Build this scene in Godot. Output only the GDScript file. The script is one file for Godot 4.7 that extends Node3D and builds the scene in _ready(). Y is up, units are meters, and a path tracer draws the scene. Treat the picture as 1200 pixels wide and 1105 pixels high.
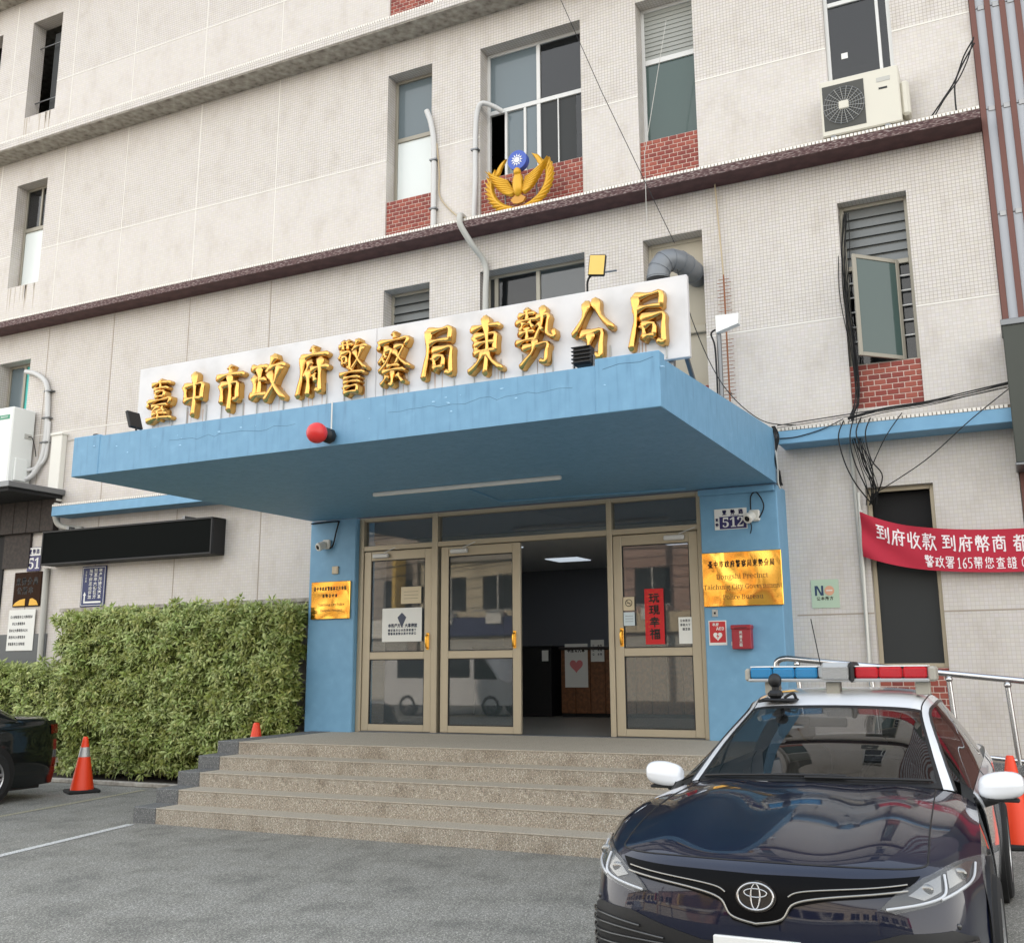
extends Node3D

const W := -0.38          # face of the tiled wall
const PLAT := 0.778       # height of the entrance platform
var rng := RandomNumberGenerator.new()
var M := {}
var G := {}
var used_names := {}


# ---------------------------------------------------------------- mesh builder
class MB:
	var v := PackedVector3Array()
	var n := PackedVector3Array()
	var c := PackedColorArray()
	var uv := PackedVector2Array()
	var idx := PackedInt32Array()
	var has_c := false
	var has_uv := false
	var xf := Transform3D.IDENTITY

	func vert(p: Vector3, nn: Vector3) -> int:
		v.append(xf * p)
		n.append((xf.basis * nn).normalized())
		return v.size() - 1

	# corners counter-clockwise seen from outside
	func quad(a: Vector3, b: Vector3, d: Vector3, e: Vector3) -> void:
		var nn := (b - a).cross(d - a)
		if nn.length_squared() < 1e-16:
			nn = (d - a).cross(e - a)
		nn = nn.normalized()
		var i := vert(a, nn)
		vert(b, nn)
		vert(d, nn)
		vert(e, nn)
		idx.append_array(PackedInt32Array([i, i + 2, i + 1, i, i + 3, i + 2]))

	func tri(a: Vector3, b: Vector3, d: Vector3) -> void:
		var nn := (b - a).cross(d - a).normalized()
		var i := vert(a, nn)
		vert(b, nn)
		vert(d, nn)
		idx.append_array(PackedInt32Array([i, i + 2, i + 1]))

	func box(lo: Vector3, hi: Vector3, bev := 0.0) -> void:
		var m := (lo + hi) / 2.0
		var h := (hi - lo) / 2.0
		h = h.abs()
		var b := minf(bev, minf(h.x, minf(h.y, h.z)) * 0.9)
		var p := {}
		for sx in [-1, 1]:
			for sy in [-1, 1]:
				for sz in [-1, 1]:
					var s := Vector3(sx, sy, sz)
					for k in 3:
						var q := s * (h - Vector3(b, b, b))
						q[k] = s[k] * h[k]
						p[[sx, sy, sz, k]] = m + q
		for k in 3:
			var i := (k + 1) % 3
			var j := (k + 2) % 3
			for s in [-1, 1]:
				var q := []
				for t in [[-1, -1], [1, -1], [1, 1], [-1, 1]]:
					var key := [0, 0, 0, k]
					key[k] = s
					key[i] = t[0]
					key[j] = t[1]
					q.append(p[key])
				if s > 0:
					quad(q[0], q[1], q[2], q[3])
				else:
					quad(q[0], q[3], q[2], q[1])
		if b <= 0.0:
			return
		for k in 3:   # edges along axis k
			var i := (k + 1) % 3
			var j := (k + 2) % 3
			for si in [-1, 1]:
				for sj in [-1, 1]:
					var q := []
					for t in [[-1, i], [1, i], [1, j], [-1, j]]:
						var key := [0, 0, 0, t[1]]
						key[k] = t[0]
						key[i] = si
						key[j] = sj
						q.append(p[key])
					if si * sj > 0:
						quad(q[3], q[2], q[1], q[0])
					else:
						quad(q[0], q[1], q[2], q[3])
		for sx in [-1, 1]:
			for sy in [-1, 1]:
				for sz in [-1, 1]:
					var a: Vector3 = p[[sx, sy, sz, 0]]
					var d: Vector3 = p[[sx, sy, sz, 1]]
					var e: Vector3 = p[[sx, sy, sz, 2]]
					if sx * sy * sz > 0:
						tri(a, d, e)
					else:
						tri(a, e, d)

	func bar(a: Vector3, b: Vector3, w: float, h: float, up := Vector3.UP) -> void:
		var d := (b - a).normalized()
		var s := d.cross(up).normalized()
		var u := s.cross(d).normalized()
		var old := xf
		xf = xf * Transform3D(Basis(s, u, -d), (a + b) / 2.0)
		var l := (b - a).length()
		box(Vector3(-w / 2, -h / 2, -l / 2), Vector3(w / 2, h / 2, l / 2), minf(w, h) * 0.12)
		xf = old

	func tube(pts: Array, r: float, seg := 8, caps := true, r_end := -1.0) -> void:
		var m := pts.size()
		var prev := Vector3.ZERO
		var rings := []
		for i in m:
			var t: Vector3
			if i == 0:
				t = pts[1] - pts[0]
			elif i == m - 1:
				t = pts[m - 1] - pts[m - 2]
			else:
				t = (pts[i + 1] - pts[i]).normalized() + (pts[i] - pts[i - 1]).normalized()
			t = t.normalized()
			if prev == Vector3.ZERO:
				prev = t.cross(Vector3.UP if absf(t.y) < 0.9 else Vector3.RIGHT).normalized()
			var s := (prev - t * prev.dot(t)).normalized()
			prev = s
			var u := t.cross(s)
			var rr := r if r_end < 0.0 else lerpf(r, r_end, float(i) / (m - 1))
			var first := v.size()
			for k in seg:
				var a := TAU * k / seg
				var nn := s * cos(a) + u * sin(a)
				vert(pts[i] + nn * rr, nn)
			rings.append(first)
			if caps and (i == 0 or i == m - 1):
				var cn := -t if i == 0 else t
				var f2 := v.size()
				for k in seg:
					var a := TAU * k / seg
					vert(pts[i] + (s * cos(a) + u * sin(a)) * rr, cn)
				for k in range(1, seg - 1):
					if i == 0:
						idx.append_array(PackedInt32Array([f2, f2 + k, f2 + k + 1]))
					else:
						idx.append_array(PackedInt32Array([f2, f2 + k + 1, f2 + k]))
		for i in m - 1:
			for k in seg:
				var k2 := (k + 1) % seg
				var a: int = rings[i]
				var b: int = rings[i + 1]
				idx.append_array(PackedInt32Array([a + k, b + k2, a + k2, a + k, b + k, b + k2]))

	# profile: array of Vector2(radius, height), spun about y
	func lathe(prof: Array, seg := 24) -> void:
		for i in prof.size() - 1:
			var p: Vector2 = prof[i]
			var q: Vector2 = prof[i + 1]
			var nn := Vector2(q.y - p.y, p.x - q.x).normalized()
			var first := v.size()
			for k in seg + 1:
				var a := TAU * k / seg
				var d := Vector3(cos(a), 0, sin(a))
				var n3 := d * nn.x + Vector3.UP * nn.y
				vert(d * p.x + Vector3.UP * p.y, n3)
				vert(d * q.x + Vector3.UP * q.y, n3)
			for k in seg:
				var a := first + k * 2
				idx.append_array(PackedInt32Array([a, a + 2, a + 1, a + 2, a + 3, a + 1]))

	# rows of points, smooth normals
	func surf(rows: Array, flip := false) -> void:
		var h := rows.size()
		var w: int = rows[0].size()
		var first := v.size()
		for j in h:
			for i in w:
				var du: Vector3 = rows[j][mini(i + 1, w - 1)] - rows[j][maxi(i - 1, 0)]
				var dv: Vector3 = rows[mini(j + 1, h - 1)][i] - rows[maxi(j - 1, 0)][i]
				var nn := du.cross(dv)
				nn = nn.normalized() if nn.length_squared() > 1e-18 else Vector3.UP
				vert(rows[j][i], -nn if flip else nn)
				if has_uv:
					uv.append(Vector2(float(i) / (w - 1), float(j) / (h - 1)))
		for j in h - 1:
			for i in w - 1:
				var a := first + j * w + i
				if flip:
					idx.append_array(PackedInt32Array([a, a + 1, a + w, a + 1, a + w + 1, a + w]))
				else:
					idx.append_array(PackedInt32Array([a, a + w, a + 1, a + 1, a + w, a + w + 1]))

	# flat polygon (x, y) extruded from z0 to z1
	func prism(poly: PackedVector2Array, z0: float, z1: float) -> void:
		var t := Geometry2D.triangulate_polygon(poly)
		for k in range(0, t.size(), 3):
			var p := [poly[t[k]], poly[t[k + 1]], poly[t[k + 2]]]
			if (p[1] - p[0]).cross(p[2] - p[0]) < 0:
				p.reverse()
			tri(Vector3(p[0].x, p[0].y, z1), Vector3(p[1].x, p[1].y, z1), Vector3(p[2].x, p[2].y, z1))
			tri(Vector3(p[0].x, p[0].y, z0), Vector3(p[2].x, p[2].y, z0), Vector3(p[1].x, p[1].y, z0))
		var area := 0.0
		for k in poly.size():
			area += poly[k].cross(poly[(k + 1) % poly.size()])
		for k in poly.size():
			var p := poly[k]
			var q := poly[(k + 1) % poly.size()]
			if area < 0:
				var s := p
				p = q
				q = s
			quad(Vector3(p.x, p.y, z0), Vector3(q.x, q.y, z0), Vector3(q.x, q.y, z1), Vector3(p.x, p.y, z1))

	func ball(at: Vector3, r: Vector3, seg := 16, rings := 10) -> void:
		var first := v.size()
		for j in rings + 1:
			var b := PI * j / rings - PI / 2
			for i in seg + 1:
				var a := TAU * i / seg
				var d := Vector3(cos(a) * cos(b), sin(b), sin(a) * cos(b))
				vert(at + d * r, d / r)
		for j in rings:
			for i in seg:
				var a := first + j * (seg + 1) + i
				idx.append_array(PackedInt32Array([a, a + 1, a + seg + 1, a + 1, a + seg + 2, a + seg + 1]))

	func mesh() -> ArrayMesh:
		var a := []
		a.resize(Mesh.ARRAY_MAX)
		a[Mesh.ARRAY_VERTEX] = v
		a[Mesh.ARRAY_NORMAL] = n
		if has_uv:
			a[Mesh.ARRAY_TEX_UV] = uv
		if has_c:
			a[Mesh.ARRAY_COLOR] = c
		a[Mesh.ARRAY_INDEX] = idx
		var m := ArrayMesh.new()
		m.add_surface_from_arrays(Mesh.PRIMITIVE_TRIANGLES, a)
		return m


# ---------------------------------------------------------------- scene helpers
func numbered(called: String) -> String:
	var k: int = used_names.get(called, 0)
	used_names[called] = k + 1
	return called if k == 0 else "%s_%03d" % [called, k]


func thing(called: String, label: String, category: String, at := Vector3.ZERO, group := "") -> Node3D:
	var o := Node3D.new()
	o.name = numbered(called)
	o.position = at
	add_child(o)
	o.set_meta("label", label)
	o.set_meta("category", category)
	if group:
		o.set_meta("group", group)
	return o


func part(parent: Node, called: String, m, material: Material, at := Vector3.ZERO) -> MeshInstance3D:
	var o := MeshInstance3D.new()
	o.name = called
	o.mesh = m.mesh() if m is MB else m
	o.material_override = material
	o.position = at
	parent.add_child(o, true)
	return o


func node_part(parent: Node, called: String, at := Vector3.ZERO) -> Node3D:
	var o := Node3D.new()
	o.name = called
	o.position = at
	parent.add_child(o, true)
	return o


func structure(called: String, m, material: Material) -> MeshInstance3D:
	var o := part(self, numbered(called), m, material)
	o.set_meta("kind", "structure")
	return o


func V(x: float, y: float, z: float) -> Vector3:
	return Vector3(x, y, z)


func bx(lo: Vector3, hi: Vector3, bev := 0.0) -> MB:
	var b := MB.new()
	b.box(lo, hi, bev)
	return b


func tb(pts: Array, r: float, seg := 8) -> MB:
	var b := MB.new()
	b.tube(pts, r, seg)
	return b


func smooth(pts: Array, per := 6) -> Array:
	var out := []
	var m := pts.size()
	for i in m - 1:
		var a = pts[maxi(i - 1, 0)]
		var b = pts[i]
		var c = pts[i + 1]
		var d = pts[mini(i + 2, m - 1)]
		for k in per:
			var t := float(k) / per
			out.append(0.5 * (2.0 * b + (c - a) * t + (2.0 * a - 5.0 * b + 4.0 * c - d) * t * t + (3.0 * b - a - 3.0 * c + d) * t * t * t))
	out.append(pts[m - 1])
	return out


# ---------------------------------------------------------------- materials
func mat(col: Color, rough := 0.7, metal := 0.0) -> StandardMaterial3D:
	var m := StandardMaterial3D.new()
	m.albedo_color = col
	m.roughness = rough
	m.metallic = metal
	return m


func rgb8(r: int, g: int, b: int) -> Color:
	return Color(r / 255.0, g / 255.0, b / 255.0)


func noise_tex(freq: float, oct: int, stops: Array, size := 512, kind := FastNoiseLite.TYPE_SIMPLEX_SMOOTH, sd := 1, normal := false, bump := 4.0) -> NoiseTexture2D:
	var f := FastNoiseLite.new()
	f.noise_type = kind
	f.frequency = freq
	f.fractal_octaves = oct
	f.seed = sd
	var t := NoiseTexture2D.new()
	t.width = size
	t.height = size
	t.seamless = true
	t.noise = f
	if normal:
		t.as_normal_map = true
		t.bump_strength = bump
	else:
		var g := Gradient.new()
		var o := PackedFloat32Array()
		var cs := PackedColorArray()
		for s in stops:
			o.append(s[0])
			cs.append(s[1])
		g.offsets = o
		g.colors = cs
		t.color_ramp = g
	return t


func tri_mat(tex: Texture2D, scale: float, rough := 0.8, world := true) -> StandardMaterial3D:
	var m := StandardMaterial3D.new()
	m.albedo_texture = tex
	m.roughness = rough
	m.uv1_triplanar = true
	m.uv1_world_triplanar = world
	m.uv1_scale = Vector3(scale, scale, scale)
	return m


func add_detail(m: StandardMaterial3D, tex: Texture2D, scale: Vector3) -> void:
	m.detail_enabled = true
	m.detail_blend_mode = BaseMaterial3D.BLEND_MODE_MUL
	m.detail_albedo = tex
	m.detail_uv_layer = BaseMaterial3D.DETAIL_UV_2
	m.uv2_triplanar = true
	m.uv2_world_triplanar = true
	m.uv2_scale = scale


func add_bump(m: StandardMaterial3D, tex: Texture2D, cm: float) -> void:
	m.heightmap_enabled = true
	m.heightmap_texture = tex
	m.heightmap_scale = cm


func tile_image(grout: Color) -> Array:
	# 20 x 20 mosaic tiles on 0.9 m
	var s := 1024
	var im := Image.create(s, s, false, Image.FORMAT_RGB8)
	var hm := Image.create(s, s, false, Image.FORMAT_RGB8)
	im.fill(grout)
	hm.fill(Color(0.2, 0.2, 0.2))
	var r := RandomNumberGenerator.new()
	r.seed = 5
	for j in 20:
		for i in 20:
			var x0 := int(i * s / 20.0) + 2
			var x1 := int((i + 1) * s / 20.0) - 3
			var y0 := int(j * s / 20.0) + 2
			var y1 := int((j + 1) * s / 20.0) - 4
			var k := r.randf_range(0.972, 1.0)
			im.fill_rect(Rect2i(x0, y0, x1 - x0, y1 - y0), Color(0.80 * k, 0.780 * k, (0.757 + r.randf_range(-0.012, 0.012)) * k))
			var hh := r.randf_range(0.75, 0.9)
			hm.fill_rect(Rect2i(x0, y0, x1 - x0, y1 - y0), Color(hh, hh, hh))
	return [ImageTexture.create_from_image(im), ImageTexture.create_from_image(hm)]


func pebble_image(base: Array, grout: Color, count: int, sd: int, rmin: int, rmax: int) -> ImageTexture:
	var s := 512
	var im := Image.create(s, s, false, Image.FORMAT_RGB8)
	im.fill(grout)
	var r := RandomNumberGenerator.new()
	r.seed = sd
	for k in count:
		var col: Color = base[r.randi() % base.size()]
		col = col * r.randf_range(0.8, 1.15)
		var cx := r.randi() % s
		var cy := r.randi() % s
		var ra := r.randf_range(rmin, rmax)
		var rb := r.randf_range(rmin, rmax)
		for dy in range(-int(rb), int(rb) + 1):
			var hw := int(ra * sqrt(maxf(0.0, 1.0 - dy * dy / (rb * rb))))
			for dx in range(-hw, hw + 1):
				im.set_pixel(posmod(cx + dx, s), posmod(cy + dy, s), col)
	return ImageTexture.create_from_image(im)


func make_materials() -> void:
	var weather := noise_tex(0.02, 6, [[0.0, Color(0.94, 0.93, 0.915)], [0.3, Color(0.98, 0.975, 0.97)], [0.5, Color(0.995, 0.993, 0.99)], [1.0, Color.WHITE]], 1024, FastNoiseLite.TYPE_SIMPLEX_SMOOTH, 7)
	for q in [["tile", rgb8(186, 178, 169)], ["tile_b", rgb8(152, 142, 130)], ["tile_dirty", rgb8(128, 118, 106)]]:
		var ti := tile_image(q[1])
		var wall := tri_mat(ti[0], 1.0 / 0.9, 0.5)
		add_bump(wall, ti[1], 0.05)
		add_detail(wall, weather, V(0.11, 0.07, 0.11))
		M[q[0]] = wall
	M.panel_beige = mat(rgb8(176, 168, 150), 0.6)
	M.lobby_wall = mat(rgb8(120, 122, 128), 0.85)
	M.blue_pale = mat(rgb8(160, 200, 226), 0.7)
	var lp := mat(rgb8(220, 224, 226), 0.5)
	lp.emission_enabled = true
	lp.emission = Color(0.9, 0.95, 1.0)
	lp.emission_energy_multiplier = 0.35
	M.panel_light = lp
	M.joint = mat(rgb8(222, 219, 211), 0.8)
	M.joint_dark = mat(rgb8(164, 153, 140), 0.85)
	M.edge_tile = mat(rgb8(226, 221, 212), 0.4)
	var gt := tri_mat(noise_tex(0.03, 4, [[0.0, rgb8(92, 84, 74)], [0.5, rgb8(132, 122, 108)], [1.0, rgb8(160, 150, 136)]], 512), 0.7, 0.9)
	M.grout = gt
	var pl := tri_mat(noise_tex(0.018, 5, [[0.0, rgb8(112, 104, 94)], [0.35, rgb8(150, 144, 134)], [0.7, rgb8(168, 163, 152)], [1.0, rgb8(186, 182, 172)]], 512, FastNoiseLite.TYPE_SIMPLEX_SMOOTH, 3), 0.6, 0.9)
	M.plaster = pl
	var pu := tri_mat(noise_tex(0.02, 6, [[0.0, rgb8(48, 30, 31)], [0.45, rgb8(78, 52, 52)], [0.58, rgb8(96, 72, 70)], [0.68, rgb8(126, 112, 108)], [1.0, rgb8(158, 148, 144)]], 1024, FastNoiseLite.TYPE_SIMPLEX_SMOOTH, 11), 0.9, 0.75)
	pu.uv1_scale = V(0.55, 2.2, 0.55)
	M.purple_worn = pu
	M.purple = tri_mat(noise_tex(0.02, 4, [[0.0, rgb8(70, 44, 45)], [1.0, rgb8(96, 64, 63)]], 256, FastNoiseLite.TYPE_SIMPLEX_SMOOTH, 12), 0.8, 0.7)
	var blue := tri_mat(noise_tex(0.012, 5, [[0.0, rgb8(106, 153, 184)], [0.45, rgb8(110, 157, 188)], [0.75, rgb8(113, 160, 191)], [1.0, rgb8(120, 167, 197)]], 1024, FastNoiseLite.TYPE_SIMPLEX_SMOOTH, 21), 0.35, 0.55)
	M.blue = blue
	var fascia := tri_mat(blue.albedo_texture, 0.35, 0.55)
	add_detail(fascia, noise_tex(0.02, 3, [[0.0, Color(0.88, 0.89, 0.90)], [0.28, Color(0.965, 0.97, 0.975)], [0.45, Color(0.99, 0.99, 0.99)], [1.0, Color.WHITE]], 512, FastNoiseLite.TYPE_SIMPLEX_SMOOTH, 22), V(1.3, 0.12, 1.3))
	M.blue_fascia = fascia
	M.brick = [mat(rgb8(142, 70, 58), 0.8), mat(rgb8(132, 62, 53), 0.8), mat(rgb8(150, 80, 66), 0.8), mat(rgb8(124, 60, 53), 0.8)]
	M.mortar = mat(rgb8(206, 184, 172), 0.9)
	M.alu = mat(rgb8(150, 145, 132), 0.45, 0.3)
	M.alu_gold = mat(rgb8(172, 161, 139), 0.42, 0.3)
	M.white_alu = mat(rgb8(205, 205, 202), 0.5, 0.2)
	var gl := mat(Color(0.30, 0.34, 0.35, 0.22), 0.02)
	gl.transparency = BaseMaterial3D.TRANSPARENCY_ALPHA
	gl.metallic_specular = 0.7
	M.glass = gl
	var gd := mat(Color(0.09, 0.10, 0.11, 0.6), 0.03)
	gd.transparency = BaseMaterial3D.TRANSPARENCY_ALPHA
	gd.metallic_specular = 0.5
	M.glass_dark = gd
	M.paper_pane = mat(rgb8(216, 222, 220), 0.25)
	M.frost = mat(rgb8(98, 110, 115), 0.12)
	M.green_pane = mat(rgb8(66, 84, 80), 0.08)
	var wob := noise_tex(0.004, 2, [], 256, FastNoiseLite.TYPE_SIMPLEX_SMOOTH, 43, true, 3.0)
	for q in [M.frost, M.green_pane, M.glass_dark]:
		q.normal_enabled = true
		q.normal_texture = wob
		q.normal_scale = 0.35
		q.uv1_triplanar = true
		q.uv1_world_triplanar = true
		q.uv1_scale = V(0.5, 0.5, 0.5)
	M.teal = mat(rgb8(70, 178, 170), 0.3)
	M.screen = mat(rgb8(34, 37, 37), 0.6)
	M.louver = mat(rgb8(112, 114, 112), 0.35, 0.2)
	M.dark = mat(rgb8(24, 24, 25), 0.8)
	M.room = mat(rgb8(92, 92, 94), 0.9)
	M.black = mat(rgb8(18, 18, 19), 0.55)
	M.rubber = mat(rgb8(28, 28, 28), 0.85)
	M.white = mat(rgb8(226, 226, 222), 0.45)
	M.plastic = mat(rgb8(216, 214, 205), 0.4)
	M.plastic_grey = mat(rgb8(178, 177, 170), 0.5)
	M.pipe = mat(rgb8(196, 196, 194), 0.45)
	M.steel = mat(rgb8(200, 200, 200), 0.22, 1.0)
	M.dark_steel = mat(rgb8(120, 122, 124), 0.4, 0.8)
	M.red = mat(rgb8(188, 34, 40), 0.35)
	M.red_cloth = mat(rgb8(176, 38, 58), 0.85)
	M.maroon = mat(rgb8(150, 26, 42), 0.35)
	M.navy = mat(rgb8(18, 34, 88), 0.5)
	M.sign_white = tri_mat(noise_tex(0.01, 4, [[0.0, rgb8(196, 195, 194)], [0.5, rgb8(210, 209, 209)], [1.0, rgb8(216, 215, 215)]], 512, FastNoiseLite.TYPE_SIMPLEX_SMOOTH, 31), 0.4, 0.35)
	var gold := mat(rgb8(212, 166, 94), 0.24, 1.0)
	M.gold = gold
	M.gold_paint = mat(rgb8(206, 156, 34), 0.32, 0.25)
	var brass := mat(rgb8(236, 182, 84), 0.1, 1.0)
	brass.normal_enabled = true
	brass.normal_texture = noise_tex(0.005, 1, [], 512, FastNoiseLite.TYPE_SIMPLEX_SMOOTH, 41, true, 8.0)
	brass.normal_scale = 0.8
	brass.uv1_triplanar = true
	brass.uv1_world_triplanar = true
	brass.uv1_scale = V(0.75, 0.75, 0.75)
	M.brass = brass
	M.brass_plain = mat(rgb8(222, 168, 70), 0.25, 1.0)
	M.ink = mat(rgb8(36, 28, 22), 0.6)
	M.ink_grey = mat(rgb8(92, 92, 94), 0.7)
	M.rust = mat(rgb8(142, 92, 62), 0.85)
	M.paper = mat(rgb8(224, 224, 218), 0.7)
	M.paper_tan = mat(rgb8(205, 190, 160), 0.7)
	M.cone = mat(rgb8(232, 64, 24), 0.45)
	M.reflector = mat(rgb8(168, 168, 165), 0.3, 0.3)
	# ground
	var asp := tri_mat(pebble_image([rgb8(136, 134, 126), rgb8(146, 144, 136), rgb8(158, 156, 148), rgb8(124, 122, 115), rgb8(172, 169, 160)], rgb8(119, 117, 110), 5200, 3, 3, 6), 1.0 / 0.55, 0.92)
	add_detail(asp, noise_tex(0.012, 6, [[0.0, Color(0.82, 0.82, 0.82)], [0.36, Color(0.94, 0.94, 0.935)], [0.5, Color(0.975, 0.975, 0.97)], [0.75, Color(1, 1, 1)], [1.0, Color(1, 1, 1)]], 1024, FastNoiseLite.TYPE_SIMPLEX_SMOOTH, 51), V(0.12, 0.12, 0.12))
	add_bump(asp, noise_tex(0.12, 3, [[0.0, Color.BLACK], [1.0, Color.WHITE]], 512, FastNoiseLite.TYPE_CELLULAR, 52), 0.5)
	M.asphalt = asp
	var peb := tri_mat(pebble_image([rgb8(168, 158, 142), rgb8(182, 174, 158), rgb8(152, 141, 125), rgb8(194, 187, 174), rgb8(126, 117, 105), rgb8(164, 150, 136)], rgb8(156, 147, 131), 4200, 9, 3, 6), 1.0 / 0.5, 0.85)
	add_bump(peb, noise_tex(0.1, 2, [[0.0, Color.BLACK], [1.0, Color.WHITE]], 512, FastNoiseLite.TYPE_CELLULAR, 54), 0.4)
	add_detail(peb, noise_tex(0.01, 4, [[0.0, Color(0.82, 0.8, 0.78)], [0.5, Color.WHITE], [1.0, Color.WHITE]], 512, FastNoiseLite.TYPE_SIMPLEX_SMOOTH, 55), V(0.3, 0.3, 0.3))
	M.pebble = peb
	M.tread = tri_mat(pebble_image([rgb8(172, 164, 149), rgb8(182, 173, 157), rgb8(164, 155, 140)], rgb8(169, 160, 145), 3000, 10, 2, 5), 1.0 / 0.5, 0.85)
	M.granite = tri_mat(pebble_image([rgb8(96, 97, 96), rgb8(120, 121, 120), rgb8(76, 77, 78), rgb8(140, 140, 138)], rgb8(98, 99, 98), 4200, 12, 2, 5), 1.0 / 0.5, 0.75)
	M.line_white = tri_mat(noise_tex(0.06, 5, [[0.0, rgb8(118, 118, 116)], [0.36, rgb8(168, 168, 164)], [0.48, rgb8(206, 206, 202)], [1.0, rgb8(220, 220, 216)]], 512, FastNoiseLite.TYPE_SIMPLEX_SMOOTH, 61), 1.4, 0.8)
	M.line_yellow = tri_mat(noise_tex(0.06, 5, [[0.0, rgb8(110, 108, 100)], [0.45, rgb8(140, 136, 120)], [0.62, rgb8(180, 172, 140)], [1.0, rgb8(196, 188, 156)]], 512, FastNoiseLite.TYPE_SIMPLEX_SMOOTH, 62), 1.4, 0.8)
	M.wood = tri_mat(noise_tex(0.03, 4, [[0.0, rgb8(92, 58, 34)], [1.0, rgb8(138, 90, 54)]], 256, FastNoiseLite.TYPE_SIMPLEX_SMOOTH, 71), 1.5, 0.5)
	M.dark_wood = tri_mat(noise_tex(0.03, 4, [[0.0, rgb8(38, 33, 30)], [1.0, rgb8(66, 56, 50)]], 256, FastNoiseLite.TYPE_SIMPLEX_SMOOTH, 72), 1.5, 0.7)
	M.lobby_floor = mat(rgb8(120, 116, 108), 0.35)
	M.fin = mat(rgb8(104, 64, 54), 0.6)
	M.fin_panel = mat(rgb8(176, 181, 187), 0.45)
	M.dark_green = mat(rgb8(54, 58, 50), 0.5)


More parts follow.
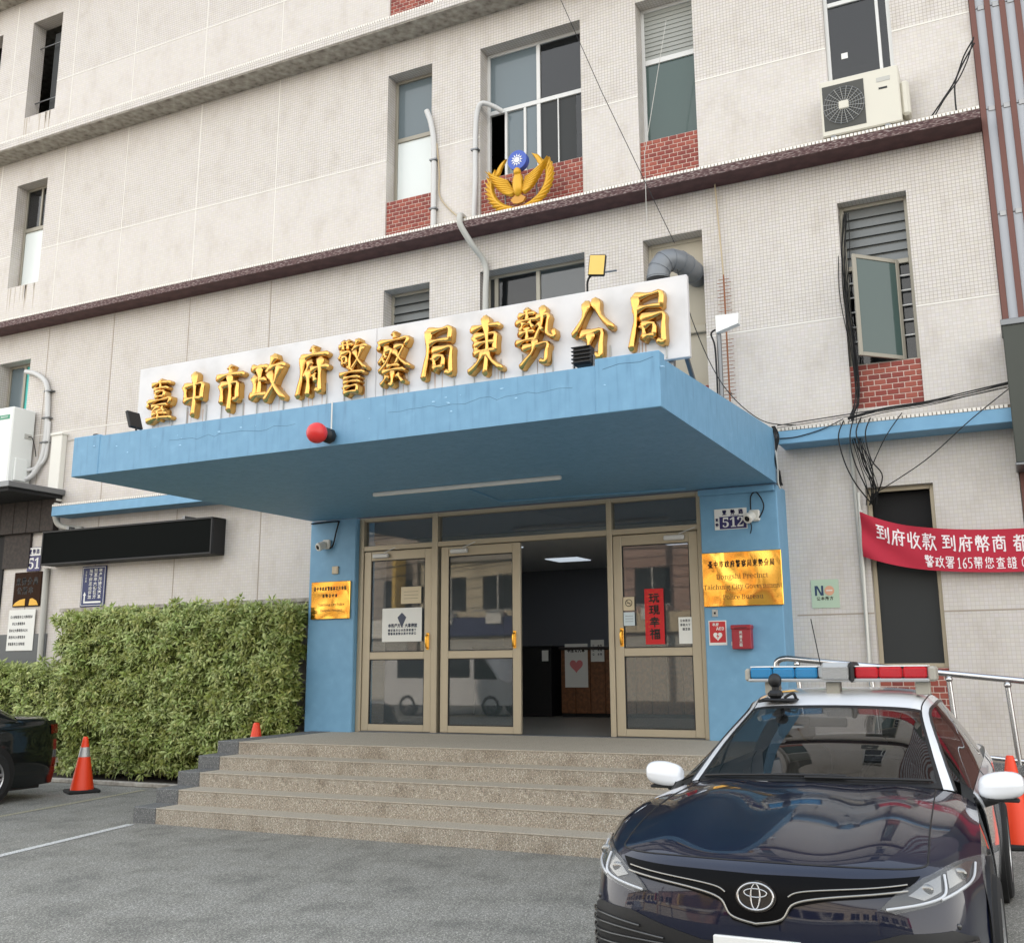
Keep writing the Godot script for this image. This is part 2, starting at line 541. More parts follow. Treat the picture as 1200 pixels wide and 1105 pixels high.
# ---------------------------------------------------------------- brush strokes of the characters, on a 100 x 100 field, y down
func make_glyphs() -> void:
	var rap := [[45, 2, 12, 36], [28, 26, 92, 22], [76, 25, 52, 64, 6, 98], [25, 38, 55, 70, 98, 98]]
	G["攵"] = rap
	G["正"] = [[8, 12, 92, 11], [50, 12, 50, 90], [52, 48, 86, 47], [22, 40, 22, 90], [2, 92, 98, 91]]
	G["政"] = [["正", 0, 12, 46, 92], ["攵", 42, 0, 100, 100]]
	G["中"] = [[12, 28, 15, 66], [12, 28, 88, 26, 84, 62], [15, 62, 85, 60], [50, 2, 50, 99]]
	G["市"] = [[50, 1, 53, 15], [4, 22, 96, 19], [20, 40, 21, 80], [20, 40, 81, 38, 80, 74, 68, 76], [50, 20, 50, 100]]
	G["府"] = [[50, 0, 56, 12], [14, 18, 96, 15], [17, 18, 15, 58, 2, 98], [42, 28, 24, 58], [36, 48, 36, 97], [48, 46, 99, 42], [78, 25, 78, 92, 66, 87], [56, 58, 64, 70]]
	G["臺"] = [[16, 9, 84, 6], [50, 0, 50, 21], [26, 21, 76, 19], [33, 28, 35, 42], [33, 28, 68, 27, 66, 42], [34, 41, 67, 40], [7, 50, 3, 64], [7, 51, 97, 47, 91, 60], [22, 64, 80, 62], [48, 64, 27, 77, 73, 74], [64, 69, 76, 79], [26, 85, 76, 83], [50, 76, 50, 97], [4, 98, 98, 95]]
	G["警"] = [[2, 9, 46, 7], [15, 0, 15, 15], [32, 0, 32, 15], [12, 17, 3, 32], [10, 23, 43, 21, 41, 51, 33, 48], [14, 31, 15, 43], [14, 31, 30, 30, 29, 42], [15, 42, 30, 41], ["攵", 46, 0, 100, 56], [44, 53, 56, 57], [10, 63, 90, 61], [25, 71, 75, 70], [25, 79, 75, 78], [27, 87, 29, 99], [27, 87, 74, 86, 72, 98], [28, 98, 73, 97]]
	G["察"] = [[50, 0, 54, 9], [8, 13, 3, 28], [8, 15, 95, 12, 88, 25], [30, 24, 7, 54], [26, 33, 45, 32, 31, 54, 8, 70], [22, 39, 30, 45], [17, 48, 26, 54], [56, 28, 83, 27, 60, 60], [54, 34, 74, 52, 99, 66], [34, 63, 67, 62], [20, 73, 83, 71], [50, 73, 50, 98, 41, 95], [34, 81, 16, 96], [66, 81, 84, 95]]
	G["局"] = [[18, 8, 85, 6, 82, 30], [18, 31, 82, 29], [18, 8, 17, 52, 3, 98], [34, 47, 90, 44, 87, 94, 73, 90], [36, 61, 38, 82], [36, 61, 65, 60, 63, 81], [37, 81, 64, 80]]
	G["東"] = [[12, 17, 88, 14], [19, 31, 21, 62], [19, 31, 81, 29, 79, 60], [20, 46, 80, 44], [21, 61, 80, 59], [50, 0, 50, 99], [47, 60, 28, 80, 3, 93], [53, 60, 72, 78, 98, 93]]
	G["勢"] = [[10, 9, 46, 7], [28, 0, 28, 18], [3, 21, 53, 18], [20, 22, 11, 35], [34, 22, 45, 32], [10, 41, 46, 39], [28, 32, 28, 55], [3, 57, 51, 53], [56, 17, 84, 14, 81, 46, 99, 54, 97, 42], [70, 1, 68, 28, 49, 57], [58, 28, 69, 39], [20, 67, 83, 63, 76, 95, 63, 92], [50, 56, 44, 76, 13, 99]]
	G["分"] = [[36, 4, 28, 27, 3, 51], [58, 1, 72, 26, 99, 47], [24, 53, 75, 50, 68, 92, 54, 87], [46, 53, 40, 74, 13, 99]]
	G["到"] = [[4, 8, 58, 7], [28, 8, 12, 28, 50, 25], [42, 18, 54, 32], [8, 48, 54, 47], [31, 32, 31, 72], [2, 78, 60, 74], [72, 18, 72, 66], [92, 4, 92, 94, 82, 90]]
	G["收"] = [[10, 15, 10, 62, 30, 58], [32, 2, 32, 98], ["攵", 42, 0, 100, 100]]
	G["款"] = [[4, 10, 50, 9], [27, 0, 27, 24], [10, 24, 44, 24], [8, 36, 46, 36], [2, 50, 52, 49], [27, 50, 27, 96, 20, 93], [14, 62, 4, 80], [40, 62, 50, 78], [66, 2, 56, 28], [62, 18, 96, 17, 90, 32], [76, 32, 74, 58, 52, 98], [77, 56, 98, 96]]
	G["幣"] = [[26, 0, 26, 58], [10, 6, 18, 16], [42, 6, 34, 16], [6, 20, 6, 56], [6, 20, 46, 20, 46, 54], [16, 30, 12, 44], [36, 30, 42, 44], ["攵", 52, 0, 100, 58], [16, 66, 16, 90], [16, 66, 84, 66, 84, 88, 76, 88], [50, 56, 50, 100]]
	G["商"] = [[50, 0, 50, 10], [6, 13, 94, 12], [34, 15, 38, 26], [66, 15, 62, 26], [12, 30, 12, 98], [12, 30, 88, 30, 88, 94, 78, 92], [40, 34, 28, 50], [60, 34, 74, 50], [34, 58, 35, 80], [34, 58, 66, 58, 65, 79], [35, 78, 65, 78]]
	G["都"] = [[8, 14, 50, 13], [29, 2, 29, 34], [2, 36, 58, 34], [52, 8, 4, 66], [20, 52, 20, 96], [20, 52, 46, 52, 46, 94], [20, 72, 46, 72], [20, 93, 46, 93], [66, 8, 66, 98], [66, 8, 92, 8, 76, 38, 94, 62, 84, 76, 72, 72]]
	G["署"] = [[10, 4, 10, 26], [10, 4, 90, 4, 88, 26], [36, 4, 36, 26], [62, 4, 62, 26], [10, 25, 88, 25], [22, 38, 76, 37], [48, 28, 48, 52], [4, 54, 96, 52], [84, 32, 10, 84], [30, 66, 30, 98], [30, 66, 74, 66, 74, 97], [30, 80, 74, 80], [30, 96, 74, 96]]
	G["幫"] = [[8, 6, 44, 6], [26, 0, 26, 30], [10, 16, 42, 16], [4, 32, 46, 29], [54, 4, 90, 4], [60, 0, 60, 34], [56, 20, 92, 18], [84, 8, 84, 36], [12, 44, 12, 58], [12, 44, 88, 44, 88, 58], [30, 52, 70, 52], [20, 66, 20, 92], [20, 66, 80, 66, 80, 90, 72, 90], [50, 38, 50, 100]]
	G["您"] = [[26, 0, 8, 30], [18, 20, 18, 56], [50, 0, 38, 22], [44, 12, 90, 12, 84, 22], [66, 14, 66, 52, 58, 50], [48, 28, 38, 44], [82, 28, 94, 42], [14, 70, 8, 90], [32, 66, 34, 92, 72, 92, 76, 80], [50, 64, 56, 76], [84, 66, 94, 84]]
	G["查"] = [[8, 14, 92, 13], [50, 0, 50, 42], [46, 16, 10, 42], [54, 16, 92, 40], [28, 48, 28, 84], [28, 48, 72, 48, 72, 84], [28, 62, 72, 62], [28, 75, 72, 75], [6, 94, 96, 93]]
	G["言"] = [[44, 2, 56, 10], [6, 18, 94, 17], [18, 33, 82, 33], [18, 47, 82, 47], [18, 62, 20, 94], [18, 62, 82, 62, 80, 93], [20, 92, 80, 92]]
	G["證"] = [["言", 0, 0, 46, 96], [54, 8, 70, 8, 56, 34], [84, 2, 74, 16], [96, 12, 80, 26], [70, 12, 96, 38], [56, 44, 94, 44], [60, 54, 60, 72], [60, 54, 90, 54, 89, 72], [60, 71, 90, 71], [64, 78, 68, 88], [86, 76, 82, 88], [50, 96, 100, 95]]
	G["豐"] = [[12, 6, 12, 40], [12, 40, 88, 40], [88, 6, 88, 40], [50, 0, 50, 40], [22, 14, 40, 14], [22, 26, 40, 26], [60, 14, 78, 14], [60, 26, 78, 26], [14, 48, 86, 48], [28, 56, 28, 74], [28, 56, 72, 56, 72, 74], [28, 73, 72, 73], [34, 78, 40, 90], [66, 78, 60, 90], [4, 96, 96, 96]]
	G["路"] = [[8, 6, 8, 36], [8, 6, 40, 6, 40, 36], [8, 35, 40, 35], [24, 36, 24, 90], [24, 60, 42, 60], [8, 50, 8, 92], [2, 94, 46, 88], [66, 0, 50, 34], [62, 16, 90, 16, 50, 60], [62, 28, 98, 58], [58, 64, 58, 96], [58, 64, 90, 64, 90, 96], [58, 95, 90, 95]]
	G["本"] = [[6, 24, 94, 23], [50, 0, 50, 98], [46, 26, 4, 74], [54, 26, 96, 72], [30, 72, 70, 72]]
	G["戶"] = [[30, 6, 80, 2], [18, 18, 18, 60, 4, 98], [18, 18, 82, 18, 82, 48], [18, 46, 82, 46]]
	G["所"] = [[8, 8, 46, 4], [12, 24, 12, 60, 4, 98], [12, 24, 42, 24, 42, 50], [12, 50, 42, 50], [90, 4, 58, 12], [58, 12, 58, 60, 48, 98], [58, 42, 98, 42], [80, 42, 80, 100]]
	G["公"] = [[36, 6, 6, 44], [62, 4, 96, 42], [46, 46, 20, 88, 78, 82], [66, 66, 88, 96]]
	G["大"] = [[6, 34, 94, 32], [50, 2, 48, 40, 6, 96], [52, 40, 96, 96]]
	G["車"] = [[10, 12, 90, 12], [22, 28, 22, 66], [22, 28, 78, 28, 78, 66], [22, 47, 78, 47], [22, 65, 78, 65], [4, 80, 96, 80], [50, 0, 50, 100]]
	G["方"] = [[50, 0, 54, 14], [4, 20, 96, 20], [38, 22, 34, 56, 8, 98], [36, 46, 80, 46, 74, 92, 60, 90]]
	G["至"] = [[8, 8, 92, 8], [46, 8, 26, 32, 76, 28], [64, 18, 84, 40], [16, 62, 84, 62], [50, 40, 50, 92], [4, 94, 96, 93]]
	G["下"] = [[4, 10, 96, 9], [48, 10, 48, 100], [54, 34, 80, 54]]
	G["停"] = [[26, 0, 4, 46], [16, 30, 16, 100], [62, 0, 64, 10], [34, 14, 98, 13], [46, 24, 46, 40], [46, 24, 86, 24, 86, 40], [46, 40, 86, 40], [36, 50, 34, 62], [36, 50, 98, 50, 94, 62], [44, 66, 90, 66], [67, 66, 67, 98, 58, 96]]
	G["後"] = [[26, 0, 6, 26], [30, 24, 4, 56], [18, 46, 18, 100], [64, 0, 46, 20, 66, 20], [80, 8, 46, 42, 84, 40], [72, 28, 90, 46], [60, 46, 40, 72], [54, 56, 84, 56, 38, 98], [52, 66, 98, 98]]
	G["請"] = [["言", 0, 0, 44, 96], [56, 10, 96, 10], [60, 22, 92, 22], [50, 34, 100, 34], [76, 0, 76, 34], [60, 44, 60, 98], [60, 44, 92, 44, 92, 94, 84, 94], [60, 58, 92, 58], [60, 72, 92, 72]]
	G["樓"] = [[2, 26, 40, 25], [21, 0, 21, 100], [20, 30, 2, 64], [24, 34, 38, 52], [50, 6, 96, 6], [50, 6, 50, 28], [96, 6, 96, 28], [46, 17, 100, 17], [50, 28, 96, 28], [73, 0, 73, 46], [54, 34, 92, 34], [54, 46, 92, 46], [66, 52, 56, 76, 90, 98], [88, 56, 50, 100], [44, 62, 100, 62]]
	G["洽"] = [[8, 6, 22, 16], [2, 34, 16, 44], [6, 98, 24, 62], [64, 0, 30, 42], [66, 0, 98, 40], [48, 40, 80, 40], [42, 58, 42, 96], [42, 58, 86, 58, 86, 96], [42, 95, 86, 95]]
	G["汽"] = [[8, 6, 22, 16], [2, 34, 16, 44], [6, 98, 24, 62], [48, 0, 32, 34], [46, 14, 94, 14], [44, 32, 86, 32], [38, 50, 82, 50, 84, 88, 98, 94, 98, 82]]
	G["地"] = [[4, 34, 38, 32], [21, 8, 21, 78], [2, 86, 40, 76], [48, 28, 48, 88, 96, 88, 96, 74], [40, 48, 90, 28, 88, 62, 80, 60], [68, 4, 68, 72]]
	G["場"] = [[4, 34, 36, 32], [20, 8, 20, 78], [2, 86, 38, 76], [50, 4, 50, 38], [50, 4, 88, 4, 88, 38], [50, 20, 88, 20], [50, 37, 88, 37], [42, 48, 98, 48], [58, 54, 40, 78], [50, 64, 94, 64, 86, 98], [64, 66, 46, 94], [78, 66, 60, 98]]
	G["放"] = [[24, 0, 28, 12], [2, 20, 48, 20], [20, 20, 18, 56, 2, 98], [20, 46, 42, 46, 38, 92, 28, 90], ["攵", 48, 0, 100, 100]]
	G["王"] = [[4, 10, 96, 10], [12, 46, 90, 46], [0, 90, 100, 84], [50, 10, 50, 86]]
	G["見"] = [[20, 6, 20, 58], [20, 6, 80, 6, 80, 58], [20, 24, 80, 24], [20, 41, 80, 41], [20, 58, 80, 58], [36, 58, 30, 80, 4, 98], [62, 58, 64, 90, 98, 90, 98, 76]]
	G["現"] = [["王", 0, 4, 40, 90], ["見", 42, 0, 100, 100]]
	G["玩"] = [["王", 0, 4, 40, 90], [56, 12, 92, 12], [46, 36, 100, 34], [64, 36, 60, 70, 42, 98], [80, 36, 80, 90, 98, 92, 98, 78]]
	G["幸"] = [[20, 14, 80, 13], [50, 0, 50, 28], [6, 30, 94, 29], [32, 36, 38, 48], [68, 36, 62, 48], [14, 54, 86, 53], [6, 72, 94, 71], [50, 54, 50, 100]]
	G["福"] = [[18, 0, 24, 10], [2, 20, 38, 18, 4, 58], [22, 40, 22, 100], [26, 44, 38, 54], [48, 6, 98, 6], [54, 18, 54, 38], [54, 18, 92, 18, 92, 38], [54, 38, 92, 38], [50, 50, 50, 98], [50, 50, 96, 50, 96, 98], [50, 74, 96, 74], [73, 50, 73, 98], [50, 97, 96, 97]]
	G["民"] = [[14, 6, 84, 6, 84, 32], [14, 6, 14, 90, 36, 78], [14, 32, 84, 32], [14, 54, 92, 52], [52, 34, 62, 74, 96, 96, 96, 82]]
	G["意"] = [[50, 0, 50, 8], [16, 10, 84, 10], [34, 12, 38, 22], [66, 12, 62, 22], [4, 26, 96, 26], [26, 32, 26, 60], [26, 32, 74, 32, 74, 60], [26, 46, 74, 46], [26, 60, 74, 60], [16, 72, 8, 92], [34, 70, 36, 94, 72, 94, 76, 84], [52, 66, 58, 78], [84, 70, 94, 86]]
	G["箱"] = [[20, 0, 8, 18], [16, 8, 46, 8], [66, 0, 54, 18], [62, 8, 94, 8], [2, 44, 46, 43], [24, 24, 24, 100], [22, 48, 4, 76], [28, 52, 44, 68], [56, 32, 56, 98], [56, 32, 92, 32, 92, 98], [56, 54, 92, 54], [56, 76, 92, 76], [56, 97, 92, 97]]
	# Latin digits and signs used on cloth
	G["1"] = [[34, 24, 52, 8, 52, 96], [32, 96, 72, 96]]
	G["6"] = [[74, 10, 46, 26, 26, 62, 38, 92, 62, 94, 76, 74, 62, 54, 36, 58]]
	G["5"] = [[76, 8, 32, 8, 28, 44, 58, 42, 76, 64, 64, 90, 26, 92]]
	G["("] = [[70, 0, 40, 30, 40, 70, 70, 100]]


func strokes_of(ch: String) -> Array:
	var out := []
	for s in G.get(ch, []):
		if s[0] is String:
			for q in strokes_of(s[0]):
				var pts := []
				for p in q:
					pts.append(Vector2(lerpf(s[1], s[3], p.x / 100.0), lerpf(s[2], s[4], p.y / 100.0)))
				out.append(pts)
		else:
			var pts := []
			for k in range(0, s.size(), 2):
				pts.append(Vector2(s[k], s[k + 1]))
			out.append(pts)
	return out


# flat printed character; place(x, y) maps metres on the sheet (x right, y up) to a point
func print_char(b: MB, ch: String, x0: float, y0: float, w: float, h: float, thick: float, place: Callable) -> void:
	for s in strokes_of(ch):
		var pts := []
		for p in s:
			pts.append(Vector2(x0 + p.x / 100.0 * w, y0 + (1.0 - p.y / 100.0) * h))
		for k in pts.size() - 1:
			var a: Vector2 = pts[k]
			var d: Vector2 = pts[k + 1]
			var t := (d - a).normalized()
			a -= t * thick * 0.4
			d += t * thick * 0.4
			var nn := Vector2(-t.y, t.x) * thick / 2.0
			b.quad(place.call(a.x - nn.x, a.y - nn.y), place.call(d.x - nn.x, d.y - nn.y), place.call(d.x + nn.x, d.y + nn.y), place.call(a.x + nn.x, a.y + nn.y))


func print_row(b: MB, text: String, x0: float, y0: float, w: float, h: float, pitch: float, thick: float, place: Callable) -> void:
	for k in text.length():
		if text[k] != " ":
			print_char(b, text[k], x0 + k * pitch, y0, w, h, thick, place)


func print_column(b: MB, text: String, x0: float, ytop: float, w: float, h: float, pitch: float, thick: float, place: Callable) -> void:
	for k in text.length():
		print_char(b, text[k], x0, ytop - h - k * pitch, w, h, thick, place)


func flat(origin: Vector3) -> Callable:
	return func(x: float, y: float) -> Vector3: return origin + Vector3(x, y, 0)


# a raised brush-written character with rounded faces; origin = lower left
func brush_char(ch: String, w: float, h: float, thick: float, depth: float, lean := 0.0) -> MB:
	var b := MB.new()
	var num := 0
	for s in strokes_of(ch):
		num += 1
		var pts := []
		for p in s:
			var y: float = (1.0 - p.y / 100.0) * h
			pts.append(Vector3(p.x / 100.0 * w + lean * y, y, 0))
		if pts.size() == 2:
			var mid: Vector3 = (pts[0] + pts[1]) / 2.0
			var dd: Vector3 = pts[1] - pts[0]
			mid += Vector3(-dd.y, dd.x, 0) * 0.05
			pts.insert(1, mid)
			pts = smooth(pts, 5)
		else:
			pts = smooth(dense(pts, w * 0.22), 3)
		var m: int = pts.size()
		var length := 0.0
		for k in m - 1:
			length += pts[k].distance_to(pts[k + 1])
		var run := 0.0
		var rows := []
		var dep := depth * (1.0 + 0.012 * num)
		for k in m:
			var t: Vector3
			if k == 0:
				t = pts[1] - pts[0]
			elif k == m - 1:
				t = pts[k] - pts[k - 1]
			else:
				t = pts[k + 1] - pts[k - 1]
			t = t.normalized()
			if k > 0:
				run += pts[k].distance_to(pts[k - 1])
			var u := run / length
			var r := thick * (0.5 + 0.20 * cos(u * PI * 1.7) + 0.1 * cos(u * TAU * 1.5))
			var nn := Vector3(-t.y, t.x, 0)
			if k == 0 or k == m - 1:
				var e: Vector3 = pts[k] - t * r * 0.75 if k == 0 else pts[k] + t * r * 0.75
				var cap := []
				for q in [-0.35, -0.35, -0.2, 0.0, 0.2, 0.35, 0.35]:
					cap.append(e + nn * r * q + Vector3(0, 0, dep * (0.0 if cap.size() in [0, 6] else 0.72)))
				if k == 0:
					rows.append(cap)
					rows.append(section(pts[k], nn, r, dep))
				else:
					rows.append(section(pts[k], nn, r, dep))
					rows.append(cap)
			else:
				rows.append(section(pts[k], nn, r, dep))
		b.surf(rows)
		for cap in [rows[0], rows[rows.size() - 1]]:
			b.quad(cap[0], cap[1], cap[3], cap[6])
			b.quad(cap[3], cap[4], cap[5], cap[6])
	return b


func section(p: Vector3, nn: Vector3, r: float, dep: float) -> Array:
	return [p - nn * r, p - nn * r + Vector3(0, 0, dep * 0.72), p - nn * r * 0.72 + Vector3(0, 0, dep * 0.97), p + Vector3(0, 0, dep), p + nn * r * 0.72 + Vector3(0, 0, dep * 0.97), p + nn * r + Vector3(0, 0, dep * 0.72), p + nn * r]


func dense(pts: Array, step: float) -> Array:
	var out := []
	for k in pts.size() - 1:
		var l: float = pts[k].distance_to(pts[k + 1])
		var m := maxi(1, int(l / step))
		for i in m:
			out.append(pts[k].lerp(pts[k + 1], float(i) / m))
	out.append(pts[pts.size() - 1])
	return out


func latin(text: String, height: float, serif := false, bold := false) -> TextMesh:
	var f := SystemFont.new()
	f.font_names = PackedStringArray(["Droid Serif" if serif else "Droid Sans"])
	if bold:
		f.font_weight = 700
	var t := TextMesh.new()
	t.text = text
	t.font = f
	t.font_size = 32
	t.pixel_size = height / 24.0
	t.depth = 0.002
	return t


# ---------------------------------------------------------------- the police station
func wall_cells(xs: Array, ys: Array, holes: Array, zf: float, zb: float) -> MB:
	var b := MB.new()
	var inside := func(x: float, y: float) -> bool:
		if x < xs[0] or x > xs[xs.size() - 1] or y < ys[0] or y > ys[ys.size() - 1]:
			return true
		for h in holes:
			if x > h[0] and x < h[1] and y > h[2] and y < h[3]:
				return true
		return false
	for i in xs.size() - 1:
		for j in ys.size() - 1:
			var x0: float = xs[i]
			var x1: float = xs[i + 1]
			var y0: float = ys[j]
			var y1: float = ys[j + 1]
			var cx := (x0 + x1) / 2
			var cy := (y0 + y1) / 2
			if inside.call(cx, cy):
				continue
			b.quad(V(x0, y0, zf), V(x1, y0, zf), V(x1, y1, zf), V(x0, y1, zf))
			b.quad(V(x1, y0, zb), V(x0, y0, zb), V(x0, y1, zb), V(x1, y1, zb))
			if inside.call(x1 + 0.005, cy):
				b.quad(V(x1, y0, zf), V(x1, y0, zb), V(x1, y1, zb), V(x1, y1, zf))
			if inside.call(x0 - 0.005, cy):
				b.quad(V(x0, y0, zb), V(x0, y0, zf), V(x0, y1, zf), V(x0, y1, zb))
			if inside.call(cx, y1 + 0.005):
				b.quad(V(x0, y1, zf), V(x1, y1, zf), V(x1, y1, zb), V(x0, y1, zb))
			if inside.call(cx, y0 - 0.005):
				b.quad(V(x0, y0, zb), V(x1, y0, zb), V(x1, y0, zf), V(x0, y0, zf))
	return b


func wall_band(parent: Node, y0: float, y1: float, holes: Array, material: Material) -> void:
	var xs := [-22.0, 0.03]
	var ys := [y0, y1]
	for h in holes:
		if h[2] < y1 and h[3] > y0:
			for x in [h[0], h[1]]:
				if not x in xs:
					xs.append(x)
			for y in [h[2], h[3]]:
				if y > y0 and y < y1 and not y in ys:
					ys.append(y)
	xs.sort()
	ys.sort()
	part(parent, "wall", wall_cells(xs, ys, holes, W, W - 0.3), material)


# a window set back in its opening: bars and panes as [x0, x1, y0, y1]
func add_window(parent: Node, o: Array, bars: Array, panes: Array, frame: Material, depth := 0.22) -> Node3D:
	var n := node_part(parent, "window")
	var z := W - depth
	var b := MB.new()
	var t := 0.05
	b.box(V(o[0], o[2], z - 0.06), V(o[0] + t, o[3], z), 0.004)
	b.box(V(o[1] - t, o[2], z - 0.06), V(o[1], o[3], z), 0.004)
	b.box(V(o[0] + t, o[2], z - 0.06), V(o[1] - t, o[2] + t, z - 0.002), 0.004)
	b.box(V(o[0] + t, o[3] - t, z - 0.06), V(o[1] - t, o[3], z - 0.002), 0.004)
	for q in bars:
		b.box(V(q[0], q[2], z - 0.055), V(q[1], q[3], z - 0.004), 0.004)
	part(n, "frame", b, frame)
	for q in panes:
		var zo: float = q[5] if q.size() > 5 else 0.03
		part(n, "pane", bx(V(q[0], q[2], z - zo - 0.006), V(q[1], q[3], z - zo)), q[4])
	return n


func louvers(n: Node, x0: float, x1: float, y0: float, y1: float, count: int, z: float, material: Material, tilt := 0.6) -> void:
	var dy := (y1 - y0) / count
	var b := MB.new()
	b.xf = Transform3D(Basis(Vector3.RIGHT, tilt), Vector3.ZERO)
	b.box(V(x0, -dy * 0.56, -0.003), V(x1, dy * 0.56, 0.003))
	var m := b.mesh()
	for k in count:
		part(n, "slat", m, material, V(0, y0 + dy * (k + 0.5), z))


func brick_panel(parent: Node, x0: float, x1: float, y0: float, y1: float, cols: float, rows: int, z: float) -> void:
	var n := node_part(parent, "brick_panel")
	part(n, "mortar", bx(V(x0, y0, z - 0.05), V(x1, y1, z)), M.mortar)
	var bw := (x1 - x0) / cols
	var bh := (y1 - y0) / rows
	var g := 0.011
	var whole := bx(V(0, 0, -0.006), V(bw - g, bh - g, 0.007), 0.003).mesh()
	var half := bx(V(0, 0, -0.006), V(bw / 2 - g, bh - g, 0.007), 0.003).mesh()
	for j in rows:
		var x := x0 + g / 2
		if j % 2 == 1:
			part(n, "brick", half, M.brick[rng.randi() % 4], V(x, y0 + j * bh + g / 2, z))
			x += bw / 2
		while x + bw - g <= x1 + 0.001:
			part(n, "brick", whole, M.brick[rng.randi() % 4], V(x, y0 + j * bh + g / 2, z + rng.randf_range(-0.001, 0.0015)))
			x += bw
		if x + bw / 2 - g <= x1 + 0.001:
			part(n, "brick", half, M.brick[rng.randi() % 4], V(x, y0 + j * bh + g / 2, z))


func edge_tiles(parent: Node, x0: float, x1: float, y: float, z: float) -> void:
	part(parent, "tile_bedding", bx(V(x0, y, W), V(x1, y + 0.036, z - 0.006)), M.grout)
	var b := MB.new()
	var x := x0 + 0.005
	while x + 0.035 < x1:
		var a := rng.randf_range(0.0, 0.003)
		b.box(V(x, y + 0.003, z - 0.05), V(x + 0.034, y + 0.040 - a, z + 0.002 - a))
		x += 0.046
	var o := part(parent, "edge_tiles", b, M.edge_tile)
	o.set_meta("kind", "stuff")


func make_building() -> Node3D:
	var s := thing("police_station", "cream tiled police station of several storeys with a blue entrance canopy and purple ledge", "building")
	# column positions of the windows
	var A := [-17.12, -16.27]
	var B := [-8.48, -7.66]
	var C := [-6.80, -5.14]
	var D := [-4.28, -3.45]
	var E := [-1.70, -0.88]
	var holes := []
	for col in [A, B, C, D, E]:
		holes.append([col[0], col[1], 4.62 if col != A else 5.2, 7.28])
		holes.append([col[0], col[1], 8.74 if not col in [A, E] else 8.79, 10.91])
		holes.append([col[0], col[1], 12.36, 14.48])
		holes.append([col[0] - 0.001, col[1] + 0.001, 8.10, 8.74] if not col in [A, E] else [col[0], col[1], 8.79, 8.8])
		holes.append([col[0] - 0.001, col[1] + 0.001, 11.72, 12.36] if not col in [A, E] else [col[0], col[1], 12.36, 12.4])
	holes.append([-18.95, -18.02, 12.36, 14.48])
	holes.append([-1.62, -0.87, 1.58, 3.66])
	holes.append([-1.62, -0.87, 0.0, 1.58])
	holes.append([-8.53, -3.50, 0.0, 3.72])
	for band in [[0.0, 2.20, M.tile], [2.20, 4.2, M.tile], [4.2, 5.79, M.tile], [5.79, 7.83, M.tile_b], [7.83, 9.44, M.tile], [9.44, 11.45, M.tile_b], [11.45, 12.95, M.tile], [12.95, 15.6, M.tile_b]]:
		wall_band(s, band[0], band[1], holes, band[2])
	# unseen hull behind the facade, added to block light
	part(s, "side_wall", bx(V(-22.0, 0, -11.0), V(-21.7, 15.6, W - 0.301)), M.plaster)
	part(s, "side_wall", bx(V(-0.27, 0, -11.0), V(0.03, 15.6, W - 0.301)), M.plaster)
	part(s, "back_wall", bx(V(-21.7, 0, -11.0), V(-0.27, 15.6, -10.7)), M.plaster)
	part(s, "roof", bx(V(-22.0, 15.6, -11.0), V(0.03, 15.85, W)), M.plaster)
	for y in [4.0, 7.7, 11.3]:
		part(s, "floor_slab", bx(V(-21.7, y, -10.7), V(-0.27, y + 0.15, W - 0.301)), M.room)
	part(s, "inner_wall", bx(V(-21.7, 4.15, -4.2), V(-0.27, 15.6, -4.1)), M.room)
	part(s, "inner_wall", bx(V(-2.4, 0.0, -3.2), V(-0.27, 4.0, -3.1)), M.room)
	part(s, "partition", bx(V(-5.0, 7.85, -4.1), V(-4.9, 11.3, W - 0.31)), M.room)
	# ledges
	var led := node_part(s, "purple_ledge")
	part(led, "slab", bx(V(-22.0, 7.835, W + 0.001), V(0.03, 7.93, -0.012)), M.purple)
	part(led, "face", bx(V(-22.0, 7.83, -0.012), V(0.03, 7.94, 0.0), 0.004), M.purple_worn)
	edge_tiles(led, -22.0, 0.03, 7.941, 0.0)
	for y in [11.45, 15.07]:
		led = node_part(s, "tiled_ledge")
		part(led, "slab", bx(V(-22.0, y, W + 0.001), V(0.03, y + 0.14, 0.02)), M.plaster)
		part(led, "face", bx(V(-22.0, y + 0.02, 0.02), V(0.03, y + 0.155, 0.035)), M.tile_dirty)
		edge_tiles(led, -22.0, 0.03, y + 0.156, 0.035)
	for q in [[-14.9, -9.3], [-2.53, 0.03]]:
		led = node_part(s, "blue_ledge")
		part(led, "slab", bx(V(q[0], 4.2, W + 0.001), V(q[1], 4.36, 0.0), 0.006), M.blue)
		edge_tiles(led, q[0], q[1], 4.361, 0.0)
	# joints
	var jx := [-19.35, -17.6, -15.83, -14.19, -12.42, -10.68]
	for q in [[7.99, 11.44, M.joint], [11.65, 15.0, M.joint], [4.42, 7.82, M.joint_dark], [2.3, 4.19, M.joint_dark]]:
		for x in jx:
			if x < -17.0 or not (x > -9.0):
				part(s, "joint", bx(V(x - 0.008, q[0], W - 0.01), V(x + 0.008, q[1], W + 0.003)), q[2])
	for q in [[5.79, [A, B, C, D, E], M.joint], [9.44, [A, B, C, D, E], M.joint], [12.95, [A, B, C, D, E], M.joint]]:
		var x := -22.0
		for col in q[1] + [[0.03, 0.03]]:
			part(s, "joint", bx(V(x, q[0] - 0.010, W - 0.01), V(col[0], q[0] + 0.010, W + 0.004)), q[2])
			x = col[1]
	part(s, "joint", bx(V(-2.5, 2.19, W - 0.01), V(-1.62, 2.206, W + 0.003)), M.joint_dark)
	part(s, "joint", bx(V(-0.87, 2.19, W - 0.01), V(0.03, 2.206, W + 0.003)), M.joint_dark)
	part(s, "ledger_strip", bx(V(-14.9, 2.60, W), V(-9.4, 2.66, W + 0.05)), M.plaster)
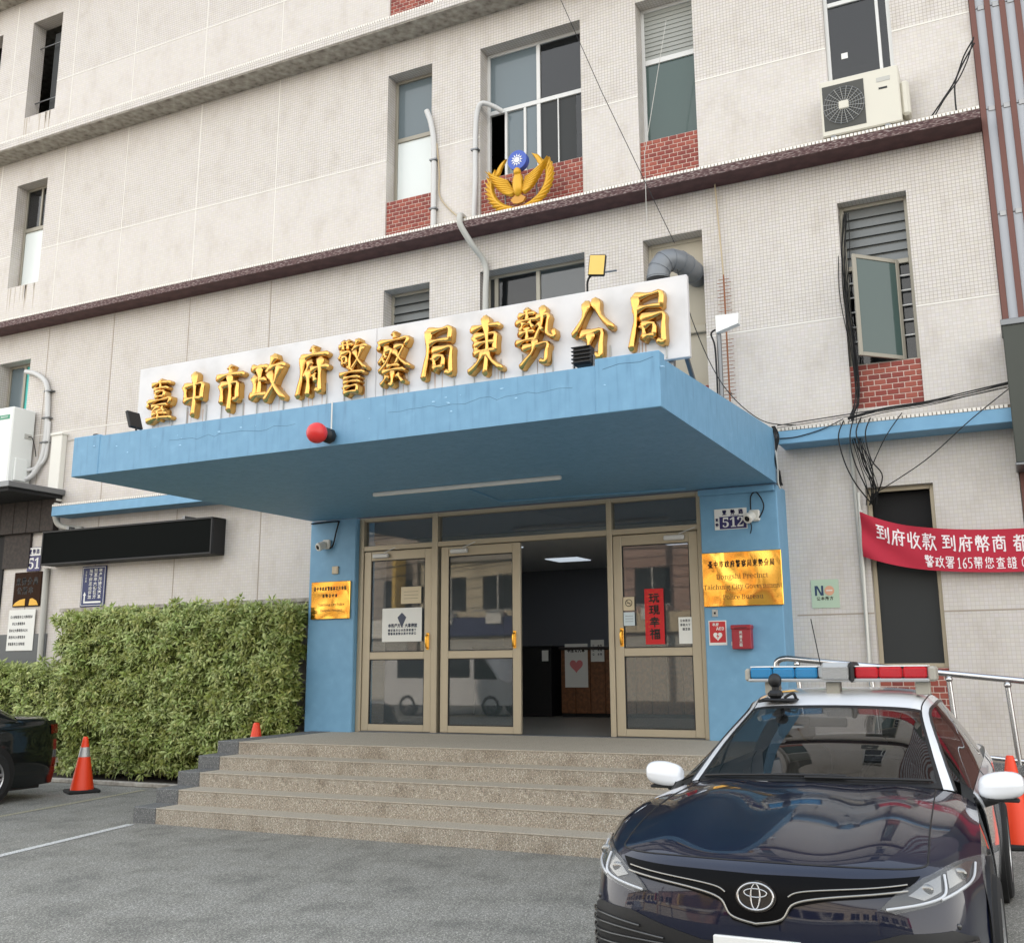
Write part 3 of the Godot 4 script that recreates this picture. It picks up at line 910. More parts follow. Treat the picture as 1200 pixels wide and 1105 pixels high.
	# brick panels
	for col in [B, C, D]:
		var nc := roundf((col[1] - col[0]) / 0.118)
		for y in [8.10, 11.72]:
			brick_panel(s, col[0], col[1], y, y + 0.64, nc, 10, W - 0.03)
		brick_panel(s, col[0], col[1], 4.62, 5.16, nc, 8, W - 0.03)
	brick_panel(s, E[0], E[1], 4.62, 5.16, 6, 8, W - 0.03)
	brick_panel(s, -1.62, -0.87, 0.70, 1.58, 6, 13, W - 0.03)
	# ---- third floor
	add_window(s, [A[0], A[1], 8.79, 10.91], [[-17.07, -16.32, 10.0, 10.08], [-16.70, -16.66, 10.08, 10.86]],
		[[-17.07, -16.70, 10.08, 10.86, M.glass_dark], [-16.66, -16.32, 10.08, 10.86, M.glass_dark], [-17.07, -16.32, 8.84, 10.0, M.paper_pane]], M.alu)
	add_window(s, [B[0], B[1], 8.74, 10.91], [[-8.43, -7.71, 9.83, 9.90]],
		[[-8.43, -7.71, 9.90, 10.86, M.frost, 0.034], [-8.43, -7.71, 8.79, 9.83, M.paper_pane]], M.alu)
	add_window(s, [C[0], C[1], 8.74, 10.91], [[-6.75, -5.19, 9.88, 9.95], [-5.96, -5.90, 9.95, 10.86], [-6.50, -6.46, 8.79, 9.88], [-6.18, -6.14, 8.79, 9.88], [-5.96, -5.90, 8.79, 9.88], [-5.62, -5.60, 8.79, 9.88]],
		[[-6.75, -5.96, 9.95, 10.86, M.frost], [-5.90, -5.19, 9.95, 10.86, M.glass_dark], [-6.46, -6.18, 8.79, 9.88, M.frost, 0.045], [-6.14, -5.96, 8.79, 9.88, M.frost], [-5.90, -5.33, 8.79, 9.88, M.screen], [-5.33, -5.19, 8.79, 9.88, M.glass_dark]], M.white_alu)
	var wd := add_window(s, [D[0], D[1], 8.74, 10.91], [[-4.23, -3.50, 10.02, 10.10]], [[-4.23, -3.50, 8.79, 10.02, M.green_pane]], M.white_alu)
	louvers(wd, -4.23, -3.50, 10.1, 10.86, 11, W - 0.24, M.blind, -0.16)
	var we := add_window(s, [E[0], E[1], 8.79, 10.91], [[-1.65, -0.93, 10.05, 10.11], [-1.06, -1.02, 8.84, 10.05]],
		[[-1.65, -0.93, 8.84, 10.05, M.glass_dark], [-1.65, -0.93, 10.11, 10.86, M.glass_dark]], M.white_alu, 0.06)
	part(we, "sticker", bx(V(-1.52, 9.28, W - 0.088), V(-1.44, 9.36, W - 0.085)), M.paper)
	# ---- fourth floor
	for col in [B, C, D, E]:
		add_window(s, [col[0], col[1], 12.36, 14.48], [[col[0] + 0.05, col[1] - 0.05, 13.5, 13.57], [(col[0] + col[1]) / 2 - 0.025, (col[0] + col[1]) / 2 + 0.025, 12.41, 13.5]],
			[[col[0] + 0.05, col[1] - 0.05, 13.57, 14.43, M.glass_dark], [col[0] + 0.05, col[1] - 0.05, 12.41, 13.5, M.glass_dark]], M.alu)
	var wa := node_part(s, "window")
	part(wa, "guard_bar", tb([V(-17.12, 12.78, W - 0.2), V(-16.27, 12.78, W - 0.2)], 0.012), M.dark_steel)
	part(wa, "guard_bar", tb([V(-17.12, 14.0, W - 0.2), V(-16.27, 14.0, W - 0.2)], 0.012), M.dark_steel)
	part(wa, "pane", bx(V(-16.80, 12.36, W - 0.29), V(-16.27, 14.30, W - 0.28)), M.screen)  # dark sheet, its colour stands in for the unlit interior of an open hole
	# ---- second floor
	add_window(s, [A[0], A[1], 5.2, 7.28], [[-16.72, -16.66, 5.25, 7.23]], [[-17.07, -16.72, 5.25, 7.23, M.frost], [-16.66, -16.32, 5.25, 7.23, M.teal]], M.alu)
	var wb := add_window(s, [B[0], B[1], 5.16, 7.28], [[-8.43, -7.71, 6.2, 6.27]], [[-8.43, -7.71, 5.21, 6.2, M.frost]], M.alu)
	louvers(wb, -8.43, -7.71, 6.27, 7.23, 7, W - 0.24, M.louver, -0.3)
	add_window(s, [C[0], C[1], 5.16, 7.28], [[-6.00, -5.94, 5.21, 7.23], [-6.68, -6.62, 5.21, 7.23]],
		[[-6.75, -6.68, 5.21, 7.23, M.screen], [-6.62, -6.00, 5.21, 7.23, M.glass_dark], [-5.94, -5.19, 5.21, 7.23, M.glass]], M.alu)
	var wdd := add_window(s, [D[0], D[1], 5.16, 7.28], [[-4.23, -3.50, 5.95, 6.03]], [[-4.23, -3.50, 6.03, 7.23, M.panel_beige, 0.02], [-4.23, -3.50, 5.21, 5.95, M.panel_beige, 0.02]], M.panel_beige)
	part(wdd, "sill", bx(V(-4.23, 5.93, W - 0.22), V(-3.50, 6.04, W - 0.18), 0.01), M.panel_beige)
	var wee := add_window(s, [E[0], E[1], 5.16, 7.28], [[-1.65, -0.93, 6.42, 6.48]], [[-1.65, -0.93, 5.21, 6.42, M.glass_dark, 0.05]], M.alu, 0.16)
	louvers(wee, -1.65, -0.93, 6.48, 7.23, 6, W - 0.19, M.louver, -0.25)
	for k in 5:
		part(wee, "guard_bar", tb([V(-1.65, 5.5 + k * 0.19, W - 0.17), V(-0.93, 5.5 + k * 0.19, W - 0.17)], 0.011), M.white_alu)
	var sash := MB.new()
	var hx := Transform3D(Basis(Vector3.UP, PI + 0.78), V(-1.05, 0, W - 0.13))
	sash.xf = hx
	for q in [[0.0, 0.05, 5.18, 6.45], [0.62, 0.67, 5.18, 6.45], [0.05, 0.62, 5.18, 5.23], [0.05, 0.62, 6.40, 6.45]]:
		sash.box(V(q[0], q[2], -0.015), V(q[1], q[3], 0.015), 0.004)
	part(wee, "sash_frame", sash, M.alu)
	var sg := MB.new()
	sg.xf = hx
	sg.box(V(0.05, 5.23, -0.004), V(0.62, 6.40, 0.004))
	part(wee, "sash_pane", sg, M.green_pane)
	# ---- ground floor window at the right
	var w1 := add_window(s, [-1.62, -0.87, 1.58, 3.66], [[-1.57, -0.92, 2.82, 2.90]], [[-1.57, -0.92, 1.63, 2.82, M.screen]], M.alu_gold, 0.1)
	part(w1, "dark_sheet", bx(V(-1.57, 2.9, W - 0.26), V(-0.92, 3.61, W - 0.25)), M.dark)  # dark sheet, its colour stands in for the shade of the open top
	# ---- entrance surround
	for q in [[-9.33, -8.53], [-3.50, -2.56]]:
		part(s, "pilaster", bx(V(q[0], 0.0, W - 0.3), V(q[1], 3.715, 0.1), 0.012), M.blue)
	part(s, "pilaster_trim", bx(V(-3.50, 3.63, 0.1), V(-2.575, 3.70, 0.16), 0.006), M.blue)
	var cn := node_part(s, "entrance_canopy")
	var cb := MB.new()
	var L := -9.29
	var Rr := -2.55
	var prof := [V(0, 3.718, 0.10), V(0, 3.718, 4.30), V(0, 4.135, 4.30), V(0, 4.37, 0.10)]
	var lft := []
	var rgt := []
	for p in prof:
		lft.append(V(L, p.y, p.z))
		rgt.append(V(Rr, p.y, p.z))
	for k in 4:
		var k2 := (k + 1) % 4
		cb.quad(lft[k], lft[k2], rgt[k2], rgt[k])
	cb.quad(rgt[0], rgt[1], rgt[2], rgt[3])
	cb.quad(lft[3], lft[2], lft[1], lft[0])
	part(cn, "slab", cb, M.blue_fascia)
	part(cn, "patched_corner", bx(V(-3.12, 3.712, 4.18), V(Rr + 0.004, 4.19, 4.312), 0.006), M.blue_fascia)
	part(cn, "patched_corner", bx(V(L - 0.004, 3.712, 4.2), V(-8.9, 4.15, 4.308), 0.006), M.blue_fascia)
	# cracks and flaked paint on the front
	var fk := MB.new()
	for k in 22:
		var px := rng.randf_range(-9.1, -2.8)
		if rng.randf() < 0.5:
			px = [-8.2, -7.2, -4.4, -3.0][rng.randi() % 4] + rng.randf_range(-0.5, 0.5)
		var py := rng.randf_range(3.9, 4.05)
		var pr := rng.randf_range(0.004, 0.013)
		var poly := PackedVector2Array()
		for q in 7:
			poly.append(Vector2(px + cos(q * TAU / 7) * pr * rng.randf_range(0.6, 2.2), py + sin(q * TAU / 7) * pr * rng.randf_range(0.3, 0.8)))
		fk.prism(poly, 4.299, 4.3025 if px > -8.9 and px < -3.13 else 4.3145)
	var fo := part(cn, "flaked_paint", fk, M.blue_pale)
	fo.set_meta("kind", "stuff")
	var ck := MB.new()
	for q in [[-7.9, -6.2], [-5.2, -3.3]]:
		var pts := []
		var x: float = q[0]
		while x < q[1]:
			pts.append(V(x, 3.97 + rng.randf_range(-0.02, 0.02), 4.3))
			x += rng.randf_range(0.06, 0.16)
		ck.tube(pts, 0.0014, 4)
	ck.tube([V(-2.6, 4.14, 4.312), V(-2.72, 4.11, 4.312), V(-2.9, 4.12, 4.312), V(-3.05, 4.09, 4.312)], 0.002, 4)
	part(cn, "crack", ck, M.crack)
	# tube lamp under the canopy
	part(cn, "lamp_tube", bx(V(-7.05, 3.668, 1.80), V(-4.56, 3.717, 1.86), 0.012), M.white)
	part(cn, "duct_strip", tb([V(-5.85, 3.71, 1.8), V(-6.0, 3.71, 0.5), V(-3.6, 3.71, 0.3)], 0.012, 6), M.blue)
	make_doors(s)
	# dirt runs under the sills
	var dr := MB.new()
	for q in [[-17.1, -16.28, 8.78, 12], [-17.1, -16.28, 12.35, 10], [-18.9, -18.05, 12.35, 6], [-1.6, -0.9, 7.82, 0]]:
		for k in int(q[3]):
			var px := rng.randf_range(q[0], q[1])
			var l := rng.randf_range(0.12, 0.62)
			var w := rng.randf_range(0.006, 0.02)
			var y: float = q[2]
			dr.prism(PackedVector2Array([Vector2(px - w, y), Vector2(px + w, y), Vector2(px + w * 0.7, y - l * 0.5), Vector2(px + w * 0.2, y - l), Vector2(px - w * 0.5, y - l * 0.7)]), W, W + 0.001)
	var dp := part(s, "dirt_run", dr, M.dirt)
	dp.set_meta("kind", "stuff")
	return s


func door_leaf(parent: Node, x0: float, x1: float, z: float, handle_x: float, closer := true) -> void:
	var n := node_part(parent, "door")
	var y0 := PLAT + 0.015
	var y1 := 3.235
	var b := MB.new()
	var st := 0.115
	b.box(V(x0, y0, z - 0.05), V(x0 + st, y1, z), 0.006)
	b.box(V(x1 - st, y0, z - 0.05), V(x1, y1, z), 0.006)
	b.box(V(x0 + st, y0, z - 0.05), V(x1 - st, y0 + 0.09, z - 0.003), 0.006)
	b.box(V(x0 + st, y1 - 0.13, z - 0.05), V(x1 - st, y1, z - 0.003), 0.006)
	b.box(V(x0 + st, 1.745, z - 0.05), V(x1 - st, 1.845, z - 0.003), 0.006)
	part(n, "frame", b, M.alu_gold)
	part(n, "pane", bx(V(x0 + st, y0 + 0.09, z - 0.03), V(x1 - st, 1.745, z - 0.024)), M.glass)
	part(n, "pane", bx(V(x0 + st, 1.845, z - 0.03), V(x1 - st, y1 - 0.13, z - 0.024)), M.glass)
	var g := MB.new()
	for q in [[x0 + st, x1 - st, y0 + 0.09, 1.745], [x0 + st, x1 - st, 1.845, y1 - 0.13]]:
		for w in [[q[0], q[0] + 0.012, q[2], q[3]], [q[1] - 0.012, q[1], q[2], q[3]], [q[0] + 0.012, q[1] - 0.012, q[2], q[2] + 0.012], [q[0] + 0.012, q[1] - 0.012, q[3] - 0.012, q[3]]]:
			g.box(V(w[0], w[2], z - 0.024), V(w[1], w[3], z - 0.012))
	part(n, "gasket", g, M.black)
	var h := MB.new()
	h.box(V(handle_x - 0.022, 1.865, z), V(handle_x + 0.022, 2.09, z + 0.008), 0.003)
	h.tube(smooth([V(handle_x, 1.89, z + 0.008), V(handle_x, 1.90, z + 0.045), V(handle_x, 1.975, z + 0.055), V(handle_x, 2.05, z + 0.045), V(handle_x, 2.06, z + 0.008)], 5), 0.011, 8)
	part(n, "handle", h, M.brass_plain)
	if closer:
		var cl := MB.new()
		var cx := x0 + 0.16 if handle_x > (x0 + x1) / 2 else x1 - 0.42
		cl.box(V(cx, y1 - 0.10, z - 0.003), V(cx + 0.26, y1 - 0.04, z + 0.05), 0.012)
		cl.bar(V(cx + 0.2, y1 - 0.03, z + 0.04), V(cx + 0.42, y1 + 0.03, z + 0.1), 0.02, 0.008)
		part(n, "door_closer", cl, M.white_alu)


func make_doors(s: Node3D) -> void:
	var fr := node_part(s, "door_frame")
	for q in [[-8.53, -8.45], [-7.325, -7.235], [-4.755, -4.685], [-3.57, -3.50]]:
		part(fr, "post", bx(V(q[0], PLAT, -0.11), V(q[1], 3.712, 0.02), 0.006), M.alu_gold)
	for q in [[-8.45, -7.325], [-7.235, -4.755], [-4.685, -3.57]]:
		part(fr, "rail", bx(V(q[0], 3.245, -0.10), V(q[1], 3.315, 0.014), 0.006), M.alu_gold)
		part(fr, "rail", bx(V(q[0], 3.66, -0.10), V(q[1], 3.711, 0.014), 0.006), M.alu_gold)
	for q in [[-8.45, -7.325], [-7.235, -4.755], [-4.685, -3.57]]:
		part(fr, "transom_pane", bx(V(q[0], 3.315, -0.05), V(q[1], 3.66, -0.044)), M.glass)
	door_leaf(s, -8.445, -7.33, 0.0, -7.385)
	door_leaf(s, -7.18, -5.98, 0.012, -6.065)
	door_leaf(s, -4.68, -3.575, 0.0, -4.585)
	part(s, "threshold", bx(V(-8.45, PLAT - 0.02, -0.12), V(-3.57, PLAT + 0.012, 0.05), 0.005), M.dark_steel)
	# lobby
	var lb := node_part(s, "lobby")
	part(lb, "floor", bx(V(-9.4, 0.5, -6.2), V(-2.6, PLAT, -0.121)), M.lobby_floor)
	part(lb, "ceiling", bx(V(-9.4, 3.42, -6.2), V(-2.6, 3.5, -0.4)), M.white)
	part(lb, "ceiling_edge", bx(V(-9.4, 3.42, -0.4), V(-2.6, 3.95, -0.35)), M.room)
	part(lb, "back_wall", bx(V(-9.4, PLAT, -6.2), V(-2.6, 3.42, -6.1)), M.lobby_wall)
	part(lb, "side_wall", bx(V(-9.5, PLAT, -6.2), V(-9.4, 3.42, -0.7)), M.lobby_wall)
	part(lb, "side_wall", bx(V(-2.6, PLAT, -6.2), V(-2.5, 3.42, -0.7)), M.lobby_wall)
	for q in [[-7.25, -1.75], [-7.15, -4.2], [-4.6, -2.6]]:
		part(lb, "ceiling_panel", bx(V(q[0] - 0.3, 3.408, q[1] - 0.3), V(q[0] + 0.3, 3.421, q[1] + 0.3)), M.panel_light)
		var al := AreaLight3D.new()
		al.name = "panel_lamp"
		al.area_size = Vector2(0.58, 0.58)
		al.light_energy = 0.22
		al.light_color = Color(0.92, 0.96, 1.0)
		al.shadow_enabled = true
		al.transform = Transform3D(Basis.looking_at(Vector3.DOWN, Vector3.BACK), V(q[0], 3.40, q[1]))
		lb.add_child(al, true)


func make_lobby_things() -> void:
	var c := thing("reception_counter", "brown wooden reception counter in the dark lobby behind the open door", "counter", V(-6.2, PLAT, -4.2))
	for k in 9:
		part(c, "board", bx(V(-1.1 + k * 0.27, 0.06, 0.0), V(-1.1 + k * 0.27 + 0.262, 1.1, 0.03), 0.006), M.wood)
	part(c, "plinth", bx(V(-1.1, 0.0, -0.5), V(1.33, 0.06, 0.0)), M.dark)
	part(c, "carcass", bx(V(-1.1, 0.06, -0.5), V(1.33, 1.1, -0.002)), M.dark_wood)
	part(c, "counter_top", bx(V(-1.13, 1.1, -0.52), V(1.36, 1.15, 0.06), 0.01), M.dark_wood)
	var cab := thing("dark_cabinet", "black cabinet standing left of the wooden counter in the lobby", "cabinet", V(-8.2, PLAT, -4.4))
	part(cab, "body", bx(V(-0.75, 0.0, -0.3), V(0.75, 1.15, 0.3), 0.01), M.black)
	part(cab, "top", bx(V(-0.77, 1.15, -0.32), V(0.77, 1.18, 0.32), 0.006), M.dark)
	part(cab, "switch_plate", bx(V(0.58, 0.92, 0.3), V(0.70, 1.1, 0.312), 0.003), M.paper)
	var p := thing("counter_poster", "white poster with a pink heart on the front of the wooden counter", "poster", V(-7.22, 1.26, -4.16))
	part(p, "sheet", bx(V(0, 0, 0), V(0.42, 0.72, 0.004)), M.paper)
	var h := MB.new()
	var heart := PackedVector2Array()
	for k in 28:
		var a := TAU * k / 28
		heart.append(Vector2(0.21 + 0.0075 * 16 * pow(sin(a), 3), 0.36 + 0.0075 * (13 * cos(a) - 5 * cos(2 * a) - 2 * cos(3 * a) - cos(4 * a))))
	h.prism(heart, 0.004, 0.006)
	part(p, "heart_print", h, mat(rgb8(214, 128, 128), 0.7))
	var tx := MB.new()
	print_row(tx, "本所公大車", 0.05, 0.58, 0.05, 0.08, 0.066, 0.012, flat(V(0, 0, 0.006)))
	part(p, "lettering", tx, M.ink)
	var n2 := thing("counter_notice", "small white notice beside the heart poster on the counter", "notice", V(-6.74, 1.68, -4.16))
	part(n2, "sheet", bx(V(0, 0, 0), V(0.24, 0.36, 0.003)), M.paper)
	tx = MB.new()
	for k in 3:
		print_row(tx, "公告本所", 0.03, 0.24 - k * 0.07, 0.035, 0.04, 0.046, 0.006, flat(V(0, 0, 0.005)))
	part(n2, "lettering", tx, M.ink_grey)


# ---------------------------------------------------------------- ground, steps, ramp
func make_ground() -> void:
	var g := MB.new()
	g.quad(V(-90, 0, 90), V(90, 0, 90), V(90, 0, -60), V(-90, 0, -60))
	structure("ground", g, M.asphalt)
	structure("parking_line", dash(V(-9.1, 0.004, 3.32), V(-8.1, 0.004, 8.9), 0.10), M.line_white)
	structure("parking_line", dash(V(-11.38, 0.004, 0.95), V(-10.35, 0.004, 8.2), 0.09), M.line_yellow)


func dash(a: Vector3, b: Vector3, w: float) -> MB:
	var l := MB.new()
	var s := (b - a).normalized().cross(Vector3.UP).normalized() * w / 2
	l.quad(a - s, a + s, b + s, b - s)
	return l


func make_steps() -> void:
	var s := thing("entrance_steps", "five wide tan pebble-finish steps with dark granite end blocks below the doors", "steps")
	var tops := [PLAT, 0.632, 0.481, 0.325, 0.167]
	var zs := [1.93, 2.2475, 2.565, 2.8825, 3.2]
	var xr := -2.5
	for k in 5:
		var zb: float = -0.12 if k == 0 else zs[k - 1] - 0.012
		var low: float = tops[k + 1] - 0.02 if k < 4 else -0.05
		var n := node_part(s, "step")
		part(n, "riser", bx(V(-8.87, low, zb), V(xr, tops[k] - 0.015, zs[k]), 0.004), M.pebble)
		part(n, "tread", bx(V(-8.87, tops[k] - 0.014, maxf(zb, -0.1)), V(xr, tops[k], zs[k] + 0.004), 0.004), M.tread)  # lighter front edge puts the light caught on the nosing into the colour
		part(n, "end_block", bx(V(-9.205, low, (-0.38 if k == 0 else zb)), V(-8.873, tops[k] + 0.003, zs[k] + 0.004), 0.01), M.granite)
	part(s, "side_wall", bx(V(-9.2, -0.05, -0.3), V(-8.9, 0.62, 2.2)), M.granite)
	part(s, "core", bx(V(-8.85, -0.05, -0.1), V(xr - 0.02, 0.15, 1.9)), M.granite)


func make_ramp() -> void:
	var s := thing("access_ramp", "pebble-faced access ramp behind the police car", "ramp")
	var b := MB.new()
	b.prism(PackedVector2Array([Vector2(-2.497, -0.05), Vector2(4.5, -0.05), Vector2(4.5, 0.28), Vector2(-2.0, PLAT - 0.01), Vector2(-2.497, PLAT - 0.01)]), W + 0.002, 0.86)
	part(s, "ramp_body", b, M.pebble_dark)
	b = MB.new()
	b.prism(PackedVector2Array([Vector2(-2.49, PLAT + 0.03), Vector2(-2.49, PLAT - 0.06), Vector2(-2.0, PLAT - 0.06), Vector2(4.5, 0.24), Vector2(4.5, 0.32), Vector2(-2.0, PLAT + 0.03)]), 0.80, 0.9)
	part(s, "kerb", b, M.granite)
	var r := thing("ramp_handrail", "polished steel handrail with round post caps running along the ramp", "handrail")
	var top := [V(-2.50, 1.28, 0.8), V(-2.52, 1.60, 0.8), V(-2.49, 1.68, 0.8), V(-2.40, 1.70, 0.8)]
	var all := smooth(top, 5)
	all.append(V(-1.0, 1.555, 0.8))
	all.append(V(3.5, 1.07, 0.8))
	part(r, "top_rail", tb(all, 0.032, 14), M.steel)
	part(r, "lower_rail", tb([V(-2.2, 0.90, 0.8), V(3.5, 0.35, 0.8)], 0.022, 12), M.steel)
	for x in [-2.3, -1.55, -0.80, -0.27, 0.5, 1.3, 2.1]:
		var yt: float = 1.70 - (x + 2.4) * 0.107
		var foot: float = PLAT + 0.02 - maxf(0.0, x + 2.0) * 0.0765
		part(r, "post", tb([V(x + 0.04, foot, 0.8), V(x, yt - 0.075, 0.8)], 0.026, 12), M.steel)
		var ball := MB.new()
		ball.ball(V(x, yt - 0.05, 0.8), V(0.036, 0.036, 0.036), 14, 8)
		part(r, "post_cap", ball, M.steel)


func make_cone(called_label: String, at: Vector3, h: float) -> void:
	var c := thing("traffic_cone", called_label, "traffic cone", at, "orange traffic cones")
	var b := MB.new()
	var k := h / 0.72
	b.lathe([Vector2(0.15 * k, 0.04 * k), Vector2(0.145 * k, 0.07 * k), Vector2(0.075 * k, 0.46 * k)], 28)
	part(c, "body", b, M.cone)
	b = MB.new()
	b.lathe([Vector2(0.077 * k, 0.46 * k), Vector2(0.056 * k, 0.585 * k)], 28)
	part(c, "reflective_collar", b, M.reflector)
	b = MB.new()
	b.lathe([Vector2(0.055 * k, 0.585 * k), Vector2(0.034 * k, 0.70 * k), Vector2(0.026 * k, 0.72 * k), Vector2(0.0, 0.722 * k)], 28)
	part(c, "tip", b, M.cone)
	b = MB.new()
	b.xf = Transform3D(Basis(Vector3.UP, 0.5 + at.x), Vector3.ZERO)
	b.box(V(-0.2 * k, 0.0, -0.2 * k), V(0.2 * k, 0.042 * k, 0.2 * k), 0.015)
	part(c, "base", b, M.rubber)


# ---------------------------------------------------------------- name board over the entrance
func make_name_board() -> void:
	var z := 3.5
	var s := thing("name_board", "long white board with raised golden characters standing on the blue canopy", "signboard")
	part(s, "panel", bx(V(-9.25, 4.35, z - 0.06), V(-5.9, 5.13, z), 0.006), M.sign_white)
	part(s, "panel", bx(V(-5.896, 4.35, z - 0.06), V(-2.53, 5.13, z), 0.006), M.sign_white)
	for x in [-9.0, -7.6, -6.2, -4.8, -3.4, -2.75]:
		part(s, "strut", bx(V(x, 4.15, z - 0.12), V(x + 0.05, 5.0, z - 0.061), 0.004), M.dark_steel)
		var br := MB.new()
		br.bar(V(x + 0.025, 4.9, z - 0.12), V(x + 0.025, 4.2, z - 0.9), 0.04, 0.04)
		part(s, "brace", br, M.dark_steel)
	# character, left, right, bottom, top in metres
	var cs := [["臺", -9.025, -8.613, 4.417, 4.939], ["中", -8.514, -8.105, 4.410, 4.964], ["市", -8.009, -7.566, 4.410, 4.973], ["政", -7.512, -6.992, 4.454, 5.016], ["府", -6.880, -6.429, 4.439, 5.027], ["警", -6.332, -5.942, 4.405, 5.027], ["察", -5.849, -5.413, 4.424, 5.034], ["局", -5.313, -4.876, 4.436, 5.034], ["東", -4.779, -4.352, 4.403, 5.031], ["勢", -4.250, -3.788, 4.416, 5.038], ["分", -3.664, -3.201, 4.363, 5.026], ["局", -3.097, -2.665, 4.433, 5.033]]
	for q in cs:
		var lo := V(q[1], 0, 0)
		var hi := V(q[2], 0, 0)
		var yb: float = q[3]
		var yt: float = q[4]
		var w := hi.x - lo.x
		var h := yt - yb
		var th := clampf(w * 0.15, 0.05, 0.072)
		if q[0] in ["臺", "警", "察", "勢"]:
			th *= 0.8
		var pad := th * 0.5
		var m := brush_char(q[0], w - 2 * pad, h - 2 * pad, th, 0.10)
		var ch := part(s, "character", m, M.gold, V(lo.x + pad, yb + pad, z + 0.002))
		ch.set_meta("label", "raised golden character")
		for x in [0.12, 0.82]:
			var px: float = lo.x + w * x
			part(s, "character_rod", tb([V(px, 4.36, z + 0.012), V(px, yb + h * 0.3, z + 0.012)], 0.006, 6), M.plastic_grey)
		# rust runs below the characters
		var rs := MB.new()
		for k in 3:
			var px := lo.x + w * rng.randf_range(0.1, 0.9)
			var l := rng.randf_range(0.08, 0.3)
			var wd := rng.randf_range(0.003, 0.008)
			var pl := PackedVector2Array([Vector2(px - wd, yb + 0.12), Vector2(px + wd, yb + 0.12), Vector2(px + wd * 0.4, yb + 0.05 - l * 0.5), Vector2(px, yb + 0.05 - l)])
			rs.prism(pl, z, z + 0.0015)
		part(s, "rust_run", rs, M.rust_pale)


# ---------------------------------------------------------------- crest
func blade(b: MB, root: Vector3, tip: Vector3, w: float, thick: float, curve := 0.0) -> void:
	var d := tip - root
	var side := Vector3(-d.y, d.x, 0).normalized()
	var rows := []
	for k in 7:
		var t := k / 6.0
		var c := root + d * t + side * curve * d.length() * sin(t * PI)
		var r := w * (0.35 + 1.3 * t * (1.0 - t) * 2.0) * (1.0 - pow(t, 4)) + 0.0015
		rows.append([c - side * r, c - side * r * 0.5 + Vector3(0, 0, thick * 0.8), c + Vector3(0, 0, thick), c + side * r * 0.5 + Vector3(0, 0, thick * 0.8), c + side * r])
	b.surf(rows)
	b.surf([[rows[0][0], rows[1][0], rows[2][0], rows[3][0], rows[4][0], rows[5][0], rows[6][0]], [rows[0][4], rows[1][4], rows[2][4], rows[3][4], rows[4][4], rows[5][4], rows[6][4]]])


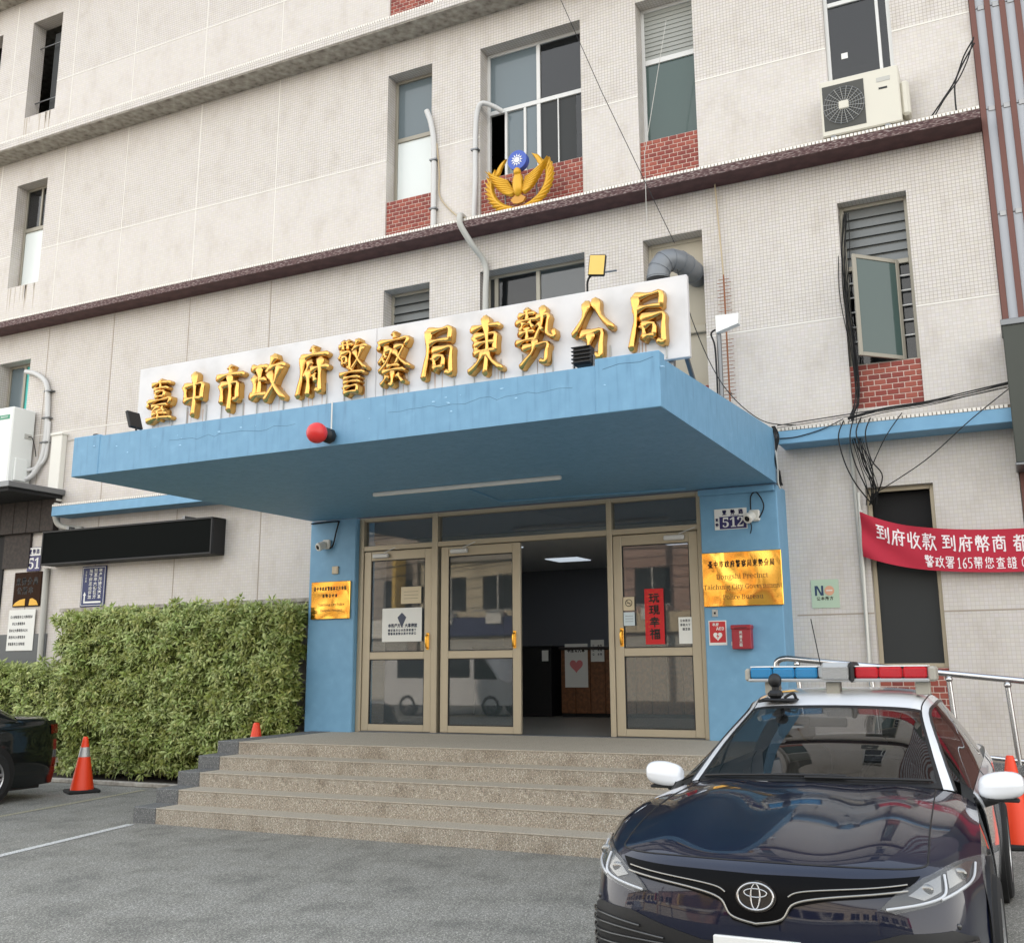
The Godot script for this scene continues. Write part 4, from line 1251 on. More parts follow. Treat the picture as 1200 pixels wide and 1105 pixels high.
func make_crest() -> void:
	var s := thing("eagle_crest", "golden eagle crest with a blue sun disc on the purple ledge", "emblem", V(-5.985, 7.985, -0.06))
	var b := MB.new()
	# body and tail
	b.ball(V(0, 0.34, 0.05), V(0.085, 0.19, 0.075), 16, 12)
	b.ball(V(0.0, 0.52, 0.07), V(0.055, 0.065, 0.06), 14, 10)
	part(s, "eagle_body", b, M.gold_paint)
	b = MB.new()
	b.prism(PackedVector2Array([Vector2(-0.03, 0.19), Vector2(0.03, 0.19), Vector2(0.12, 0.12), Vector2(0.075, 0.06), Vector2(0.0, 0.045), Vector2(-0.075, 0.06), Vector2(-0.12, 0.12)]), 0.01, 0.055)
	part(s, "tail", b, M.gold_dull)
	for sd in [-1.0, 1.0]:
		b = MB.new()
		for k in 9:
			var t := k / 8.0
			var root := V(sd * lerpf(0.05, 0.13, t), lerpf(0.24, 0.40, t), 0.02)
			var tip := V(sd * lerpf(0.19, 0.50, pow(t, 0.9)), lerpf(0.21, 0.62, pow(t, 1.4)), 0.06)
			blade(b, root, tip, 0.046, 0.045 + 0.005 * k, -0.06 * sd)
		part(s, "wing", b, M.gold_paint)
		b = MB.new()
		for k in 10:
			var a := lerpf(-1.35, 0.15, k / 9.0)
			var c := V(sd * 0.44 * cos(a), 0.40 + 0.40 * sin(a), 0.0)
			var dir := V(-sd * sin(a), cos(a), 0)
			var outw := V(sd * cos(a), sin(a), 0)
			blade(b, c, c + dir * 0.19 + outw * 0.08, 0.042, 0.045, 0.05 * sd)
			blade(b, c, c + dir * 0.20 - outw * 0.03, 0.042, 0.05, -0.05 * sd)
		for k in 6:
			var a := lerpf(0.3, 0.7, k / 5.0)
			var c := V(sd * 0.42 * cos(a), 0.42 + 0.42 * sin(a), -0.01)
			blade(b, c, c + V(-sd * 0.12, 0.10, 0), 0.034, 0.035)
		part(s, "wreath", b, M.gold_paint)
	b = MB.new()
	b.tube(smooth([V(-0.12, 0.02, 0.0), V(0.0, 0.0, 0.02), V(0.12, 0.02, 0.0)], 5), 0.022, 8)
	part(s, "ribbon", b, M.gold_dull)
	var disc := node_part(s, "sun_disc", V(0, 0.70, 0.03))
	b = MB.new()
	b.xf = Transform3D(Basis(Vector3.RIGHT, PI / 2), Vector3.ZERO)
	b.lathe([Vector2(0.0, -0.05), Vector2(0.145, -0.05), Vector2(0.15, -0.045), Vector2(0.15, 0.045), Vector2(0.145, 0.05), Vector2(0.0, 0.05)], 40)
	part(disc, "disc", b, mat(rgb8(58, 86, 172), 0.35))
	b = MB.new()
	var circ := PackedVector2Array()
	for k in 24:
		circ.append(Vector2(cos(TAU * k / 24), sin(TAU * k / 24)) * 0.042)
	b.prism(circ, 0.049, 0.056)
	for k in 12:
		var a := TAU * k / 12
		var d := Vector2(cos(a), sin(a))
		var n := Vector2(-d.y, d.x)
		b.prism(PackedVector2Array([d * 0.052 - n * 0.013, d * 0.095, d * 0.052 + n * 0.013]), 0.049, 0.055)
	part(disc, "sun", b, M.white)
	part(s, "stand", tb([V(0.25, 0.0, -0.06), V(0.25, 0.4, -0.03)], 0.012, 6), M.dark_steel)
	part(s, "stand", tb([V(-0.25, 0.0, -0.06), V(-0.25, 0.4, -0.03)], 0.012, 6), M.dark_steel)


# ---------------------------------------------------------------- plates and signs
func make_signs() -> void:
	var s := thing("brass_plaque", "large crumpled brass plaque with Chinese and English lettering right of the doors", "plaque", V(-3.49, 2.305, 0.102))
	part(s, "plate", bx(V(0, 0, 0), V(0.945, 0.635, 0.03), 0.006), M.brass)
	var b := MB.new()
	print_row(b, "臺中市政府警察局東勢分局", 0.075, 0.455, 0.052, 0.08, 0.067, 0.0085, flat(V(0, 0, 0.033)))
	part(s, "lettering", b, M.ink)
	for q in [["Dongshi Precinct", 0.345, 0.078], ["Taichung City Government", 0.225, 0.074], ["Police Bureau", 0.105, 0.074]]:
		var t := part(s, "lettering", latin(q[0], q[2] * 0.74, true), M.ink_brown, V(0.475, q[1], 0.031))
		t.scale = V(1, 1, 1)
	s = thing("brass_plaque", "smaller crumpled brass plaque on the blue pilaster beside the hedge", "plaque", V(-9.26, 2.31, 0.102))
	part(s, "plate", bx(V(0, 0, 0), V(0.67, 0.525, 0.03), 0.006), M.brass)
	b = MB.new()
	print_row(b, "臺中市政府警察局公方本所", 0.05, 0.40, 0.036, 0.055, 0.0475, 0.006, flat(V(0, 0, 0.033)))
	print_row(b, "東勢分中市", 0.2, 0.30, 0.04, 0.05, 0.055, 0.006, flat(V(0, 0, 0.033)))
	part(s, "lettering", b, M.ink)
	part(s, "lettering", latin("Taichung City Police", 0.035, true), M.ink_brown, V(0.36, 0.2, 0.031))
	part(s, "lettering", latin("Dongshi Precinct", 0.035, true), M.ink_brown, V(0.36, 0.12, 0.031))
	# house number
	s = thing("house_number_plate", "white and dark blue house number plate 512 under the canopy", "number plate", V(-3.32, 3.21, 0.102))
	part(s, "plate", bx(V(0, 0, 0), V(0.395, 0.25, 0.008), 0.003), M.white)
	part(s, "number_field", bx(V(0.062, 0.008, 0.008), V(0.388, 0.155, 0.0105)), M.number_blue)
	part(s, "lettering", latin("512", 0.118, true, true), M.white, V(0.228, 0.082, 0.0115))
	b = MB.new()
	print_row(b, "豐勢路", 0.1, 0.178, 0.05, 0.055, 0.1, 0.009, flat(V(0, 0, 0.011)))
	print_column(b, "東勢", 0.012, 0.14, 0.036, 0.04, 0.06, 0.006, flat(V(0, 0, 0.011)))
	part(s, "lettering", b, M.number_blue)
	part(s, "lettering", latin("Fengshi Rd.", 0.016), M.number_blue, V(0.25, 0.165, 0.0095))
	s = thing("house_number_plate", "small house number plate 51 above the notices at the left wall end", "number plate", V(-15.83, 3.33, W + 0.022))
	part(s, "plate", bx(V(0, 0, 0), V(0.33, 0.42, 0.008), 0.003), M.number_blue)
	part(s, "name_field", bx(V(0.01, 0.27, 0.008), V(0.32, 0.41, 0.0105)), M.white)
	part(s, "lettering", latin("51", 0.19, true, true), M.white, V(0.18, 0.13, 0.0095))
	b = MB.new()
	print_row(b, "豐勢路", 0.03, 0.30, 0.07, 0.08, 0.095, 0.012, flat(V(0, 0, 0.0125)))
	part(s, "lettering", b, M.number_blue)
	# defibrillator sticker
	s = thing("defibrillator_sign", "red sticker with a white heart and AED below the large plaque", "sign", V(-3.45, 1.86, 0.102))
	part(s, "sheet", bx(V(0, 0, 0), V(0.215, 0.285, 0.004)), M.white)
	part(s, "red_field", bx(V(0.012, 0.03, 0.004), V(0.203, 0.273, 0.006)), M.red)
	b = MB.new()
	var heart := PackedVector2Array()
	for k in 28:
		var a := TAU * k / 28
		heart.append(Vector2(0.108 + 0.0034 * 16 * pow(sin(a), 3), 0.105 + 0.0034 * (13 * cos(a) - 5 * cos(2 * a) - 2 * cos(3 * a) - cos(4 * a))))
	b.prism(heart, 0.006, 0.008)
	part(s, "heart", b, M.white)
	b = MB.new()
	b.prism(PackedVector2Array([Vector2(0.112, 0.135), Vector2(0.09, 0.10), Vector2(0.106, 0.10), Vector2(0.1, 0.07), Vector2(0.126, 0.11), Vector2(0.11, 0.11)]), 0.008, 0.0095)
	part(s, "bolt", b, M.red)
	part(s, "lettering", latin("AED", 0.038, false, true), M.white, V(0.14, 0.19, 0.007))
	b = MB.new()
	print_row(b, "本府有", 0.05, 0.222, 0.032, 0.036, 0.04, 0.006, flat(V(0, 0, 0.008)))
	part(s, "lettering", b, M.white)
	s = thing("suggestion_box", "small dark red metal letter box on the blue pilaster", "letter box", V(-3.15, 1.81, 0.101))
	part(s, "body", bx(V(0, 0, 0), V(0.225, 0.26, 0.11), 0.008), M.maroon)
	part(s, "lid", bx(V(-0.008, 0.225, 0), V(0.233, 0.275, 0.125), 0.008), M.maroon)
	part(s, "slot", bx(V(0.04, 0.238, 0.1245), V(0.185, 0.246, 0.1265)), M.black)
	b = MB.new()
	print_column(b, "民意見箱", 0.09, 0.205, 0.034, 0.036, 0.046, 0.006, flat(V(0, 0, 0.1115)))
	part(s, "lettering", b, M.paper)
	part(s, "padlock", bx(V(-0.03, 0.04, 0.0), V(-0.006, 0.09, 0.03), 0.006), M.paper)
	s = thing("wall_socket", "small grey push button plate under the large plaque", "button", V(-3.40, 2.19, 0.101))
	part(s, "plate", bx(V(0, 0, 0), V(0.07, 0.085, 0.012), 0.004), M.plastic_grey)
	part(s, "button", bx(V(0.025, 0.03, 0.012), V(0.047, 0.055, 0.02), 0.003), M.rubber)
	s = thing("metal_plate", "small square tan metal plate above the smaller plaque", "plate", V(-8.92, 2.94, 0.101))
	part(s, "plate", bx(V(0, 0, 0), V(0.11, 0.11, 0.02), 0.005), M.alu_gold)
	part(s, "rim", bx(V(0.015, 0.015, 0.02), V(0.095, 0.095, 0.024), 0.003), M.alu_gold)
	# direction board to the car park
	s = thing("parking_direction_sign", "blue board with white characters and arrow between hedge and black display", "sign", V(-14.46, 2.67, W + 0.004))
	part(s, "board", bx(V(0, 0, 0), V(0.56, 0.68, 0.02), 0.004), M.navy)
	b = MB.new()
	for q in [[0.02, 0.54, 0.02, 0.028], [0.02, 0.54, 0.652, 0.66], [0.02, 0.028, 0.028, 0.652], [0.532, 0.54, 0.028, 0.652]]:
		b.box(V(q[0], q[2], 0.02), V(q[1], q[3], 0.022))
	b.box(V(0.08, 0.06, 0.02), V(0.48, 0.09, 0.022))
	b.box(V(0.08, 0.09, 0.02), V(0.11, 0.19, 0.022))
	b.prism(PackedVector2Array([Vector2(0.06, 0.19), Vector2(0.13, 0.19), Vector2(0.095, 0.25)]), 0.02, 0.022)
	part(s, "arrow", b, M.white)
	b = MB.new()
	print_column(b, "本戶所洽公汽車", 0.40, 0.63, 0.075, 0.058, 0.073, 0.010, flat(V(0, 0, 0.023)))
	print_column(b, "請至本大樓後方", 0.29, 0.63, 0.075, 0.058, 0.073, 0.010, flat(V(0, 0, 0.023)))
	print_column(b, "地下停車場停放", 0.18, 0.63, 0.075, 0.058, 0.073, 0.010, flat(V(0, 0, 0.023)))
	print_column(b, "東勢分局", 0.09, 0.60, 0.03, 0.04, 0.05, 0.006, flat(V(0, 0, 0.023)))
	part(s, "lettering", b, M.white)
	# display
	s = thing("led_display", "long black switched-off message display on the wall above the hedge", "display", V(-15.16, 3.38, W))
	part(s, "housing", bx(V(0, 0, 0), V(3.79, 0.58, 0.29), 0.01), M.black)
	b = MB.new()
	for q in [[0.0, 3.79, 0.0, 0.03], [0.0, 3.79, 0.55, 0.58], [0.0, 0.03, 0.03, 0.55], [3.76, 3.79, 0.03, 0.55]]:
		b.box(V(q[0], q[2], 0.29), V(q[1], q[3], 0.31), 0.004)
	part(s, "bezel", b, M.black)
	part(s, "screen", bx(V(0.03, 0.03, 0.29), V(3.76, 0.55, 0.296)), M.led)
	part(s, "bracket", bx(V(0.5, 0.58, 0.0), V(0.56, 0.64, 0.25)), M.dark_steel)
	part(s, "bracket", bx(V(3.1, 0.58, 0.0), V(3.16, 0.64, 0.25)), M.dark_steel)
	# sticker on the wall right of the entrance
	s = thing("wall_poster", "pale green square poster reading NO on the tiled wall", "poster", V(-2.32, 2.275, W + 0.003))
	part(s, "sheet", bx(V(0, 0, 0), V(0.32, 0.33, 0.006)), M.poster_green)
	part(s, "lettering", latin("N", 0.12, false, true), mat(rgb8(38, 62, 92), 0.6), V(0.09, 0.2, 0.008))
	b = MB.new()
	b.xf = Transform3D(Basis(Vector3.RIGHT, PI / 2), V(0.21, 0.20, 0.008))
	b.lathe([Vector2(0.0, 0.002), Vector2(0.056, 0.002), Vector2(0.056, 0.0)], 24)
	part(s, "face_disc", b, mat(rgb8(214, 160, 130), 0.6))
	b = MB.new()
	b.box(V(0.175, 0.195, 0.0101), V(0.245, 0.207, 0.012))
	part(s, "bar", b, M.paper)
	b = MB.new()
	print_row(b, "公本所方", 0.06, 0.09, 0.04, 0.04, 0.05, 0.006, flat(V(0, 0, 0.0085)))
	part(s, "lettering", b, M.dark_green)
	# notices on the doors
	notice("door_notice", "white notice with a police figure on the left glass door", V(-8.12, 1.98, 0.004), 0.64, 0.455, M.paper, 1)
	notice("door_notice", "plain cream sheet on the left glass door above the notice", V(-7.82, 2.49, 0.004), 0.325, 0.23, M.paper_tan, 0)
	notice("door_notice", "no-smoking sticker on the right glass door", V(-4.555, 2.30, 0.002), 0.145, 0.165, M.paper_tan, 2)
	notice("door_notice", "pale blue sticker below the no-smoking sticker on the right door", V(-4.555, 2.115, 0.002), 0.145, 0.165, M.paper_blue, 0)
	notice("door_notice", "white typed sheet at the right edge of the right glass door", V(-3.85, 1.885, 0.002), 0.165, 0.315, M.paper, 3)
	s = thing("spring_couplet", "red paper strip with four black brush characters on the right glass door", "paper strip", V(-4.275, 1.885, 0.002))
	part(s, "sheet", bx(V(0, 0, 0), V(0.245, 0.67, 0.003)), M.red_paper)
	b = MB.new()
	print_column(b, "玩現幸福", 0.06, 0.615, 0.125, 0.115, 0.145, 0.017, flat(V(0, 0, 0.006)))
	part(s, "lettering", b, M.ink)
	b = MB.new()
	for k in 30:
		var p := Vector2(rng.randf_range(0.01, 0.235), rng.randf_range(0.01, 0.66))
		b.box(V(p.x, p.y, 0.003), V(p.x + 0.005, p.y + 0.005, 0.0042))
	var gf := part(s, "gold_flecks", b, M.brass_plain)
	gf.set_meta("kind", "stuff")


func notice(called: String, label: String, at: Vector3, w: float, h: float, m: Material, style: int) -> void:
	var s := thing(called, label, "notice", at)
	part(s, "sheet", bx(V(0, 0, 0), V(w, h, 0.003)), m)
	var b := MB.new()
	var at0 := flat(V(0, 0, 0.005))
	if style == 1:
		b.prism(PackedVector2Array([Vector2(w * 0.5, h * 0.42), Vector2(w * 0.43, h * 0.6), Vector2(w * 0.39, h * 0.72), Vector2(w * 0.45, h * 0.8), Vector2(w * 0.5, h * 0.86), Vector2(w * 0.55, h * 0.8), Vector2(w * 0.61, h * 0.72), Vector2(w * 0.57, h * 0.6)]), 0.003, 0.0045)
		print_row(b, "本所戶方公", 0.10, h * 0.42, 0.045, 0.05, 0.05, 0.009, at0)
		print_row(b, "大車停放", w * 0.58, h * 0.42, 0.045, 0.05, 0.05, 0.009, at0)
		print_row(b, "請至後方公本所停車場下", 0.1, h * 0.3, 0.032, 0.034, 0.042, 0.006, at0)
		print_row(b, "警察局東勢分局中市府公", 0.1, h * 0.2, 0.032, 0.034, 0.042, 0.006, at0)
		part(s, "print", b, mat(rgb8(74, 80, 96), 0.7))
	elif style == 2:
		var ring := []
		for k in 25:
			ring.append(V(w / 2 + 0.042 * cos(TAU * k / 24), h * 0.56 + 0.042 * sin(TAU * k / 24), 0.004))
		b.tube(ring, 0.004, 6)
		b.tube([V(w / 2 - 0.03, h * 0.56 + 0.03, 0.004), V(w / 2 + 0.03, h * 0.56 - 0.03, 0.004)], 0.003, 6)
		b.box(V(w / 2 - 0.025, h * 0.53, 0.003), V(w / 2 + 0.022, h * 0.57, 0.0042))
		part(s, "print", b, M.ink)
	elif style == 3:
		print_row(b, "公本所方", 0.022, h * 0.82, 0.026, 0.03, 0.033, 0.005, at0)
		print_row(b, "停車大下", 0.022, h * 0.66, 0.026, 0.03, 0.033, 0.005, at0)
		print_row(b, "請至後", 0.05, h * 0.5, 0.026, 0.03, 0.033, 0.005, at0)
		part(s, "print", b, M.ink_grey)
	else:
		for k in 3:
			b.box(V(w * 0.15, h * (0.3 + k * 0.2), 0.003), V(w * 0.85, h * (0.3 + k * 0.2) + 0.004, 0.0042))
		part(s, "print", b, M.ink_grey)


# ---------------------------------------------------------------- banner
func make_banner() -> void:
	var s := thing("red_banner", "long red cloth banner with white characters tied across the dark window", "banner")
	var x0 := -1.68
	var x1 := 2.3
	var sheet := func(x: float, y: float) -> Vector3:
		# x along the banner from its left end, y up from its lower edge, both in metres
		var u: float = x / (x1 - x0)
		var sag: float = -0.36 * (1.0 - exp(-x * 1.55)) * (1.0 - 0.25 * u)
		var top: float = 3.36 + sag
		var hgt: float = 0.47 + 0.03 * exp(-x * 3.0)
		var v: float = y / 0.46
		var yy: float = top - hgt * (1.0 - v) - 0.02 * exp(-x * 2.0) * (1.0 - v)
		var zz: float = W + 0.13 + 0.018 * sin(x * 7.0 + y * 3.0) * exp(-x * 0.7) + 0.03 * exp(-x * 2.5) * sin(y * 16.0 + x * 9.0) + 0.008 * sin(x * 3.1) * v
		return V(x0 + x, yy, zz)
	var b := MB.new()
	var rows := []
	for j in 25:
		var r := []
		for i in 121:
			r.append(sheet.call(i / 120.0 * (x1 - x0), j / 24.0 * 0.46))
		rows.append(r)
	b.surf(rows)
	rows = []
	for j in 25:
		var r := []
		for i in 121:
			r.append(sheet.call(i / 120.0 * (x1 - x0), j / 24.0 * 0.46) - V(0, 0, 0.003))
		rows.append(r)
	b.surf(rows, true)
	part(s, "cloth", b, M.red_cloth)
	var above := func(x: float, y: float) -> Vector3: return sheet.call(x, y) + V(0, 0, 0.004)
	for q in [["到府收款", 0.165, 0.215, 0.142, 0.18, 0.163, 0.016], ["到府幣商", 0.86, 0.215, 0.142, 0.18, 0.171, 0.016], ["都", 1.585, 0.215, 0.142, 0.18, 0.163, 0.016],
			["警政署", 0.665, 0.035, 0.092, 0.125, 0.108, 0.010], ["165", 0.985, 0.035, 0.07, 0.125, 0.056, 0.010], ["幫您查證(", 1.17, 0.035, 0.092, 0.125, 0.112, 0.010]]:
		var text: String = q[0]
		for k in text.length():
			b = MB.new()
			print_row_fine(b, text[k], q[1] + k * q[5], q[2], q[3], q[4], q[5], q[6], above)
			part(s, "character", b, M.cloth_white)
	part(s, "pole", tb([V(-1.715, 1.55, W + 0.05), V(-1.70, 2.6, W + 0.055), V(-1.69, 3.6, W + 0.06)], 0.017, 8), M.plastic)
	part(s, "tie", tb([V(-1.69, 3.36, W + 0.06), V(-1.66, 3.37, W + 0.12)], 0.008, 6), M.white)


func print_row_fine(b: MB, text: String, x0: float, y0: float, w: float, h: float, pitch: float, thick: float, place: Callable) -> void:
	for k in text.length():
		for s in strokes_of(text[k]):
			var pts := []
			for p in s:
				pts.append(V(x0 + k * pitch + p.x / 100.0 * w, y0 + (1.0 - p.y / 100.0) * h, 0))
			pts = dense(pts, 0.02)
			for i in pts.size() - 1:
				var a := Vector2(pts[i].x, pts[i].y)
				var d := Vector2(pts[i + 1].x, pts[i + 1].y)
				var t := (d - a).normalized()
				a -= t * thick * 0.25
				d += t * thick * 0.25
				var nn := Vector2(-t.y, t.x) * thick / 2.0
				b.quad(place.call(a.x - nn.x, a.y - nn.y), place.call(d.x - nn.x, d.y - nn.y), place.call(d.x + nn.x, d.y + nn.y), place.call(a.x + nn.x, a.y + nn.y))


# ---------------------------------------------------------------- cameras, lamps, machines, pipes
func make_fittings() -> void:
	# security cameras
	for q in [["white security camera on the blue pilaster above the smaller plaque", V(-9.03, 3.36, 0.1)], ["white security camera beside the 512 house number plate", V(-2.84, 3.345, 0.1)]]:
		var s := thing("security_camera", q[0], "camera", q[1], "security cameras on the pilasters")
		part(s, "mount", bx(V(-0.055, -0.06, 0), V(0.075, 0.075, 0.05), 0.015), M.plastic)
		var b := MB.new()
		b.xf = Transform3D(Basis(V(0.35, -0.25, 0).normalized(), 0.5) * Basis(Vector3.RIGHT, PI / 2), V(-0.02, 0, 0.05))
		b.lathe([Vector2(0.0, 0.0), Vector2(0.058, 0.0), Vector2(0.06, 0.10), Vector2(0.05, 0.115), Vector2(0.034, 0.115), Vector2(0.034, 0.10)], 24)
		part(s, "housing", b, M.plastic)
		b = MB.new()
		b.xf = Transform3D(Basis(V(0.35, -0.25, 0).normalized(), 0.5) * Basis(Vector3.RIGHT, PI / 2), V(-0.02, 0, 0.05))
		b.lathe([Vector2(0.034, 0.10), Vector2(0.03, 0.112), Vector2(0.0, 0.118)], 20)
		part(s, "lens", b, M.glossy_black)
		b = MB.new()
		if q[1].x < -5:
			b.tube(smooth([V(0.04, -0.05, 0.03), V(0.12, -0.02, 0.03), V(0.17, 0.16, 0.03), V(0.20, 0.30, 0.02), V(0.17, 0.33, 0.015), V(-0.28, 0.325, 0.015)], 5), 0.011, 6)
		else:
			b.tube(smooth([V(0.0, -0.05, 0.03), V(0.07, -0.02, 0.04), V(0.13, 0.12, 0.04), V(0.05, 0.28, 0.03), V(-0.02, 0.24, 0.03), V(-0.03, 0.08, 0.03)], 6), 0.008, 6)
			b.tube(smooth([V(-0.05, -0.06, 0.03), V(-0.03, -0.12, 0.03), V(-0.05, -0.2, 0.02)], 5), 0.006, 6)
		part(s, "cable", b, M.rubber)
	# floodlights on the canopy
	var f := thing("floodlight", "black finned floodlight on the canopy edge in front of the golden characters", "floodlight", V(-3.28, 4.14, 4.16))
	part(f, "housing", bx(V(-0.085, 0.05, -0.05), V(0.085, 0.22, 0.05), 0.012), M.black)
	for k in 5:
		part(f, "fin", bx(V(-0.09, 0.065 + k * 0.034, 0.05), V(0.09, 0.075 + k * 0.034, 0.075), 0.002), M.black)
	part(f, "bracket", bx(V(-0.1, 0.0, -0.02), V(0.1, 0.012, 0.02)), M.dark_steel)
	part(f, "bracket", bx(V(-0.1, 0.012, -0.015), V(-0.088, 0.14, 0.015)), M.dark_steel)
	part(f, "bracket", bx(V(0.088, 0.012, -0.015), V(0.1, 0.14, 0.015)), M.dark_steel)
	f = thing("floodlight", "slim black tilted floodlight at the left end of the white name board", "floodlight", V(-8.62, 4.15, 4.1))
	var b := MB.new()
	b.xf = Transform3D(Basis(Vector3.BACK, 0.35), V(-0.01, 0.15, 0))
	b.box(V(-0.018, -0.08, -0.09), V(0.018, 0.12, 0.09), 0.006)
	part(f, "housing", b, M.black)
	part(f, "bracket", bx(V(-0.01, 0.0, -0.06), V(0.05, 0.012, 0.06)), M.black)
	part(f, "arm", tb([V(0.03, 0.01, 0), V(0.015, 0.12, 0)], 0.012, 6), M.black)
	f = thing("floodlight", "small black lamp lying at the left corner of the canopy", "floodlight", V(-9.1, 4.15, 4.12))
	part(f, "housing", bx(V(-0.08, 0.0, -0.05), V(-0.02, 0.06, 0.05), 0.01), M.black)
	part(f, "arm", tb([V(-0.03, 0.02, 0), V(0.06, 0.015, 0)], 0.01, 6), M.dark_steel)
	f = thing("floodlight", "yellow-faced floodlight on a thin stalk above the name board", "floodlight", V(-3.62, 5.13, 3.2))
	part(f, "stalk", tb(smooth([V(0, -0.45, 0), V(-0.01, 0.1, 0), V(0.0, 0.24, 0.0), V(0.06, 0.30, -0.01)], 5), 0.011, 8), M.rubber)
	b = MB.new()
	b.xf = Transform3D(Basis(Vector3.BACK, -0.12) * Basis(Vector3.UP, 0.15), V(0.1, 0.37, 0))
	b.box(V(-0.085, -0.11, -0.02), V(0.085, 0.11, 0.02), 0.01)
	part(f, "housing", b, M.black)
	b = MB.new()
	b.xf = Transform3D(Basis(Vector3.BACK, -0.12) * Basis(Vector3.UP, 0.15), V(0.1, 0.37, 0))
	b.box(V(-0.075, -0.098, 0.02), V(0.075, 0.098, 0.024))
	part(f, "lamp_face", b, M.yellow_lens)
	b = MB.new()
	b.bar(V(0.17, 0.30, -0.03), V(0.28, 0.31, -0.06), 0.03, 0.012)
	part(f, "bracket", b, M.dark_steel)
	# red police lamp
	f = thing("police_lamp", "red ball lamp on a black socket at the canopy front", "lamp", V(-5.82, 3.80, 4.312))
	b = MB.new()
	b.xf = Transform3D(Basis(Vector3.RIGHT, PI / 2), Vector3.ZERO)
	b.lathe([Vector2(0.0, 0.0), Vector2(0.055, 0.0), Vector2(0.075, 0.03), Vector2(0.075, 0.09), Vector2(0.05, 0.13), Vector2(0.0, 0.13)], 8)
	part(f, "socket", b, M.black)
	b = MB.new()
	b.ball(V(-0.02, 0.0, 0.20), V(0.098, 0.098, 0.098), 28, 18)
	part(f, "globe", b, M.red_globe)
	part(f, "conduit", tb([V(0.0, 0.06, 0.01), V(0.0, 0.34, 0.01)], 0.007, 6), M.plastic)
	# air conditioner on the purple ledge
	f = thing("air_conditioner", "cream outdoor air conditioner with round fan grille on the purple ledge", "air conditioner", V(-1.76, 7.985, -0.02))
	ac_unit(f, 0.94, 0.78, 0.30, true)
	f = thing("air_conditioner", "tall white outdoor air conditioner above the dark shop front at far left", "air conditioner", V(-16.87, 4.83, W + 0.03))
	part(f, "casing", bx(V(0, 0, 0), V(0.92, 1.40, 0.46), 0.02), M.ac_white)
	part(f, "label", bx(V(0.55, 1.18, 0.46), V(0.84, 1.26, 0.464)), mat(rgb8(60, 140, 110), 0.5))
	part(f, "lettering", latin("INVERTER", 0.03), M.white, V(0.695, 1.22, 0.465))
	part(f, "service_cover", bx(V(0.92, 0.08, 0.1), V(0.96, 0.48, 0.36), 0.01), M.ac_white)
	part(f, "valve_plate", bx(V(0.92, 0.86, 0.05), V(0.93, 0.95, 0.2), 0.003), M.plastic_grey)
	part(f, "cable", tb(smooth([V(0.93, 0.9, 0.12), V(1.0, 0.88, 0.1), V(1.02, 0.7, 0.04), V(1.05, 0.55, 0.03)], 5), 0.008, 6), M.rubber)
	# white pipes at far left
	f = thing("coolant_pipe", "pair of white bent coolant pipes beside the tall air conditioner", "pipe")
	part(f, "pipe", tb(smooth([V(-16.3, 7.02, W + 0.05), V(-16.0, 6.93, W + 0.06), V(-15.72, 6.72, W + 0.06), V(-15.64, 6.3, W + 0.05), V(-15.62, 5.75, W + 0.05), V(-15.66, 5.35, W + 0.06), V(-15.8, 5.05, W + 0.1), V(-15.95, 4.95, W + 0.15)], 6), 0.045, 10), M.pipe)
	part(f, "pipe", tb(smooth([V(-15.58, 6.0, W + 0.04), V(-15.57, 5.5, W + 0.04), V(-15.62, 5.28, W + 0.05), V(-15.78, 5.16, W + 0.09), V(-15.95, 5.12, W + 0.14)], 6), 0.032, 10), M.pipe)
	for y in [6.55, 6.05, 5.6]:
		part(f, "clip", bx(V(-15.72, y, W + 0.001), V(-15.54, y + 0.03, W + 0.10), 0.004), M.dark_steel)
	f = thing("cable_trunking", "short upright white cable trunking below the coolant pipes", "trunking")
	part(f, "channel", bx(V(-15.38, 4.52, W + 0.001), V(-15.12, 5.72, W + 0.12), 0.01), M.plastic)
	part(f, "cover_cap", bx(V(-15.40, 5.70, W + 0.001), V(-15.10, 5.74, W + 0.14), 0.006), M.plastic)
	part(f, "cable", tb(smooth([V(-15.1, 5.6, W + 0.02), V(-14.8, 5.58, W + 0.02), V(-14.3, 5.3, W + 0.02), V(-14.1, 4.9, W + 0.02)], 6), 0.007, 6), M.plastic_grey)
	# third floor pipes
	f = thing("drain_pipe", "white pipe with a bent top beside the paper-covered third floor window", "pipe")
	part(f, "pipe", tb(smooth([V(-7.72, 10.08, W + 0.05), V(-7.64, 9.85, W + 0.05), V(-7.59, 9.5, W + 0.04), V(-7.58, 8.9, W + 0.04), V(-7.58, 7.99, W + 0.04)], 6), 0.042, 10), M.pipe)
	part(f, "clip", bx(V(-7.64, 9.2, W), V(-7.52, 9.23, W + 0.09), 0.004), M.dark_steel)
	part(f, "clip", bx(V(-7.64, 8.4, W), V(-7.52, 8.43, W + 0.09), 0.004), M.dark_steel)
	part(f, "thin_cable", tb(smooth([V(-7.55, 9.5, W + 0.02), V(-7.50, 9.0, W + 0.02), V(-7.48, 8.6, W + 0.02), V(-7.2, 8.25, W + 0.04), V(-7.0, 8.10, W + 0.2), V(-6.85, 8.0, -0.02)], 6), 0.012, 6), M.plastic_tan)
	f = thing("drain_pipe", "white hooked pipe entering the wide third floor window beside the crest", "pipe")
	part(f, "pipe", tb(smooth([V(-6.50, 9.86, W - 0.15), V(-6.62, 9.93, W - 0.05), V(-6.75, 9.95, W + 0.05), V(-6.83, 9.8, W + 0.05), V(-6.86, 9.4, W + 0.045), V(-6.86, 8.7, W + 0.045), V(-6.88, 8.03, W + 0.045)], 6), 0.038, 10), M.pipe)
